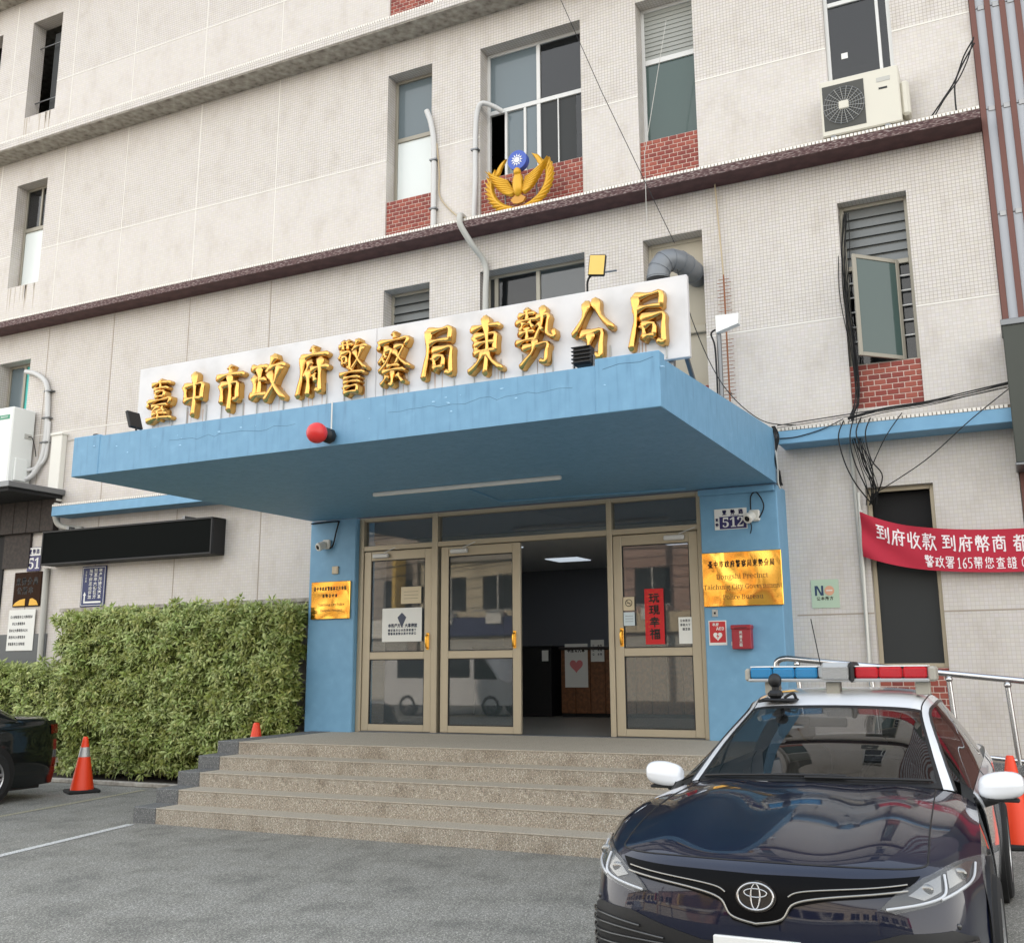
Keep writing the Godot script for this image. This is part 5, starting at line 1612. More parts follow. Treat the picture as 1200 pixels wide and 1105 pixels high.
	part(f, "clip", bx(V(-6.92, 9.2, W), V(-6.80, 9.23, W + 0.09), 0.004), M.dark_steel)
	f = thing("drain_pipe", "grey flexible pipe hanging over the purple ledge behind the name board", "pipe")
	part(f, "pipe", tb(smooth([V(-6.90, 7.99, -0.2), V(-6.92, 8.05, -0.04), V(-6.90, 7.98, 0.05), V(-6.88, 7.85, 0.05), V(-6.78, 7.6, -0.1), V(-6.68, 7.35, W + 0.06), V(-6.68, 6.9, W + 0.05), V(-6.69, 6.0, W + 0.05), V(-6.69, 5.0, W + 0.05)], 6), 0.045, 10), M.plastic_grey)
	# exhaust elbow
	f = thing("exhaust_duct", "grey ribbed exhaust elbow turning down out of the panelled window", "duct")
	var el := []
	for k in 12:
		var a := lerpf(0.0, PI / 2, k / 11.0)
		el.append(V(-3.62 - 0.26 * sin(a) , 6.62 + 0.0 + 0.2 * cos(a) * 0.9, -0.5 + 0.62 * sin(a)))
	var core := smooth([V(-3.60, 6.72, W - 0.22), V(-3.62, 6.72, -0.2), V(-3.68, 6.74, -0.02), V(-3.80, 6.72, 0.12), V(-3.88, 6.58, 0.18), V(-3.89, 6.42, 0.19)], 6)
	part(f, "elbow", tb(core, 0.145, 18), M.duct)
	for k in range(3, core.size() - 2, 4):
		var t: Vector3 = (core[k + 1] - core[k - 1]).normalized()
		part(f, "rib", tb([core[k] - t * 0.012, core[k] + t * 0.012], 0.152, 18), M.duct)
	part(f, "sleeve", tb([V(-3.89, 6.43, 0.19), V(-3.89, 5.0, 0.2)], 0.122, 18), M.reflector)
	part(f, "collar", tb([V(-3.89, 6.40, 0.19), V(-3.89, 6.46, 0.19)], 0.151, 18), M.rubber)
	# aerials
	f = thing("whip_aerial", "thin brown aerial with short side rods on the tiled wall", "aerial")
	part(f, "mast", tb([V(-3.23, 8.06, W + 0.09), V(-3.165, 6.56, W + 0.09)], 0.012, 6), M.plastic_tan)
	part(f, "mast", tb([V(-3.165, 6.56, W + 0.09), V(-3.16, 4.8, W + 0.09)], 0.011, 6), M.rust)
	for k in 34:
		var y := 6.5 - k * 0.048
		if y < 5.72 or y > 5.86:
			part(f, "side_rod", tb([V(-3.165 - 0.07 - 0.02 * (k % 2), y, W + 0.09), V(-3.165 + 0.07 + 0.02 * (k % 2), y, W + 0.09)], 0.004, 4), M.rust)
	part(f, "standoff", tb([V(-3.16, 5.0, W), V(-3.16, 5.0, W + 0.09)], 0.01, 6), M.dark_steel)
	part(f, "standoff", tb([V(-3.22, 7.9, W), V(-3.22, 7.9, W + 0.09)], 0.01, 6), M.dark_steel)
	f = thing("panel_antenna", "white wedge-shaped panel antenna on a grey pole beside the canopy", "antenna", V(-3.16, 4.3, 0.1))
	part(f, "pole", tb([V(0, 0.0, 0), V(0, 1.42, 0)], 0.03, 10), M.dark_steel)
	b = MB.new()
	b.prism(PackedVector2Array([Vector2(-0.01, 1.34), Vector2(0.27, 1.42), Vector2(0.28, 1.55), Vector2(-0.01, 1.56)]), -0.02, 0.09)
	part(f, "panel", b, M.white)
	part(f, "cable", tb(smooth([V(-0.03, 1.4, 0.03), V(-0.09, 1.35, 0.03), V(-0.05, 1.2, 0.035), V(-0.04, 0.9, 0.035), V(-0.04, 0.3, 0.035), V(-0.04, 0.02, 0.03)], 6), 0.012, 6), M.rubber)
	# wires
	f = thing("overhead_wire", "thin dark wire running down from the upper left to the exhaust duct", "wire")
	part(f, "wire", tb([V(-5.45, 11.6, 0.2), V(-4.55, 9.2, 0.3), V(-3.62, 6.86, 0.3)], 0.005, 5), M.rubber)
	f = thing("overhead_wire", "thin pale wire hanging in front of the green third floor window", "wire")
	part(f, "wire", tb([V(-3.70, 10.2, 0.03), V(-4.06, 8.3, 0.06), V(-4.06, 7.3, 0.07)], 0.005, 5), M.plastic_grey)
	f = thing("overhead_wire", "thin wire sagging from the exhaust duct down to the blue ledge", "wire")
	part(f, "wire", tb(smooth([V(-3.6, 6.5, 0.3), V(-3.4, 5.7, 0.3), V(-3.1, 4.95, 0.25), V(-2.7, 4.5, 0.12), V(-2.3, 4.41, 0.02)], 6), 0.006, 5), M.rubber)


func ac_unit(f: Node3D, w: float, h: float, d: float, fan: bool) -> void:
	part(f, "casing", bx(V(0, 0.03, -d), V(w, h, 0.0), 0.015), M.ac_cream)
	part(f, "foot", bx(V(0.1, 0.0, -d), V(0.16, 0.03, 0.0)), M.dark_steel)
	part(f, "foot", bx(V(w - 0.2, 0.0, -d), V(w - 0.14, 0.03, 0.0)), M.dark_steel)
	part(f, "dark_fan_plate", bx(V(0.03, 0.10, -0.004), V(0.53, 0.70, 0.004)), M.grille_dark)  # flat plate, the dark of the fan opening is put into its colour
	var c := V(0.28, 0.40, 0.02)
	var b := MB.new()
	for k in 7:
		var ring := []
		for i in 37:
			ring.append(c + V(cos(TAU * i / 36), sin(TAU * i / 36), 0) * (0.05 + k * 0.032))
		b.tube(ring, 0.0035, 5, false)
	part(f, "guard_ring", b, M.dark_steel)
	b = MB.new()
	for k in 20:
		var a := TAU * k / 20
		b.tube([c + V(cos(a), sin(a), 0) * 0.05, c + V(cos(a + 0.12), sin(a + 0.12), 0) * 0.25], 0.003, 5)
	part(f, "guard_spoke", b, M.plastic_grey)
	part(f, "guard_hub", bx(c + V(-0.06, -0.055, -0.01), c + V(0.06, 0.055, 0.012), 0.02), M.ac_cream)
	part(f, "name_plate", bx(V(0.68, 0.60, 0.0), V(0.84, 0.66, 0.004), 0.002), M.plastic_grey)
	part(f, "grip", bx(V(0.70, 0.50, 0.0), V(0.80, 0.525, 0.004)), M.black)
	part(f, "side_cover", bx(V(w, 0.12, -0.24), V(w + 0.10, 0.58, -0.04), 0.03), M.ac_cream)


# ---------------------------------------------------------------- cable bundles at the right
func make_cables() -> void:
	var f := thing("cable_bundle", "tangle of black cables running down beside the louvred window at the right", "cables")
	var r := RandomNumberGenerator.new()
	r.seed = 77
	var b := MB.new()
	for k in 9:
		var dx := r.randf_range(-0.05, 0.05)
		var dz := r.randf_range(0.0, 0.05)
		var pts := []
		for q in [[-1.62, 7.15, -0.16], [-1.66, 6.6, -0.02], [-1.68, 6.0, 0.03], [-1.63, 5.3, 0.03], [-1.62, 4.75, 0.04], [-1.66, 4.45, 0.40], [-1.64, 4.2, 0.42], [-1.58, 3.9, 0.3], [-1.52, 3.65, 0.06], [-1.55, 3.45, -0.02]]:
			pts.append(V(q[0] + dx + r.randf_range(-0.035, 0.035), q[1], W + q[2] * 0.6 + dz + r.randf_range(0, 0.015)))
		b.tube(smooth(pts, 4), r.randf_range(0.004, 0.008), 5)
	part(f, "upright_cables", b, M.rubber)
	b = MB.new()
	for k in 8:
		var y := 4.43 + r.randf_range(0.0, 0.07)
		b.tube(smooth([V(-2.52 if k < 2 else -1.7, y - 0.06, 0.04), V(-1.3, y + 0.0, 0.05 + r.randf_range(0, 0.03)), V(-0.8, y + 0.03, 0.06), V(-0.35, y + 0.07 + r.randf_range(0, 0.04), 0.06), V(0.1, y + 0.14 + r.randf_range(0, 0.04), 0.05)], 5), r.randf_range(0.004, 0.008), 5)
	part(f, "ledge_cables", b, M.rubber)
	b = MB.new()
	for q in [[-1.75, 4.4, 0.35], [-1.55, 4.42, 0.30], [-1.62, 4.45, 0.5], [-1.45, 4.4, 0.28]]:
		var x: float = q[0]
		b.tube(smooth([V(x, q[1], 0.03), V(x - 0.06, 4.2, 0.10), V(x + r.randf_range(-0.05, 0.1), 3.9, 0.12), V(x + 0.08, 3.9 - q[2] * 0.7, 0.02), V(-1.55, 3.45, W + 0.03)], 6), 0.008, 5)
	b.tube(smooth([V(0.02, 4.56, 0.04), V(-0.4, 4.25, 0.05), V(-0.9, 3.85, 0.03), V(-1.5, 3.58, W + 0.05)], 6), 0.006, 5)
	b.tube(smooth([V(-1.1, 4.42, 0.04), V(-1.3, 4.15, 0.06), V(-1.5, 3.8, 0.0)], 6), 0.006, 5)
	b.tube(smooth([V(-2.52, 4.27, 0.01), V(-2.3, 4.27, 0.012), V(-2.0, 4.33, 0.015), V(-1.75, 4.42, 0.04)], 6), 0.006, 5)
	part(f, "loose_cables", b, M.rubber)
	part(f, "conduit", tb([V(-1.74, 4.19, W + 0.04), V(-1.72, 2.9, W + 0.04), V(-1.70, 1.2, W + 0.04)], 0.024, 8), M.plastic_grey)
	f = thing("cable_bundle", "black and white cables dropping down the rear corner of the canopy", "cables")
	b = MB.new()
	for k in 4:
		b.tube(smooth([V(-2.56 + k * 0.01, 4.40, 0.14), V(-2.53 + k * 0.016, 4.25, 0.16), V(-2.535 + r.randf_range(-0.01, 0.03), 4.0, 0.16), V(-2.52 + r.randf_range(-0.01, 0.03), 3.8, 0.16), V(-2.51 + k * 0.012, 3.68, 0.15)], 5), 0.008, 5)
	part(f, "cable", b, M.rubber)
	b = MB.new()
	b.tube(smooth([V(-2.53, 4.1, 0.165), V(-2.515, 3.9, 0.17), V(-2.52, 3.72, 0.165), V(-2.50, 3.64, 0.15)], 5), 0.010, 6)
	part(f, "pale_cable", b, M.plastic_grey)
	f = thing("cable_bundle", "two dark cables hanging beside the brown finned facade on the purple ledge", "cables")
	b = MB.new()
	b.tube(smooth([V(0.04, 8.95, -0.2), V(-0.08, 8.75, -0.18), V(-0.20, 8.45, -0.15), V(-0.36, 8.2, -0.1), V(-0.5, 8.0, -0.06)], 5), 0.010, 6)
	b.tube(smooth([V(0.05, 8.9, -0.2), V(-0.10, 8.65, -0.17), V(-0.2, 8.42, -0.14), V(-0.22, 8.2, -0.1), V(-0.22, 8.0, -0.06)], 5), 0.010, 6)
	b.tube(smooth([V(0.05, 8.98, -0.2), V(-0.04, 8.7, -0.18), V(-0.17, 8.44, -0.15), V(-0.33, 8.22, -0.1), V(-0.46, 8.0, -0.06)], 5), 0.008, 6)
	part(f, "cable", b, M.rubber)


# ---------------------------------------------------------------- hedge
func leaf_cluster(sd: int) -> ArrayMesh:
	var r := RandomNumberGenerator.new()
	r.seed = sd
	var b := MB.new()
	b.has_c = true
	var hue := r.randf_range(0.9, 1.1)
	for k in 10:
		var a := k * 2.4 + r.randf_range(-0.3, 0.3)
		var up := r.randf_range(0.0, 0.5) + (0.8 if k > 7 else 0.0)
		var d := V(cos(a), up, sin(a)).normalized()
		var l := r.randf_range(0.10, 0.165)
		var side := d.cross(Vector3.UP).normalized()
		if side.length() < 0.5:
			side = Vector3.RIGHT
		var w := l * r.randf_range(0.13, 0.18)
		var nrm := side.cross(d).normalized()
		var root := d * 0.015
		var mid := root + d * l * 0.45 + nrm * l * 0.05
		var tip := root + d * l - Vector3.UP * l * r.randf_range(0.05, 0.3)
		var t := r.randf_range(0.75, 1.25)
		var col := Color(0.20 * t * hue, 0.245 * t, 0.052 * t)
		if r.randf() < 0.25:
			col = Color(0.38 * t * hue, 0.42 * t, 0.145 * t)  # some leaves lighter, hedge highlights put into the leaf colour
		for q in [[root, mid - side * w, mid + nrm * w * 0.35], [root, mid + nrm * w * 0.35, mid + side * w], [mid - side * w, tip, mid + nrm * w * 0.35], [mid + nrm * w * 0.35, tip, mid + side * w]]:
			b.tri(q[0], q[1], q[2])
			for i in 3:
				b.c.append(col)
	return b.mesh()


func make_hedge(called: String, label: String, x0: float, x1: float, z0: float, z1: float, y0: float, y1: float, count: int, sd: int) -> void:
	var s := thing(called, label, "hedge")
	var r := RandomNumberGenerator.new()
	r.seed = sd
	var f := FastNoiseLite.new()
	f.seed = sd
	f.frequency = 0.9
	for v in 6:
		var mm := MultiMesh.new()
		mm.transform_format = MultiMesh.TRANSFORM_3D
		mm.mesh = leaf_cluster(sd * 10 + v)
		mm.instance_count = count / 6
		for k in count / 6:
			var x := r.randf_range(x0, x1)
			var y := y0 + (y1 - y0) * pow(r.randf(), 0.85)
			var ends := smoothstep(0.0, 0.55, minf(x - x0, x1 + 0.3 - x))
			y = y0 + (y - y0) * lerpf(0.86, 1.0, ends)
			var bulge := f.get_noise_3d(x * 2.4, y * 2.4, 0.0) * 0.26
			var edge := 0.10 * pow(absf(2.0 * (y - y0) / (y1 - y0) - 1.0), 3.0)
			var z: float
			var deep := r.randf()
			if r.randf() < 0.16:
				y = y1 + f.get_noise_2d(x * 2.2, 9.0) * 0.16 + r.randf_range(-0.10, 0.05) + (0.10 if r.randf() < 0.08 else 0.0)
				z = r.randf_range(z0, z1 - 0.1)
			else:
				z = z1 + bulge - edge - deep * 0.40 - 0.18 * (1.0 - ends)
			var face := V(r.randf_range(-0.6, 0.6), r.randf_range(-0.1, 1.0), r.randf_range(0.3, 1.0)).normalized()
			var bas := Basis(Quaternion(Vector3.UP, face)) * Basis(Vector3.UP, r.randf() * TAU)
			var sc := r.randf_range(0.6, 1.0)
			mm.set_instance_transform(k, Transform3D(bas.scaled(V(sc, sc, sc)), V(x, y, z)))
		var o := MultiMeshInstance3D.new()
		o.name = "foliage"
		o.multimesh = mm
		o.material_override = M.leaf
		s.add_child(o, true)
		o.set_meta("kind", "stuff")
	for k in int((x1 - x0) * 5):
		var x := r.randf_range(x0 + 0.1, x1 - 0.1)
		var z := r.randf_range(z0 + 0.05, z1 - 0.3)
		part(s, "stem", tb(smooth([V(x, -0.02, z), V(x + r.randf_range(-0.1, 0.1), y1 * 0.5, z + r.randf_range(-0.05, 0.1)), V(x + r.randf_range(-0.15, 0.15), y1 - 0.1, z + r.randf_range(-0.05, 0.15))], 4), 0.012, 5), M.stem)


func make_planting() -> void:
	make_hedge("clipped_hedge", "tall dense green hedge in front of the tiled wall left of the steps", -14.15, -9.42, -0.25, 0.5, 0.12, 2.42, 7800, 4)
	make_hedge("low_shrub", "lower loose green shrub at the left end of the tall hedge", -16.6, -14.2, -0.3, 0.35, 0.4, 1.65, 1000, 8)
	var p := thing("planter_kerb", "low grey kerb along the foot of the hedge", "kerb")
	part(p, "kerb", bx(V(-16.8, 0.0, 0.62), V(-11.0, 0.06, 0.72), 0.01), M.plaster)
	part(p, "kerb", bx(V(-11.0, 0.0, 0.64), V(-9.22, 0.06, 0.74), 0.01), M.plaster)
	var g := thing("planting_soil", "dark soil under the hedge", "soil")
	part(g, "soil", bx(V(-16.8, -0.02, W), V(-9.22, 0.03, 0.62)), M.soil)
	g.set_meta("kind", "stuff")


# ---------------------------------------------------------------- neighbours
func make_neighbours() -> void:
	var s := thing("finned_building", "neighbouring facade of brown vertical fins over grey panels at the right edge", "building")
	part(s, "wall", bx(V(0.035, 0, -11.0), V(9.0, 15.0, W - 0.02)), M.plaster)
	for j in 7:
		var y := 5.42 + j * 1.345
		for k in 20:
			part(s, "panel", bx(V(0.10 + k * 0.165, y, W - 0.02), V(0.26 + k * 0.165, y + 1.335, W + 0.0), 0.003), M.fin_panel)
			if k < 8:
				part(s, "clip", bx(V(0.125 + k * 0.165, y - 0.035, W), V(0.20 + k * 0.165, y + 0.03, W + 0.010), 0.003), M.clip_metal)
	for k in 20:
		part(s, "fin", bx(V(0.035 + k * 0.165, 5.4, W - 0.02), V(0.100 + k * 0.165, 14.8, W + 0.045), 0.004), M.fin)
	part(s, "base_wall", bx(V(0.04, 0, W - 0.02), V(9.0, 5.38, W + 0.02)), M.fin)
	var l := thing("dark_light_box", "dark green-grey sign box projecting under the brown fins", "sign box", V(0.02, 3.72, W + 0.02))
	part(l, "box", bx(V(0.0, 0.0, 0.0), V(3.2, 1.55, 0.5), 0.01), M.dark_green)
	part(l, "frame", bx(V(-0.012, 1.53, -0.005), V(3.2, 1.60, 0.52), 0.006), M.dark_steel)
	part(l, "frame", bx(V(-0.012, -0.03, -0.005), V(3.2, 0.0, 0.52), 0.006), M.dark_steel)
	# left
	s = thing("shop_front", "dark wooden shop front with a black awning at the far left", "shop")
	part(s, "awning", bx(V(-19.5, 4.62, W + 0.01), V(-15.05, 4.72, 0.75), 0.01), M.dark_steel)
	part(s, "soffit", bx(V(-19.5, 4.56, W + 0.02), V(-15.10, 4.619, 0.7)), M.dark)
	for k in 12:
		part(s, "fascia_board", bx(V(-19.2 + k * 0.34, 4.0, W + 0.02), V(-19.2 + k * 0.34 + 0.33, 4.56, W + 0.14), 0.006), M.dark_wood)
	part(s, "dark_shop_sheet", bx(V(-19.5, 0.0, W + 0.001), V(-16.45, 4.0, W + 0.03)), M.dark)  # flat sheet on the wall, the dark of the shop interior painted in
	part(s, "inner_board", bx(V(-16.45, 3.40, W + 0.001), V(-15.78, 4.0, W + 0.05)), M.dark_wood)
	s = thing("downpipe", "grey bent downpipe at the left end of the blue ledge", "pipe")
	part(s, "pipe", tb(smooth([V(-14.98, 4.45, W + 0.22), V(-14.98, 4.2, W + 0.22), V(-14.90, 4.05, W + 0.15), V(-14.5, 3.98, W + 0.06)], 5), 0.05, 10), M.plastic_grey)
	part(s, "pipe", tb([V(-15.30, 3.36, W + 0.05), V(-15.26, 1.0, W + 0.05)], 0.05, 10), M.plastic_grey)
	s = thing("notice_pillar", "tiled pillar base with grey stone foot left of the hedge", "pillar")
	part(s, "stone_foot", bx(V(-16.45, 0.0, W + 0.001), V(-15.2, 2.25, W + 0.03), 0.006), M.granite_plain)
	s = thing("brown_plaque", "dark brown framed plaque with gold arcs at the left wall end", "plaque", V(-16.12, 2.72, W + 0.004))
	part(s, "plate", bx(V(0, 0, 0), V(0.68, 0.6, 0.025), 0.006), M.brown_plate)
	var b := MB.new()
	b.prism(PackedVector2Array([Vector2(0.02, 0.02), Vector2(0.32, 0.02), Vector2(0.32, 0.14), Vector2(0.18, 0.12), Vector2(0.07, 0.07)]), 0.025, 0.03)
	b.prism(PackedVector2Array([Vector2(0.42, 0.02), Vector2(0.66, 0.02), Vector2(0.6, 0.1), Vector2(0.5, 0.14), Vector2(0.44, 0.13)]), 0.025, 0.03)
	part(s, "gold_arc", b, M.gold_paint)
	b = MB.new()
	print_row(b, "東勢分局", 0.06, 0.38, 0.11, 0.12, 0.145, 0.02, flat(V(0, 0, 0.027)))
	print_row(b, "公所本", 0.10, 0.22, 0.11, 0.12, 0.145, 0.02, flat(V(0, 0, 0.027)))
	part(s, "lettering", b, M.black)
	s = thing("wall_notice", "white notice board with rows of grey print below the brown plaque", "notice", V(-16.16, 2.32, W + 0.032))
	part(s, "sheet", bx(V(0, -0.35, 0), V(0.66, 0.35, 0.01), 0.003), M.paper)
	b = MB.new()
	for k in 5:
		var n: int = [12, 7, 10, 9, 9][k]
		for i in n:
			print_char(b, ["公", "本", "所", "車", "停", "大"][(i * 5 + k) % 6], 0.05 + i * 0.047 + (0.06 if k == 1 else 0.0), 0.20 - k * 0.115, 0.034, 0.05, 0.008, flat(V(0, 0, 0.012)))
	part(s, "print", b, M.ink_grey)


# ---------------------------------------------------------------- sedans
class Cage:
	var p := []          # p[row][col] control points
	func cr(a: Vector3, b: Vector3, c: Vector3, d: Vector3, t: float) -> Vector3:
		return 0.5 * (2.0 * b + (c - a) * t + (2.0 * a - 5.0 * b + 4.0 * c - d) * t * t + (3.0 * b - a - 3.0 * c + d) * t * t * t)
	func at(row: int, v: float) -> Vector3:
		var r: Array = p[clampi(row, 0, p.size() - 1)]
		var m := r.size()
		v = clampf(v, 0.0, m - 1.0)
		var i := mini(int(v), m - 2)
		var a: Vector3 = r[i - 1] if i > 0 else r[0] * 2.0 - r[1]
		var d: Vector3 = r[i + 2] if i + 2 < m else r[m - 1] * 2.0 - r[m - 2]
		return cr(a, r[i], r[i + 1], d, v - i)
	func ev(u: float, v: float) -> Vector3:
		var m := p.size()
		u = clampf(u, 0.0, m - 1.0)
		var i := mini(int(u), m - 2)
		var b := at(i, v)
		var c := at(i + 1, v)
		var a := at(i - 1, v) if i > 0 else b * 2.0 - c
		var d := at(i + 2, v) if i + 2 < m else c * 2.0 - b
		return cr(a, b, c, d, u - i)
	func nrm(u: float, v: float) -> Vector3:
		var e := 0.03
		var m := p.size() - 1.0
		var n2: float = p[0].size() - 1.0
		var du := ev(minf(u + e, m), v) - ev(maxf(u - e, 0.0), v)
		var dv := ev(u, minf(v + e, n2)) - ev(u, maxf(v - e, 0.0))
		return dv.cross(du).normalized()
	func grid(u0: float, u1: float, v0: float, v1: float, nu: int, nv: int, off := 0.0) -> Array:
		var rows := []
		for j in nv + 1:
			var r := []
			for i in nu + 1:
				var u := lerpf(u0, u1, float(i) / nu)
				var v := lerpf(v0, v1, float(j) / nv)
				var q := ev(u, v)
				if off != 0.0:
					q += nrm(u, v) * off
				r.append(q)
			rows.append(r)
		return rows


func mirror_cage(half: Array) -> Cage:
	var c := Cage.new()
	for k in range(half.size() - 1, 0, -1):
		var r := []
		for q in half[k]:
			r.append(V(-q.x, q.y, q.z))
		c.p.append(r)
	for r in half:
		c.p.append(r)
	return c


func pts3(a: Array) -> Array:
	var out := []
	for k in range(0, a.size(), 3):
		out.append(V(a[k], a[k + 1], a[k + 2]))
	return out


# a thin panel that follows the cage: poly in (distance from centre row, column); side -1 / 1
func cage_patch(b: MB, c: Cage, mid: float, side: float, poly: Array, off: float, cell := 0.25) -> void:
	var pl := PackedVector2Array()
	for k in range(0, poly.size(), 2):
		pl.append(Vector2(mid + side * poly[k], poly[k + 1]))
	var lo := pl[0]
	var hi := pl[0]
	for q in pl:
		lo = lo.min(q)
		hi = hi.max(q)
	var x := floorf(lo.x / cell) * cell
	while x < hi.x:
		var y := floorf(lo.y / cell) * cell
		while y < hi.y:
			var sq := PackedVector2Array([Vector2(x, y), Vector2(x + cell, y), Vector2(x + cell, y + cell), Vector2(x, y + cell)])
			for piece in Geometry2D.intersect_polygons(pl, sq):
				var t := Geometry2D.triangulate_polygon(piece)
				for k in range(0, t.size(), 3):
					var i0 := b.v.size()
					for m in 3:
						var q: Vector2 = piece[t[k + m]]
						var nn := c.nrm(q.x, q.y)
						b.vert(c.ev(q.x, q.y) + nn * off, nn)
					b.idx.append_array(PackedInt32Array([i0, i0 + 1, i0 + 2]))
			y += cell
		x += cell
	# rim down to the body
	for k in pl.size():
		var a := pl[k]
		var d := pl[(k + 1) % pl.size()]
		var steps := maxi(1, int(a.distance_to(d) / cell))
		for i in steps:
			var q := a.lerp(d, float(i) / steps)
			var w := a.lerp(d, float(i + 1) / steps)
			var n1 := c.nrm(q.x, q.y)
			var n2 := c.nrm(w.x, w.y)
			b.quad(c.ev(q.x, q.y), c.ev(w.x, w.y), c.ev(w.x, w.y) + n2 * off, c.ev(q.x, q.y) + n1 * off)


func cage_line(c: Cage, mid: float, side: float, poly: Array, off: float, per := 6) -> Array:
	var uv := []
	for k in range(0, poly.size(), 2):
		uv.append(Vector2(mid + side * poly[k], poly[k + 1]))
	uv = smooth(uv, per)
	var out := []
	for q in uv:
		out.append(c.ev(q.x, q.y) + c.nrm(q.x, q.y) * off)
	return out


func wheel_mesh() -> Array:
	var t := MB.new()
	t.xf = Transform3D(Basis(Vector3.BACK, -PI / 2), Vector3.ZERO)   # y axis -> +x
	t.lathe([Vector2(0.225, -0.10), Vector2(0.30, -0.108), Vector2(0.325, -0.095), Vector2(0.336, -0.06), Vector2(0.338, 0.0), Vector2(0.336, 0.06), Vector2(0.325, 0.095), Vector2(0.30, 0.108), Vector2(0.228, 0.10)], 40)
	var r := MB.new()
	r.xf = t.xf
	r.lathe([Vector2(0.228, 0.10), Vector2(0.222, 0.104), Vector2(0.212, 0.095), Vector2(0.205, 0.03), Vector2(0.2, -0.02)], 40)
	for k in 10:
		var a := TAU * k / 10 + (0.16 if k % 2 else -0.16)
		r.bar(V(cos(a) * 0.03, 0.075, sin(a) * 0.03), V(cos(a) * 0.215, 0.088, sin(a) * 0.215), 0.03, 0.022)
	r.lathe([Vector2(0.062, 0.07), Vector2(0.058, 0.095), Vector2(0.0, 0.098)], 20)
	var d := MB.new()
	d.xf = t.xf
	d.lathe([Vector2(0.205, 0.01), Vector2(0.0, 0.01)], 30)
	return [t.mesh(), r.mesh(), d.mesh()]


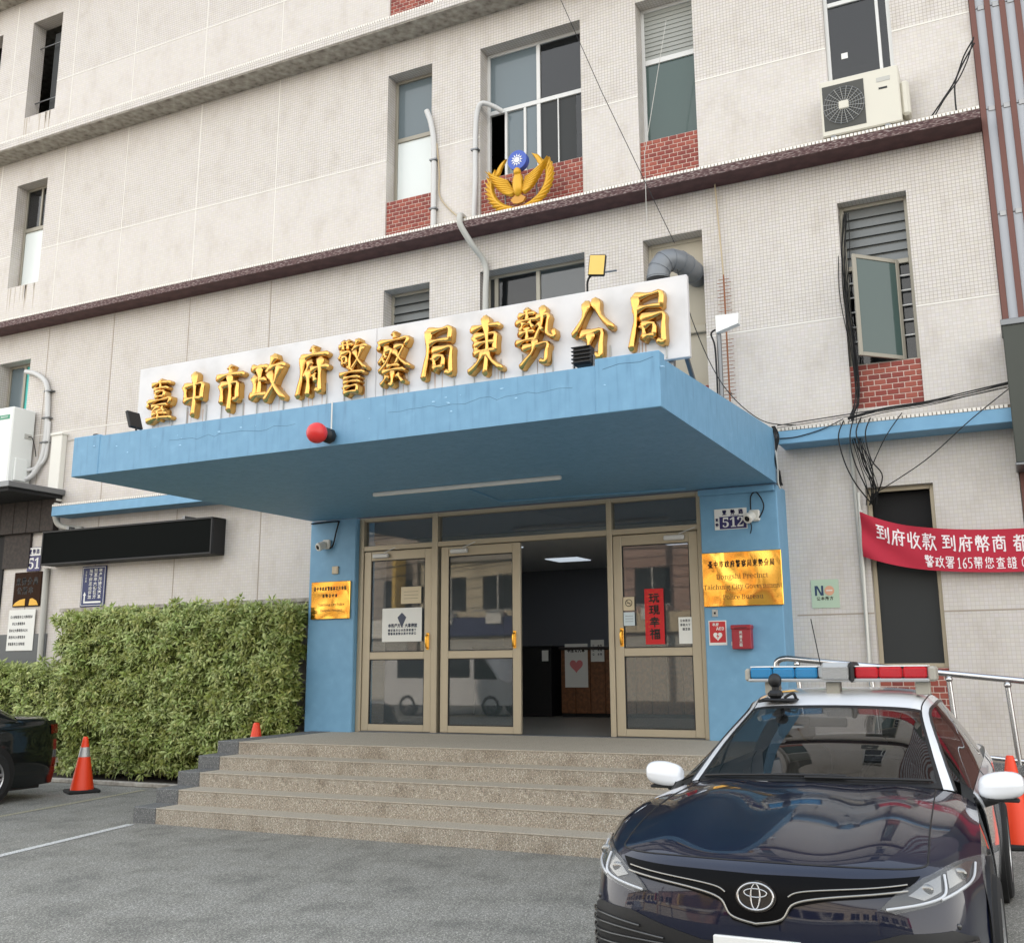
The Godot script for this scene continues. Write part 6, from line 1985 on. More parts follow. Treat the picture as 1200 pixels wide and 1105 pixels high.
func make_car(called: String, label: String, at: Vector3, turn: float, police: bool) -> Node3D:
	var s := thing(called, label, "car", at)
	s.rotation.y = turn
	var dark_paint: Material = M.car_navy if police else M.car_black
	var body_paint: Material = M.car_white if police else M.car_black
	# front: rows from the centre line outwards, columns from the windscreen foot over the bonnet and down the nose
	var front := mirror_cage([
		pts3([0, 1.015, 1.02, 0, 0.985, 1.40, 0, 0.938, 1.80, 0, 0.880, 2.12, 0, 0.815, 2.32, 0, 0.745, 2.395, 0, 0.66, 2.425, 0, 0.52, 2.445, 0, 0.35, 2.435, 0, 0.20, 2.38]),
		pts3([0.25, 1.007, 1.01, 0.25, 0.976, 1.40, 0.25, 0.927, 1.80, 0.25, 0.870, 2.11, 0.25, 0.812, 2.305, 0.25, 0.742, 2.378, 0.25, 0.66, 2.408, 0.25, 0.52, 2.43, 0.25, 0.35, 2.42, 0.25, 0.20, 2.365]),
		pts3([0.48, 1.012, 0.97, 0.49, 0.997, 1.40, 0.50, 0.949, 1.80, 0.50, 0.884, 2.095, 0.50, 0.812, 2.27, 0.50, 0.737, 2.345, 0.50, 0.66, 2.38, 0.50, 0.52, 2.40, 0.50, 0.35, 2.39, 0.50, 0.20, 2.335]),
		pts3([0.66, 0.985, 0.90, 0.68, 0.962, 1.40, 0.69, 0.916, 1.80, 0.69, 0.862, 2.04, 0.69, 0.812, 2.18, 0.70, 0.735, 2.26, 0.71, 0.66, 2.295, 0.72, 0.52, 2.32, 0.72, 0.35, 2.31, 0.72, 0.20, 2.255]),
		pts3([0.77, 0.960, 0.84, 0.795, 0.942, 1.38, 0.81, 0.900, 1.74, 0.81, 0.852, 1.93, 0.81, 0.805, 2.045, 0.82, 0.735, 2.12, 0.83, 0.66, 2.155, 0.84, 0.52, 2.18, 0.84, 0.35, 2.17, 0.84, 0.20, 2.12]),
		pts3([0.855, 0.905, 0.80, 0.885, 0.898, 1.36, 0.898, 0.860, 1.64, 0.900, 0.822, 1.75, 0.900, 0.78, 1.82, 0.903, 0.72, 1.87, 0.908, 0.65, 1.89, 0.912, 0.52, 1.90, 0.912, 0.35, 1.89, 0.90, 0.20, 1.85]),
	])
	var b := MB.new()
	b.surf(front.grid(2.0, 8.0, 0.0, 4.05, 40, 40), true)
	part(s, "bonnet", b, dark_paint)
	for sd in [-1.0, 1.0]:
		b = MB.new()
		b.surf(front.grid(5.0 + sd * 3.0, 5.0 + sd * 5.0, 0.0, 5.0, 16, 40), sd > 0)
		# fender side down to the sill
		var rows := []
		for j in 9:
			var r := []
			for i in 25:
				var v := lerpf(0.0, 5.0, i / 24.0)
				var top := front.ev(5.0 + sd * 5.0, v)
				var zz := lerpf(0.80, 1.90, i / 24.0)
				var t := j / 8.0
				var low := V(sd * (0.895 - 0.03 * t), lerpf(top.y, 0.20, t), lerpf(top.z, zz, minf(1.0, t * 3.0)))
				var x := lerpf(absf(top.x), 0.905, minf(1.0, t * 2.2)) + 0.018 * sin(PI * minf(t * 1.3, 1.0)) - 0.04 * maxf(0.0, t - 0.75) * 4.0 * 0.25
				r.append(V(sd * x, low.y, low.z))
			rows.append(r)
		var fore := []
		var aft := []
		for r in rows:
			fore.append(r.slice(4))
			aft.append(r.slice(0, 5))
		b.surf(fore, sd < 0)
		part(s, "fender", b, dark_paint)
		b = MB.new()
		b.surf(aft, sd < 0)
		part(s, "fender_rear", b, body_paint)
		b = MB.new()
		b.tube(cage_line(front, 5.0, sd, [3.0, 0.0, 3.0, 2.0, 3.05, 3.4, 2.9, 4.05, 1.5, 4.05, 0.0, 4.06], 0.0), 0.0045, 5)
		part(s, "panel_gap", b, M.black)
	b = MB.new()
	b.surf(front.grid(0.0, 10.0, 4.06, 9.0, 72, 36), true)
	part(s, "bumper", b, dark_paint)
	b = MB.new()
	for sd in [-1.0, 1.0]:
		cage_patch(b, front, 5.0, sd, [0.0, 4.72, 1.5, 4.62, 2.85, 4.45, 2.42, 5.3, 1.2, 5.78, 0.64, 6.08, 0.42, 6.58, 0.0, 6.72], 0.006, 0.2)
	part(s, "upper_grille", b, M.grille_black)
	b = MB.new()
	for sd in [-1.0, 1.0]:
		b.tube(cage_line(front, 5.0, sd, [2.55, 5.12, 1.25, 5.62, 0.66, 5.95, 0.44, 6.45, 0.0, 6.62], 0.012), 0.006, 6)
		b.tube(cage_line(front, 5.0, sd, [2.55, 4.82, 1.4, 5.20, 0.75, 5.45, 0.55, 5.7], 0.010), 0.0045, 6)
	part(s, "grille_trim", b, M.trim)
	b = MB.new()
	for sd in [-1.0, 1.0]:
		cage_patch(b, front, 5.0, sd, [0.0, 7.22, 1.0, 7.18, 1.6, 6.98, 2.4, 6.66, 3.5, 6.62, 4.35, 6.95, 4.55, 7.6, 4.4, 8.5, 0.0, 8.7], 0.006, 0.2)
	part(s, "lower_grille", b, M.black)
	for k in 8:
		var v := 7.0 + k * 0.22
		for sd in [-1.0, 1.0]:
			b = MB.new()
			var s0: float = [2.2, 1.7, 0.0, 0.0, 0.0, 0.0, 0.0, 0.0][k]
			b.tube(cage_line(front, 5.0, sd, [s0, v + 0.05, lerpf(s0, 4.2, 0.5), v - 0.05, 4.25, v + 0.02], 0.014), 0.006, 5)
			part(s, "grille_slat", b, M.trim_dark)
	for sd in [-1.0, 1.0]:
		var hl := node_part(s, "headlight")
		var outline := [2.05, 5.98, 2.35, 5.25, 2.85, 4.62, 3.6, 4.12, 4.45, 3.62, 4.93, 3.45, 4.97, 4.1, 4.6, 4.85, 3.8, 5.42, 3.0, 5.85, 2.3, 6.12]
		b = MB.new()
		cage_patch(b, front, 5.0, sd, outline, 0.005, 0.2)
		part(hl, "housing", b, M.lamp_dark)
		b = MB.new()
		cage_patch(b, front, 5.0, sd, [2.55, 5.35, 2.9, 4.78, 3.35, 4.48, 3.3, 5.2, 2.85, 5.6], 0.009, 0.2)
		cage_patch(b, front, 5.0, sd, [3.55, 4.36, 4.3, 3.88, 4.55, 3.9, 4.3, 4.7, 3.55, 5.1], 0.009, 0.2)
		part(hl, "reflector", b, M.lamp_chrome)
		b = MB.new()
		b.tube(cage_line(front, 5.0, sd, [2.15, 5.98, 2.9, 5.72, 3.38, 5.35, 3.45, 4.5], 0.013), 0.006, 6)
		b.tube(cage_line(front, 5.0, sd, [3.25, 5.62, 3.9, 5.25, 4.45, 4.78, 4.62, 4.0], 0.013), 0.006, 6)
		part(hl, "light_strip", b, M.lamp_white)
		b = MB.new()
		for q in [[2.95, 5.05, 0.045], [4.0, 4.5, 0.05]]:
			b.ball(front.ev(5.0 + sd * q[0], q[1]) + front.nrm(5.0 + sd * q[0], q[1]) * 0.008, V(q[2] * 0.6, q[2] * 0.5, 0.012), 14, 8)
		part(hl, "projector", b, M.lamp_chrome)
		b = MB.new()
		cage_patch(b, front, 5.0, sd, outline, 0.024, 0.2)
		part(hl, "cover", b, M.lamp_glass)
		b = MB.new()
		var pp := front.ev(5.0 + sd * 3.7, 6.55)
		b.ball(pp, V(0.013, 0.013, 0.008), 10, 6)
		part(s, "parking_sensor", b, M.trim_dark)
	# badge: three interlocking ovals
	var em := node_part(s, "badge")
	var e0 := front.ev(5.0, 5.78) + front.nrm(5.0, 5.78) * 0.012
	b = MB.new()
	b.xf = Transform3D(Basis(Vector3.RIGHT, -0.22), e0)
	var oval := func(cx: float, cy: float, rx: float, ry: float, rad: float) -> void:
		var ring := []
		for k in 37:
			ring.append(V(cx + rx * cos(TAU * k / 36), cy + ry * sin(TAU * k / 36), 0.006))
		b.tube(ring, rad, 7, false)
	oval.call(0.0, 0.0, 0.078, 0.054, 0.0058)
	oval.call(0.0, 0.014, 0.05, 0.017, 0.0042)
	oval.call(0.0, 0.0, 0.020, 0.051, 0.0042)
	part(em, "ovals", b, M.chrome)
	b = MB.new()
	b.xf = Transform3D(Basis(Vector3.RIGHT, -0.22) * Basis(Vector3.RIGHT, PI / 2), e0)
	b.xf.basis = b.xf.basis * Basis.from_scale(V(1.0, 1.0, 0.7))
	b.lathe([Vector2(0.0, 0.003), Vector2(0.09, 0.003), Vector2(0.095, -0.01)], 30)
	part(em, "back_plate", b, M.glossy_black)
	b = MB.new()
	b.box(V(-0.19, 0.36, 2.44), V(0.19, 0.52, 2.462), 0.004)
	part(s, "number_plate", b, M.white)
	# cabin
	var cab := mirror_cage([
		pts3([0, 1.015, 1.03, 0, 1.225, 0.58, 0, 1.395, 0.06, 0, 1.482, -0.35, 0, 1.490, -0.80, 0, 1.430, -1.25, 0, 1.25, -1.65, 0, 1.08, -2.0]),
		pts3([0.30, 1.01, 1.015, 0.28, 1.22, 0.565, 0.26, 1.391, 0.05, 0.27, 1.478, -0.35, 0.27, 1.486, -0.80, 0.26, 1.426, -1.25, 0.28, 1.246, -1.64, 0.30, 1.076, -1.98]),
		pts3([0.55, 1.0, 0.95, 0.50, 1.21, 0.52, 0.45, 1.381, 0.02, 0.46, 1.464, -0.35, 0.46, 1.470, -0.80, 0.45, 1.410, -1.25, 0.49, 1.235, -1.61, 0.53, 1.066, -1.93]),
		pts3([0.69, 0.985, 0.86, 0.610, 1.19, 0.46, 0.540, 1.364, -0.02, 0.555, 1.434, -0.35, 0.555, 1.440, -0.80, 0.545, 1.385, -1.24, 0.60, 1.215, -1.56, 0.655, 1.052, -1.86]),
		pts3([0.755, 0.97, 0.80, 0.668, 1.172, 0.42, 0.592, 1.340, -0.04, 0.61, 1.392, -0.35, 0.61, 1.396, -0.80, 0.60, 1.352, -1.22, 0.66, 1.19, -1.52, 0.72, 1.035, -1.82]),
	])
	b = MB.new()
	b.surf(cab.grid(1.0, 7.0, 0.03, 1.96, 30, 24))
	part(s, "windscreen", b, M.car_glass)
	b = MB.new()
	cage_patch(b, cab, 4.0, 1.0, [-3.02, 0.0, 3.02, 0.0, 3.02, 0.10, -3.02, 0.10], -0.002, 0.25)
	cage_patch(b, cab, 4.0, 1.0, [-3.0, 1.90, 3.0, 1.90, 3.0, 2.0, -3.0, 2.0], -0.002, 0.25)
	for sd in [-1.0, 1.0]:
		cage_patch(b, cab, 4.0, sd, [2.84, 0.0, 3.02, 0.0, 3.02, 2.0, 2.84, 2.0], -0.002, 0.25)
	part(s, "glass_border", b, M.black)
	b = MB.new()
	b.surf(cab.grid(0.0, 8.0, 2.0, 5.0, 32, 30))
	part(s, "roof", b, body_paint)
	b = MB.new()
	b.surf(cab.grid(1.0, 7.0, 5.0, 7.0, 24, 16))
	part(s, "rear_window", b, M.car_glass)
	for sd in [-1.0, 1.0]:
		b = MB.new()
		b.surf(cab.grid(4.0 + sd * 3.0, 4.0 + sd * 4.0, 0.0, 2.0, 6, 20), sd < 0)
		part(s, "front_pillar", b, body_paint)
		b = MB.new()
		b.surf(cab.grid(4.0 + sd * 3.0, 4.0 + sd * 4.0, 5.0, 7.0, 6, 16), sd < 0)
		part(s, "rear_pillar", b, body_paint)
		b = MB.new()
		b.tube(cage_line(cab, 4.0, sd, [3.03, 0.0, 3.03, 1.0, 3.03, 2.0, 3.03, 3.5, 3.03, 5.0], 0.004), 0.007, 5)
		part(s, "pillar_seam", b, M.black)
		# side windows from roof rail to belt line
		var seg := [[0.25, 2.55, M.car_glass, "side_window"], [2.55, 2.85, M.glossy_black, "door_pillar"], [2.85, 5.0, M.car_glass, "side_window"], [5.0, 7.0, body_paint, "quarter_panel"]]
		for q in seg:
			b = MB.new()
			var rows := []
			for j in 7:
				var r := []
				for i in 13:
					var v := lerpf(q[0], q[1], i / 12.0)
					var top := cab.ev(4.0 + sd * 4.0, v)
					var belt := V(sd * (0.845 - 0.12 * clampf((-1.2 - top.z) / 0.8, 0.0, 1.0) * 0.6), 0.955 + 0.03 * clampf((0.8 - top.z) / 2.6, 0, 1), top.z)
					var t := j / 6.0
					var m := top.lerp(belt, t)
					m.x += sd * 0.025 * sin(PI * t)
					r.append(m)
				rows.append(r)
			b.surf(rows, sd > 0)
			part(s, q[3], b, q[2])
		b = MB.new()
		b.tube(cage_line(cab, 4.0, sd, [4.0, 0.0, 4.0, 2.0, 4.0, 3.5, 4.0, 5.0, 4.0, 6.4], 0.004), 0.012, 6)
		part(s, "window_trim", b, M.trim_dark)
		# body side
		var side := Cage.new()
		var zs := [0.84, 0.3, -0.3, -0.9, -1.4, -1.95, -2.25, -2.42]
		var pull := [1.0, 1.0, 1.0, 1.0, 1.0, 0.985, 0.95, 0.87]
		for row in [[0.845, 0.965], [0.892, 0.88], [0.912, 0.72], [0.925, 0.52], [0.905, 0.32], [0.86, 0.18]]:
			var r := []
			for k in zs.size():
				var y: float = row[1] + (0.03 * k / 7.0 if row[1] > 0.8 else 0.0)
				r.append(V(sd * row[0] * pull[k], y, zs[k]))
			side.p.append(r)
		b = MB.new()
		b.surf(side.grid(0.0, 5.0, 0.0, 7.0, 20, 48), sd > 0)
		part(s, "body_side", b, body_paint)
		b = MB.new()
		for v in [0.02, 2.05, 3.95]:
			var line := []
			for k in 13:
				line.append(side.ev(k / 12.0 * 4.6, v) + V(sd * 0.001, 0, 0))
			b.tube(line, 0.004, 5)
		part(s, "door_gap", b, M.black)
		for z in [0.05, -1.05]:
			var h := MB.new()
			h.tube(smooth([V(sd * 0.905, 0.84, z - 0.28), V(sd * 0.935, 0.845, z - 0.24), V(sd * 0.935, 0.845, z - 0.10), V(sd * 0.905, 0.84, z - 0.06)], 4), 0.013, 7)
			part(s, "door_handle", h, body_paint)
		b = MB.new()
		b.surf(side.grid(0.75, 1.5, 6.1, 7.0, 6, 10, 0.012 * (1.0 if sd < 0 else -1.0)), sd > 0)
		part(s, "tail_light", b, M.tail_red)
		b = MB.new()
		b.box(V(sd * 0.83 - 0.02, 0.40, -2.38), V(sd * 0.83 + 0.012, 0.46, -2.30), 0.01)
		part(s, "rear_reflector", b, M.tail_red)
		# mirrors
		var mr := node_part(s, "door_mirror", V(sd * 0.985, 0.985, 0.60))
		b = MB.new()
		var ring_rows := []
		for j in 13:
			var a := lerpf(-PI / 2, PI / 2, j / 12.0)
			var r := []
			for i in 25:
				var t := TAU * i / 24
				var k := pow(maxf(cos(a), 0.0), 0.55)
				var yy := sin(t)
				r.append(V(sd * (sin(a) * 0.122), 0.078 * k * signf(yy) * pow(absf(yy), 0.75) + 0.012 * sin(a), 0.085 * k * cos(t) * (1.0 if cos(t) > 0 else 0.55)))
			ring_rows.append(r)
		b.surf(ring_rows, sd < 0)
		part(mr, "housing", b, body_paint)
		b = MB.new()
		b.tube(smooth([V(-sd * 0.14, -0.10, 0.01), V(-sd * 0.10, -0.085, 0.01), V(-sd * 0.03, -0.06, 0.01)], 4), 0.035, 10)
		b.box(V(minf(-sd * 0.08, sd * 0.09), -0.082, -0.03), V(maxf(-sd * 0.08, sd * 0.09), -0.064, 0.055), 0.008)
		part(mr, "arm", b, M.black)
	# tail
	var tail := mirror_cage([
		pts3([0, 1.08, -1.98, 0, 1.065, -2.25, 0, 1.035, -2.40, 0, 0.80, -2.44, 0, 0.55, -2.46, 0, 0.22, -2.38]),
		pts3([0.45, 1.068, -1.94, 0.45, 1.055, -2.23, 0.45, 1.025, -2.38, 0.45, 0.80, -2.42, 0.45, 0.55, -2.44, 0.45, 0.22, -2.36]),
		pts3([0.73, 1.035, -1.84, 0.72, 1.02, -2.20, 0.72, 0.99, -2.33, 0.74, 0.80, -2.37, 0.75, 0.55, -2.39, 0.74, 0.22, -2.33]),
		pts3([0.80, 0.99, -1.78, 0.80, 0.985, -2.15, 0.78, 0.96, -2.28, 0.80, 0.80, -2.32, 0.81, 0.55, -2.34, 0.79, 0.22, -2.30]),
	])
	b = MB.new()
	b.surf(tail.grid(0.0, 6.0, 0.0, 5.0, 24, 24))
	part(s, "boot", b, body_paint)
	part(s, "underbody", bx(V(-0.80, 0.14, -2.2), V(0.80, 0.40, 1.85)), M.black)
	# interior
	var inn := node_part(s, "interior")
	part(inn, "floor", bx(V(-0.80, 0.40, -1.9), V(0.80, 0.55, 0.95)), M.dark)
	part(inn, "dashboard", bx(V(-0.70, 0.72, 0.40), V(0.70, 0.965, 0.84), 0.05), M.dash)
	for x in [-0.36, 0.36]:
		part(inn, "seat_back", bx(V(x - 0.24, 0.55, -0.62), V(x + 0.24, 1.10, -0.42), 0.06), M.seat)
		part(inn, "head_rest", bx(V(x - 0.13, 1.12, -0.60), V(x + 0.13, 1.29, -0.50), 0.04), M.seat)
	part(inn, "rear_bench", bx(V(-0.66, 0.55, -1.5), V(0.66, 1.06, -1.3), 0.06), M.seat)
	var ring := []
	for k in 29:
		var a := TAU * k / 28
		ring.append(V(0.36 + 0.185 * cos(a), 0.93 + 0.165 * sin(a), 0.30 - 0.07 * sin(a)))
	b = MB.new()
	b.tube(ring, 0.015, 8, false)
	b.box(V(0.30, 0.87, 0.30), V(0.42, 0.96, 0.36), 0.02)
	part(inn, "steering_wheel", b, M.seat)
	part(inn, "rear_mirror", bx(V(-0.12, 1.27, 0.26), V(0.12, 1.33, 0.28), 0.012), M.black)
	if police:
		part(inn, "dash_paper", bx(V(-0.60, 0.968, 0.58), V(-0.32, 0.972, 0.80)), M.paper)
	for q in [[-0.60, 0.15], [-0.02, 0.60]]:
		b = MB.new()
		var line := []
		for k in 9:
			var x := lerpf(q[0], q[1], k / 8.0)
			line.append(cab.ev(4.0 + (x / 0.69) * 3.0, 0.05 + 0.06 * k / 8.0) + V(0, 0.014, 0.012))
		b.tube(line, 0.009, 6)
		part(s, "wiper", b, M.black)
	# wheels
	var wm := wheel_mesh()
	for q in [[-1, 1.478], [1, 1.478], [-1, -1.347], [1, -1.347]]:
		var w := node_part(s, "wheel", V(q[0] * 0.852, 0.336, q[1]))
		if q[0] < 0:
			w.rotation.y = PI
		part(w, "tyre", wm[0], M.rubber)
		part(w, "rim", wm[1], M.alloy)
		part(w, "brake_disc", wm[2], M.dark_steel)
		b = MB.new()
		b.xf = Transform3D(Basis(Vector3.BACK, -q[0] * PI / 2), V(q[0] * 0.902, 0.36, q[1]))
		b.lathe([Vector2(0.395, -0.02), Vector2(0.39, 0.024), Vector2(0.0, 0.026)], 36)
		part(s, "dark_arch_disc", b, M.black)  # black disc over the body side, painted shade of the wheel well
	if police:
		light_bar(s)
	return s


func light_bar(s: Node3D) -> void:
	var n := node_part(s, "light_bar", V(0.0, 1.54, -0.28))
	part(n, "base", bx(V(-0.60, 0.0, -0.13), V(0.60, 0.022, 0.13), 0.008), M.reflector)
	for k in 3:
		part(n, "blue_lens", bx(V(-0.585 + k * 0.155, 0.022, -0.12), V(-0.585 + k * 0.155 + 0.151, 0.098, 0.12), 0.012), M.lens_blue)
		part(n, "red_lens", bx(V(0.125 + k * 0.155, 0.022, -0.12), V(0.125 + k * 0.155 + 0.151, 0.098, 0.12), 0.012), M.lens_red)
	var spk := MB.new()
	spk.box(V(-0.115, 0.0, -0.15), V(0.115, 0.128, 0.15), 0.035)
	part(n, "siren", spk, M.reflector)
	part(n, "siren_grille", bx(V(-0.085, 0.02, 0.148), V(0.085, 0.10, 0.156), 0.004), M.siren_mesh)
	part(n, "siren_band", bx(V(0.088, -0.004, -0.153), V(0.123, 0.132, 0.153), 0.03), M.black)
	part(n, "end_cap", bx(V(-0.625, 0.004, -0.12), V(-0.59, 0.092, 0.12), 0.014), M.bar_end)
	part(n, "end_cap", bx(V(0.592, 0.002, -0.125), V(0.64, 0.10, 0.125), 0.014), M.bar_end)
	part(n, "top_cover", bx(V(-0.585, 0.098, -0.115), V(-0.12, 0.106, 0.115), 0.003), M.white)
	part(n, "top_cover", bx(V(0.125, 0.098, -0.115), V(0.59, 0.106, 0.115), 0.003), M.white)
	for x in [-0.5, -0.08, 0.5]:
		part(n, "foot", bx(V(x, -0.085, -0.06), V(x + 0.09, 0.0, 0.06), 0.006), M.bar_end)
	var b := MB.new()
	b.ball(V(-0.385, 0.012, 0.26), V(0.046, 0.05, 0.046), 16, 10)
	b.box(V(-0.43, -0.105, 0.20), V(-0.34, -0.05, 0.32), 0.02)
	b.tube([V(-0.385, -0.06, 0.26), V(-0.385, 0.0, 0.26)], 0.025, 8)
	part(n, "roof_camera", b, M.black)
	b = MB.new()
	b.box(V(-0.47, -0.125, 0.19), V(-0.24, -0.105, 0.33), 0.008)
	b.tube(smooth([V(-0.45, -0.11, 0.2), V(-0.52, -0.13, 0.15), V(-0.57, -0.16, 0.0)], 5), 0.012, 6)
	b.tube(smooth([V(-0.32, -0.10, 0.3), V(-0.26, -0.07, 0.3), V(-0.25, -0.11, 0.25)], 5), 0.010, 6)
	part(n, "camera_mount", b, M.black)
	b = MB.new()
	b.tube([V(-0.2, 0.1, -0.5), V(-0.26, 0.45, -0.55)], 0.004, 5)
	part(n, "whip_antenna", b, M.rubber)


# ---------------------------------------------------------------- the other side of the street, seen only in glass and paint
func make_street() -> void:
	var specs := [[-44.0, -34.5, 7.2, rgb8(198, 176, 150)], [-34.3, -26.5, 8.2, rgb8(170, 160, 150)], [-26.3, -19.0, 6.6, rgb8(206, 196, 172)], [-18.8, -11.5, 7.6, rgb8(176, 150, 140)], [-11.3, -3.0, 6.4, rgb8(190, 186, 180)], [-2.8, 7.5, 7.8, rgb8(206, 196, 178)], [7.7, 17.0, 7.0, rgb8(170, 168, 164)]]
	var words := ["tan", "grey-brown", "cream", "brown-pink", "pale grey", "wide cream", "grey"]
	for k in specs.size():
		var q: Array = specs[k]
		var s := thing("street_house", "%s house front across the street, mirrored in the door glass" % words[k], "house", Vector3.ZERO, "houses across the street")
		var zf := 30.0
		part(s, "wall", bx(V(q[0], 0, zf), V(q[1], q[2], zf + 8.0)), tri_plain(q[3]))
		var y := 4.0
		while y + 2.2 < q[2]:
			var x: float = q[0] + 0.9
			while x + 1.7 < q[1]:
				part(s, "window", bx(V(x, y, zf - 0.03), V(x + 1.6, y + 1.6, zf + 0.02)), M.glossy_black)
				part(s, "window_frame", bx(V(x + 0.77, y, zf - 0.05), V(x + 0.83, y + 1.6, zf - 0.031)), M.white_alu)
				x += 2.5
			y += 3.2
		for i in 3:
			var hx: float = q[0] + 1.2 + i * 2.6
			if hx + 0.7 < q[1]:
				part(s, "air_conditioner", bx(V(hx, 4.0 - 0.62, zf - 0.5), V(hx + 0.8, 4.0 - 0.05, zf - 0.001), 0.03), M.ac_white)
				part(s, "balcony_rail", bx(V(hx - 0.5, 3.95, zf - 0.7), V(hx + 1.4, 4.02, zf - 0.66)), M.dark_steel)
		part(s, "hanging_sign", bx(V(q[1] - 0.8, 3.9, zf - 1.0), V(q[1] - 0.6, minf(q[2], 6.6), zf - 0.1), 0.02), [M.paper, M.yellow_lens, M.red, M.yellow_lens, M.paper, M.navy, M.red][k])
		part(s, "cornice", bx(V(q[0], q[2] - 0.3, zf - 0.25), V(q[1], q[2], zf - 0.001), 0.02), M.plaster)
		part(s, "shutter", bx(V(q[0] + 0.5, 0.0, zf - 0.04), V(q[1] - 0.5, 2.7, zf + 0.01)), M.plastic_grey)
		part(s, "shop_sign", bx(V(q[0] + 0.3, 2.85, zf - 0.35), V(q[1] - 0.3, 3.7, zf - 0.001), 0.02), [M.red, M.paper, M.navy, M.paper_tan, M.maroon, M.paper, M.dark_green][k])
	var up := thing("utility_pole", "grey utility pole with wires across the street, mirrored in the door glass", "utility pole", V(-15.0, 0, 26.5))
	part(up, "pole", tb([V(0, 0, 0), V(0, 9.0, 0)], 0.15, 12), M.plaster)
	part(up, "cross_arm", bx(V(-0.8, 8.2, -0.06), V(0.8, 8.32, 0.06), 0.01), M.dark_steel)
	for k in 5:
		part(up, "wire", tb(smooth([V(-32, 7.6 - k * 0.45, 0.1), V(-16, 7.0 - k * 0.45, 0.1), V(0, 7.9 - k * 0.45, 0.16), V(15, 7.0 - k * 0.45, 0.1), V(30, 7.7 - k * 0.45, 0.1)], 6), 0.025, 5), M.rubber)
	var v := thing("white_van", "white van parked across the street, mirrored in the door glass", "van", V(-17.2, 0.0, 18.0))
	var b := MB.new()
	b.prism(PackedVector2Array([Vector2(-2.4, 0.35), Vector2(2.5, 0.35), Vector2(2.55, 0.9), Vector2(1.95, 1.15), Vector2(1.35, 1.95), Vector2(-2.3, 2.05), Vector2(-2.4, 1.9)]), -0.9, 0.9)
	part(v, "body", b, M.car_white)
	b = MB.new()
	b.prism(PackedVector2Array([Vector2(1.0, 1.15), Vector2(1.85, 1.15), Vector2(1.36, 1.8), Vector2(1.0, 1.82)]), -0.91, 0.91)
	b.prism(PackedVector2Array([Vector2(-1.9, 1.2), Vector2(0.85, 1.2), Vector2(0.85, 1.82), Vector2(-1.9, 1.86)]), -0.91, 0.91)
	part(v, "window", b, M.glossy_black)
	var wm := wheel_mesh()
	for q in [[-1.5, -0.8], [1.6, -0.8], [-1.5, 0.8], [1.6, 0.8]]:
		var w := node_part(v, "wheel", V(q[0], 0.336, q[1]))
		w.rotation.y = PI / 2 if q[1] < 0 else -PI / 2
		part(w, "tyre", wm[0], M.rubber)
		part(w, "rim", wm[1], M.dark_steel)
		part(w, "hub", wm[2], M.black)


func tri_plain(c: Color) -> StandardMaterial3D:
	return tri_mat(noise_tex(0.02, 4, [[0.0, c * 0.86], [0.5, c], [1.0, c * 1.04]], 128, FastNoiseLite.TYPE_SIMPLEX_SMOOTH, int(c.r * 100)), 0.2, 0.9)


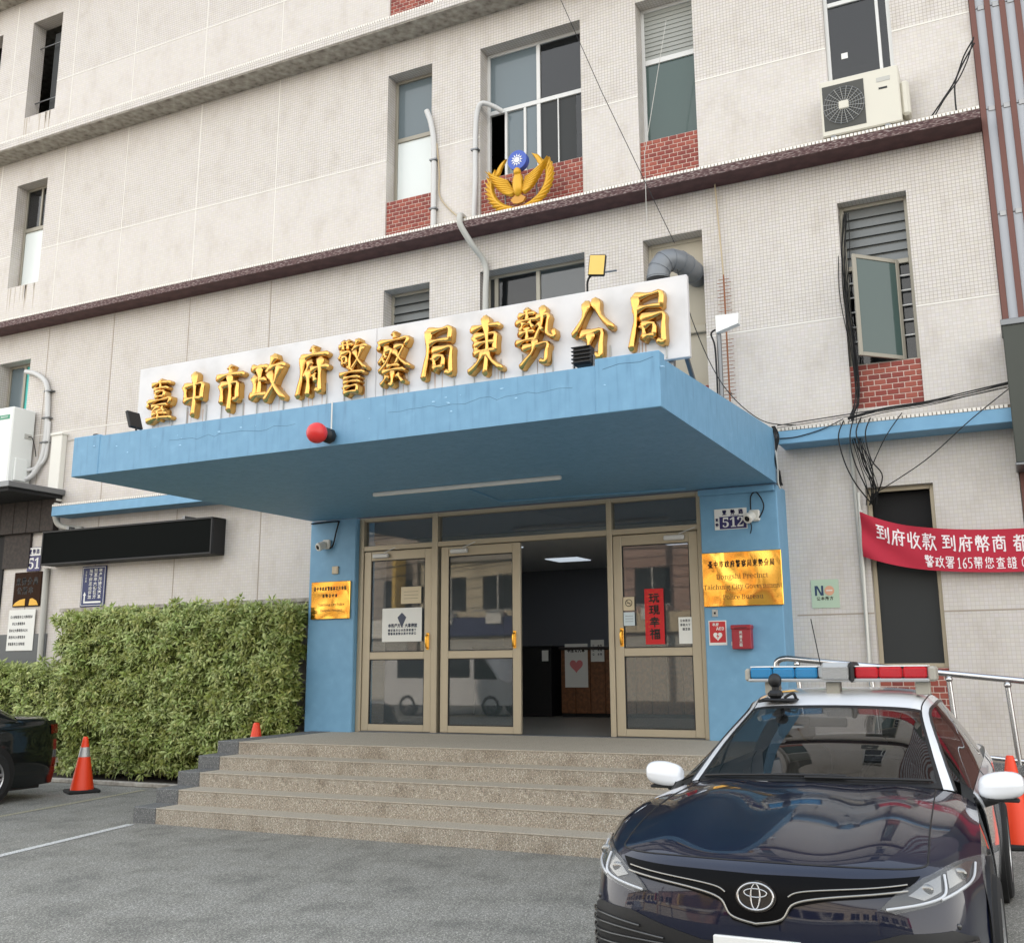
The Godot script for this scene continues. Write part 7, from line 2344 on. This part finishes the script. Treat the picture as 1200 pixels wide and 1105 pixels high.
func more_materials() -> void:
	M.pebble_dark = M.pebble
	M.rust_pale = mat(rgb8(190, 160, 140), 0.8)
	M.gold_dull = mat(rgb8(188, 136, 52), 0.4, 0.25)
	M.ink_brown = mat(rgb8(74, 48, 22), 0.6)
	M.number_blue = mat(rgb8(34, 30, 92), 0.4)
	M.bar_end = mat(rgb8(160, 156, 144), 0.5)
	M.led = mat(rgb8(20, 22, 21), 0.85)
	M.led.metallic_specular = 0.15
	M.dirt = mat(rgb8(176, 166, 152), 0.9)
	M.blind = mat(rgb8(150, 152, 146), 0.4)
	M.clip_metal = mat(rgb8(150, 150, 150), 0.4, 0.8)
	M.poster_green = mat(rgb8(176, 196, 172), 0.5)
	M.paper_blue = mat(rgb8(196, 208, 212), 0.6)
	M.brown_plate = mat(rgb8(50, 33, 23), 0.7)
	M.brown_plate.metallic_specular = 0.2
	M.red_paper = mat(rgb8(196, 30, 34), 0.7)
	M.cloth_white = mat(rgb8(236, 226, 226), 0.8)
	M.glossy_black = mat(rgb8(14, 14, 15), 0.08)
	M.yellow_lens = mat(rgb8(226, 190, 96), 0.4)
	M.red_globe = mat(rgb8(206, 46, 44), 0.35)
	M.ac_white = mat(rgb8(220, 222, 218), 0.45)
	M.ac_cream = mat(rgb8(204, 200, 186), 0.5)
	M.grille_dark = mat(rgb8(70, 70, 66), 0.7)
	M.plastic_tan = mat(rgb8(182, 166, 138), 0.6)
	M.duct = mat(rgb8(120, 124, 128), 0.45, 0.3)
	M.granite_plain = mat(rgb8(96, 98, 98), 0.7)
	M.soil = mat(rgb8(58, 50, 42), 0.95)
	M.stem = mat(rgb8(86, 72, 52), 0.9)
	var leaf := StandardMaterial3D.new()
	leaf.vertex_color_use_as_albedo = true
	leaf.roughness = 0.5
	leaf.backlight_enabled = true
	leaf.backlight = Color(0.10, 0.13, 0.05)
	M.leaf = leaf
	for q in [["car_navy", rgb8(9, 16, 38), 0.1], ["car_white", rgb8(226, 228, 230), 0.0], ["car_black", rgb8(16, 20, 20), 0.1]]:
		var p := mat(q[1], 0.3, q[2])
		p.clearcoat_enabled = true
		p.clearcoat = 1.0
		p.clearcoat_roughness = 0.03
		p.metallic_specular = 0.25
		M[q[0]] = p
	var cg := mat(Color(0.04, 0.05, 0.05, 0.55), 0.01)
	cg.transparency = BaseMaterial3D.TRANSPARENCY_ALPHA
	cg.metallic_specular = 0.8
	M.car_glass = cg
	var lg := mat(Color(0.9, 0.9, 0.9, 0.06), 0.01)
	lg.metallic_specular = 0.3
	lg.transparency = BaseMaterial3D.TRANSPARENCY_ALPHA
	M.lamp_glass = lg
	M.grille_black = mat(rgb8(6, 6, 7), 0.4)
	M.grille_black.metallic_specular = 0.2
	M.crack = mat(rgb8(66, 92, 110), 0.9)
	M.trim = mat(rgb8(150, 146, 138), 0.25, 0.9)
	M.trim_dark = mat(rgb8(84, 84, 84), 0.3, 0.7)
	M.lamp_dark = mat(rgb8(52, 54, 56), 0.25, 0.4)
	M.lamp_chrome = mat(rgb8(132, 132, 130), 0.15, 1.0)
	M.lamp_white = mat(rgb8(190, 193, 196), 0.25)
	M.chrome = mat(rgb8(176, 176, 176), 0.15, 1.0)
	M.tail_red = mat(rgb8(92, 10, 12), 0.12)
	M.dash = mat(rgb8(40, 41, 43), 0.7)
	M.seat = mat(rgb8(22, 22, 24), 0.8)
	M.alloy = mat(rgb8(176, 177, 178), 0.3, 0.8)
	var lz := StandardMaterial3D.new()
	for q in [["lens_blue", rgb8(40, 132, 184)], ["lens_red", rgb8(196, 24, 36)]]:
		lz = mat(q[1], 0.18)
		lz.heightmap_enabled = true
		lz.heightmap_texture = noise_tex(0.16, 1, [[0.0, Color.BLACK], [1.0, Color.WHITE]], 256, FastNoiseLite.TYPE_CELLULAR, 81)
		lz.heightmap_scale = 0.5
		lz.uv1_triplanar = true
		lz.uv1_scale = V(7, 7, 7)
		M[q[0]] = lz
	M.siren_mesh = tri_mat(noise_tex(0.25, 1, [[0.0, rgb8(88, 88, 86)], [0.5, rgb8(170, 170, 168)], [1.0, rgb8(204, 204, 200)]], 128, FastNoiseLite.TYPE_CELLULAR, 82), 8.0, 0.5, false)


# ---------------------------------------------------------------- main
func _ready() -> void:
	rng.seed = 1234
	# camera
	var cam := Camera3D.new()
	cam.name = "camera"
	var yaw := deg_to_rad(25.2698)
	var pitch := deg_to_rad(11.6723)
	var roll := deg_to_rad(-0.6222)
	var fw := V(-sin(yaw) * cos(pitch), sin(pitch), -cos(yaw) * cos(pitch))
	var r0 := V(cos(yaw), 0, -sin(yaw))
	var u0 := r0.cross(fw)
	var rr := r0 * cos(roll) + u0 * sin(roll)
	var uu := u0 * cos(roll) - r0 * sin(roll)
	cam.transform = Transform3D(Basis(rr, uu, -fw), V(0, 1.70, 12.0))
	cam.projection = Camera3D.PROJECTION_FRUSTUM
	cam.near = 0.1
	cam.far = 400.0
	cam.size = 0.1 * 1105.0 / 1196.6
	cam.frustum_offset = Vector2(0.1 * (600.0 - 633.98) / 1196.6, -0.1 * (552.5 - 527.44) / 1196.6)
	add_child(cam)
	cam.current = true
	# sky and sun: the sun stands low behind the building, so that the forecourt lies in open shade
	var env := Environment.new()
	env.background_mode = Environment.BG_SKY
	var sm := ProceduralSkyMaterial.new()
	sm.sky_top_color = Color(0.60, 0.65, 0.72)
	sm.sky_horizon_color = Color(1.0, 0.985, 0.955)
	sm.sky_curve = 0.6
	sm.ground_horizon_color = Color(0.6, 0.6, 0.6)
	sm.ground_bottom_color = Color(0.3, 0.3, 0.3)
	sm.sky_energy_multiplier = 1.3
	var sky := Sky.new()
	sky.sky_material = sm
	env.sky = sky
	env.tonemap_mode = Environment.TONE_MAPPER_LINEAR
	env.tonemap_exposure = 1.86
	env.sdfgi_enabled = true
	env.ssao_enabled = true
	env.ssil_enabled = true
	var we := WorldEnvironment.new()
	we.name = "environment"
	we.environment = env
	add_child(we)
	var sun := DirectionalLight3D.new()
	sun.name = "sun"
	sun.light_energy = 1.4
	sun.light_color = Color(1.0, 0.93, 0.84)
	sun.light_angular_distance = 0.6
	sun.shadow_enabled = true
	var dir := V(0.30, -0.36, 0.88).normalized()
	sun.transform = Transform3D(Basis.looking_at(dir, Vector3.UP), V(0, 30, -40))
	add_child(sun)
	make_materials()
	more_materials()
	make_glyphs()
	make_ground()
	make_building()
	make_steps()
	make_ramp()
	make_neighbours()
	make_street()
	make_lobby_things()
	make_name_board()
	make_crest()
	make_signs()
	make_banner()
	make_fittings()
	make_cables()
	make_planting()
	make_cone("orange traffic cone with grey band on the asphalt before the hedge", V(-12.02, 0.0, 1.45), 0.74)
	make_cone("traffic cone with only its tip showing above the top step beside the hedge", V(-9.42, 0.0, 0.98), 0.94)
	make_cone("orange traffic cone beside the rear of the police car", V(-0.30, 0.0, 1.3), 0.80)
	make_car("police_car", "navy and white police sedan with a blue and red light bar", V(-1.235, 0.0, 4.882), deg_to_rad(0.8), true)
	make_car("parked_car", "black sedan cut off by the left edge of the picture", V(-12.92, 0.0, 4.3), deg_to_rad(-2.0), false)
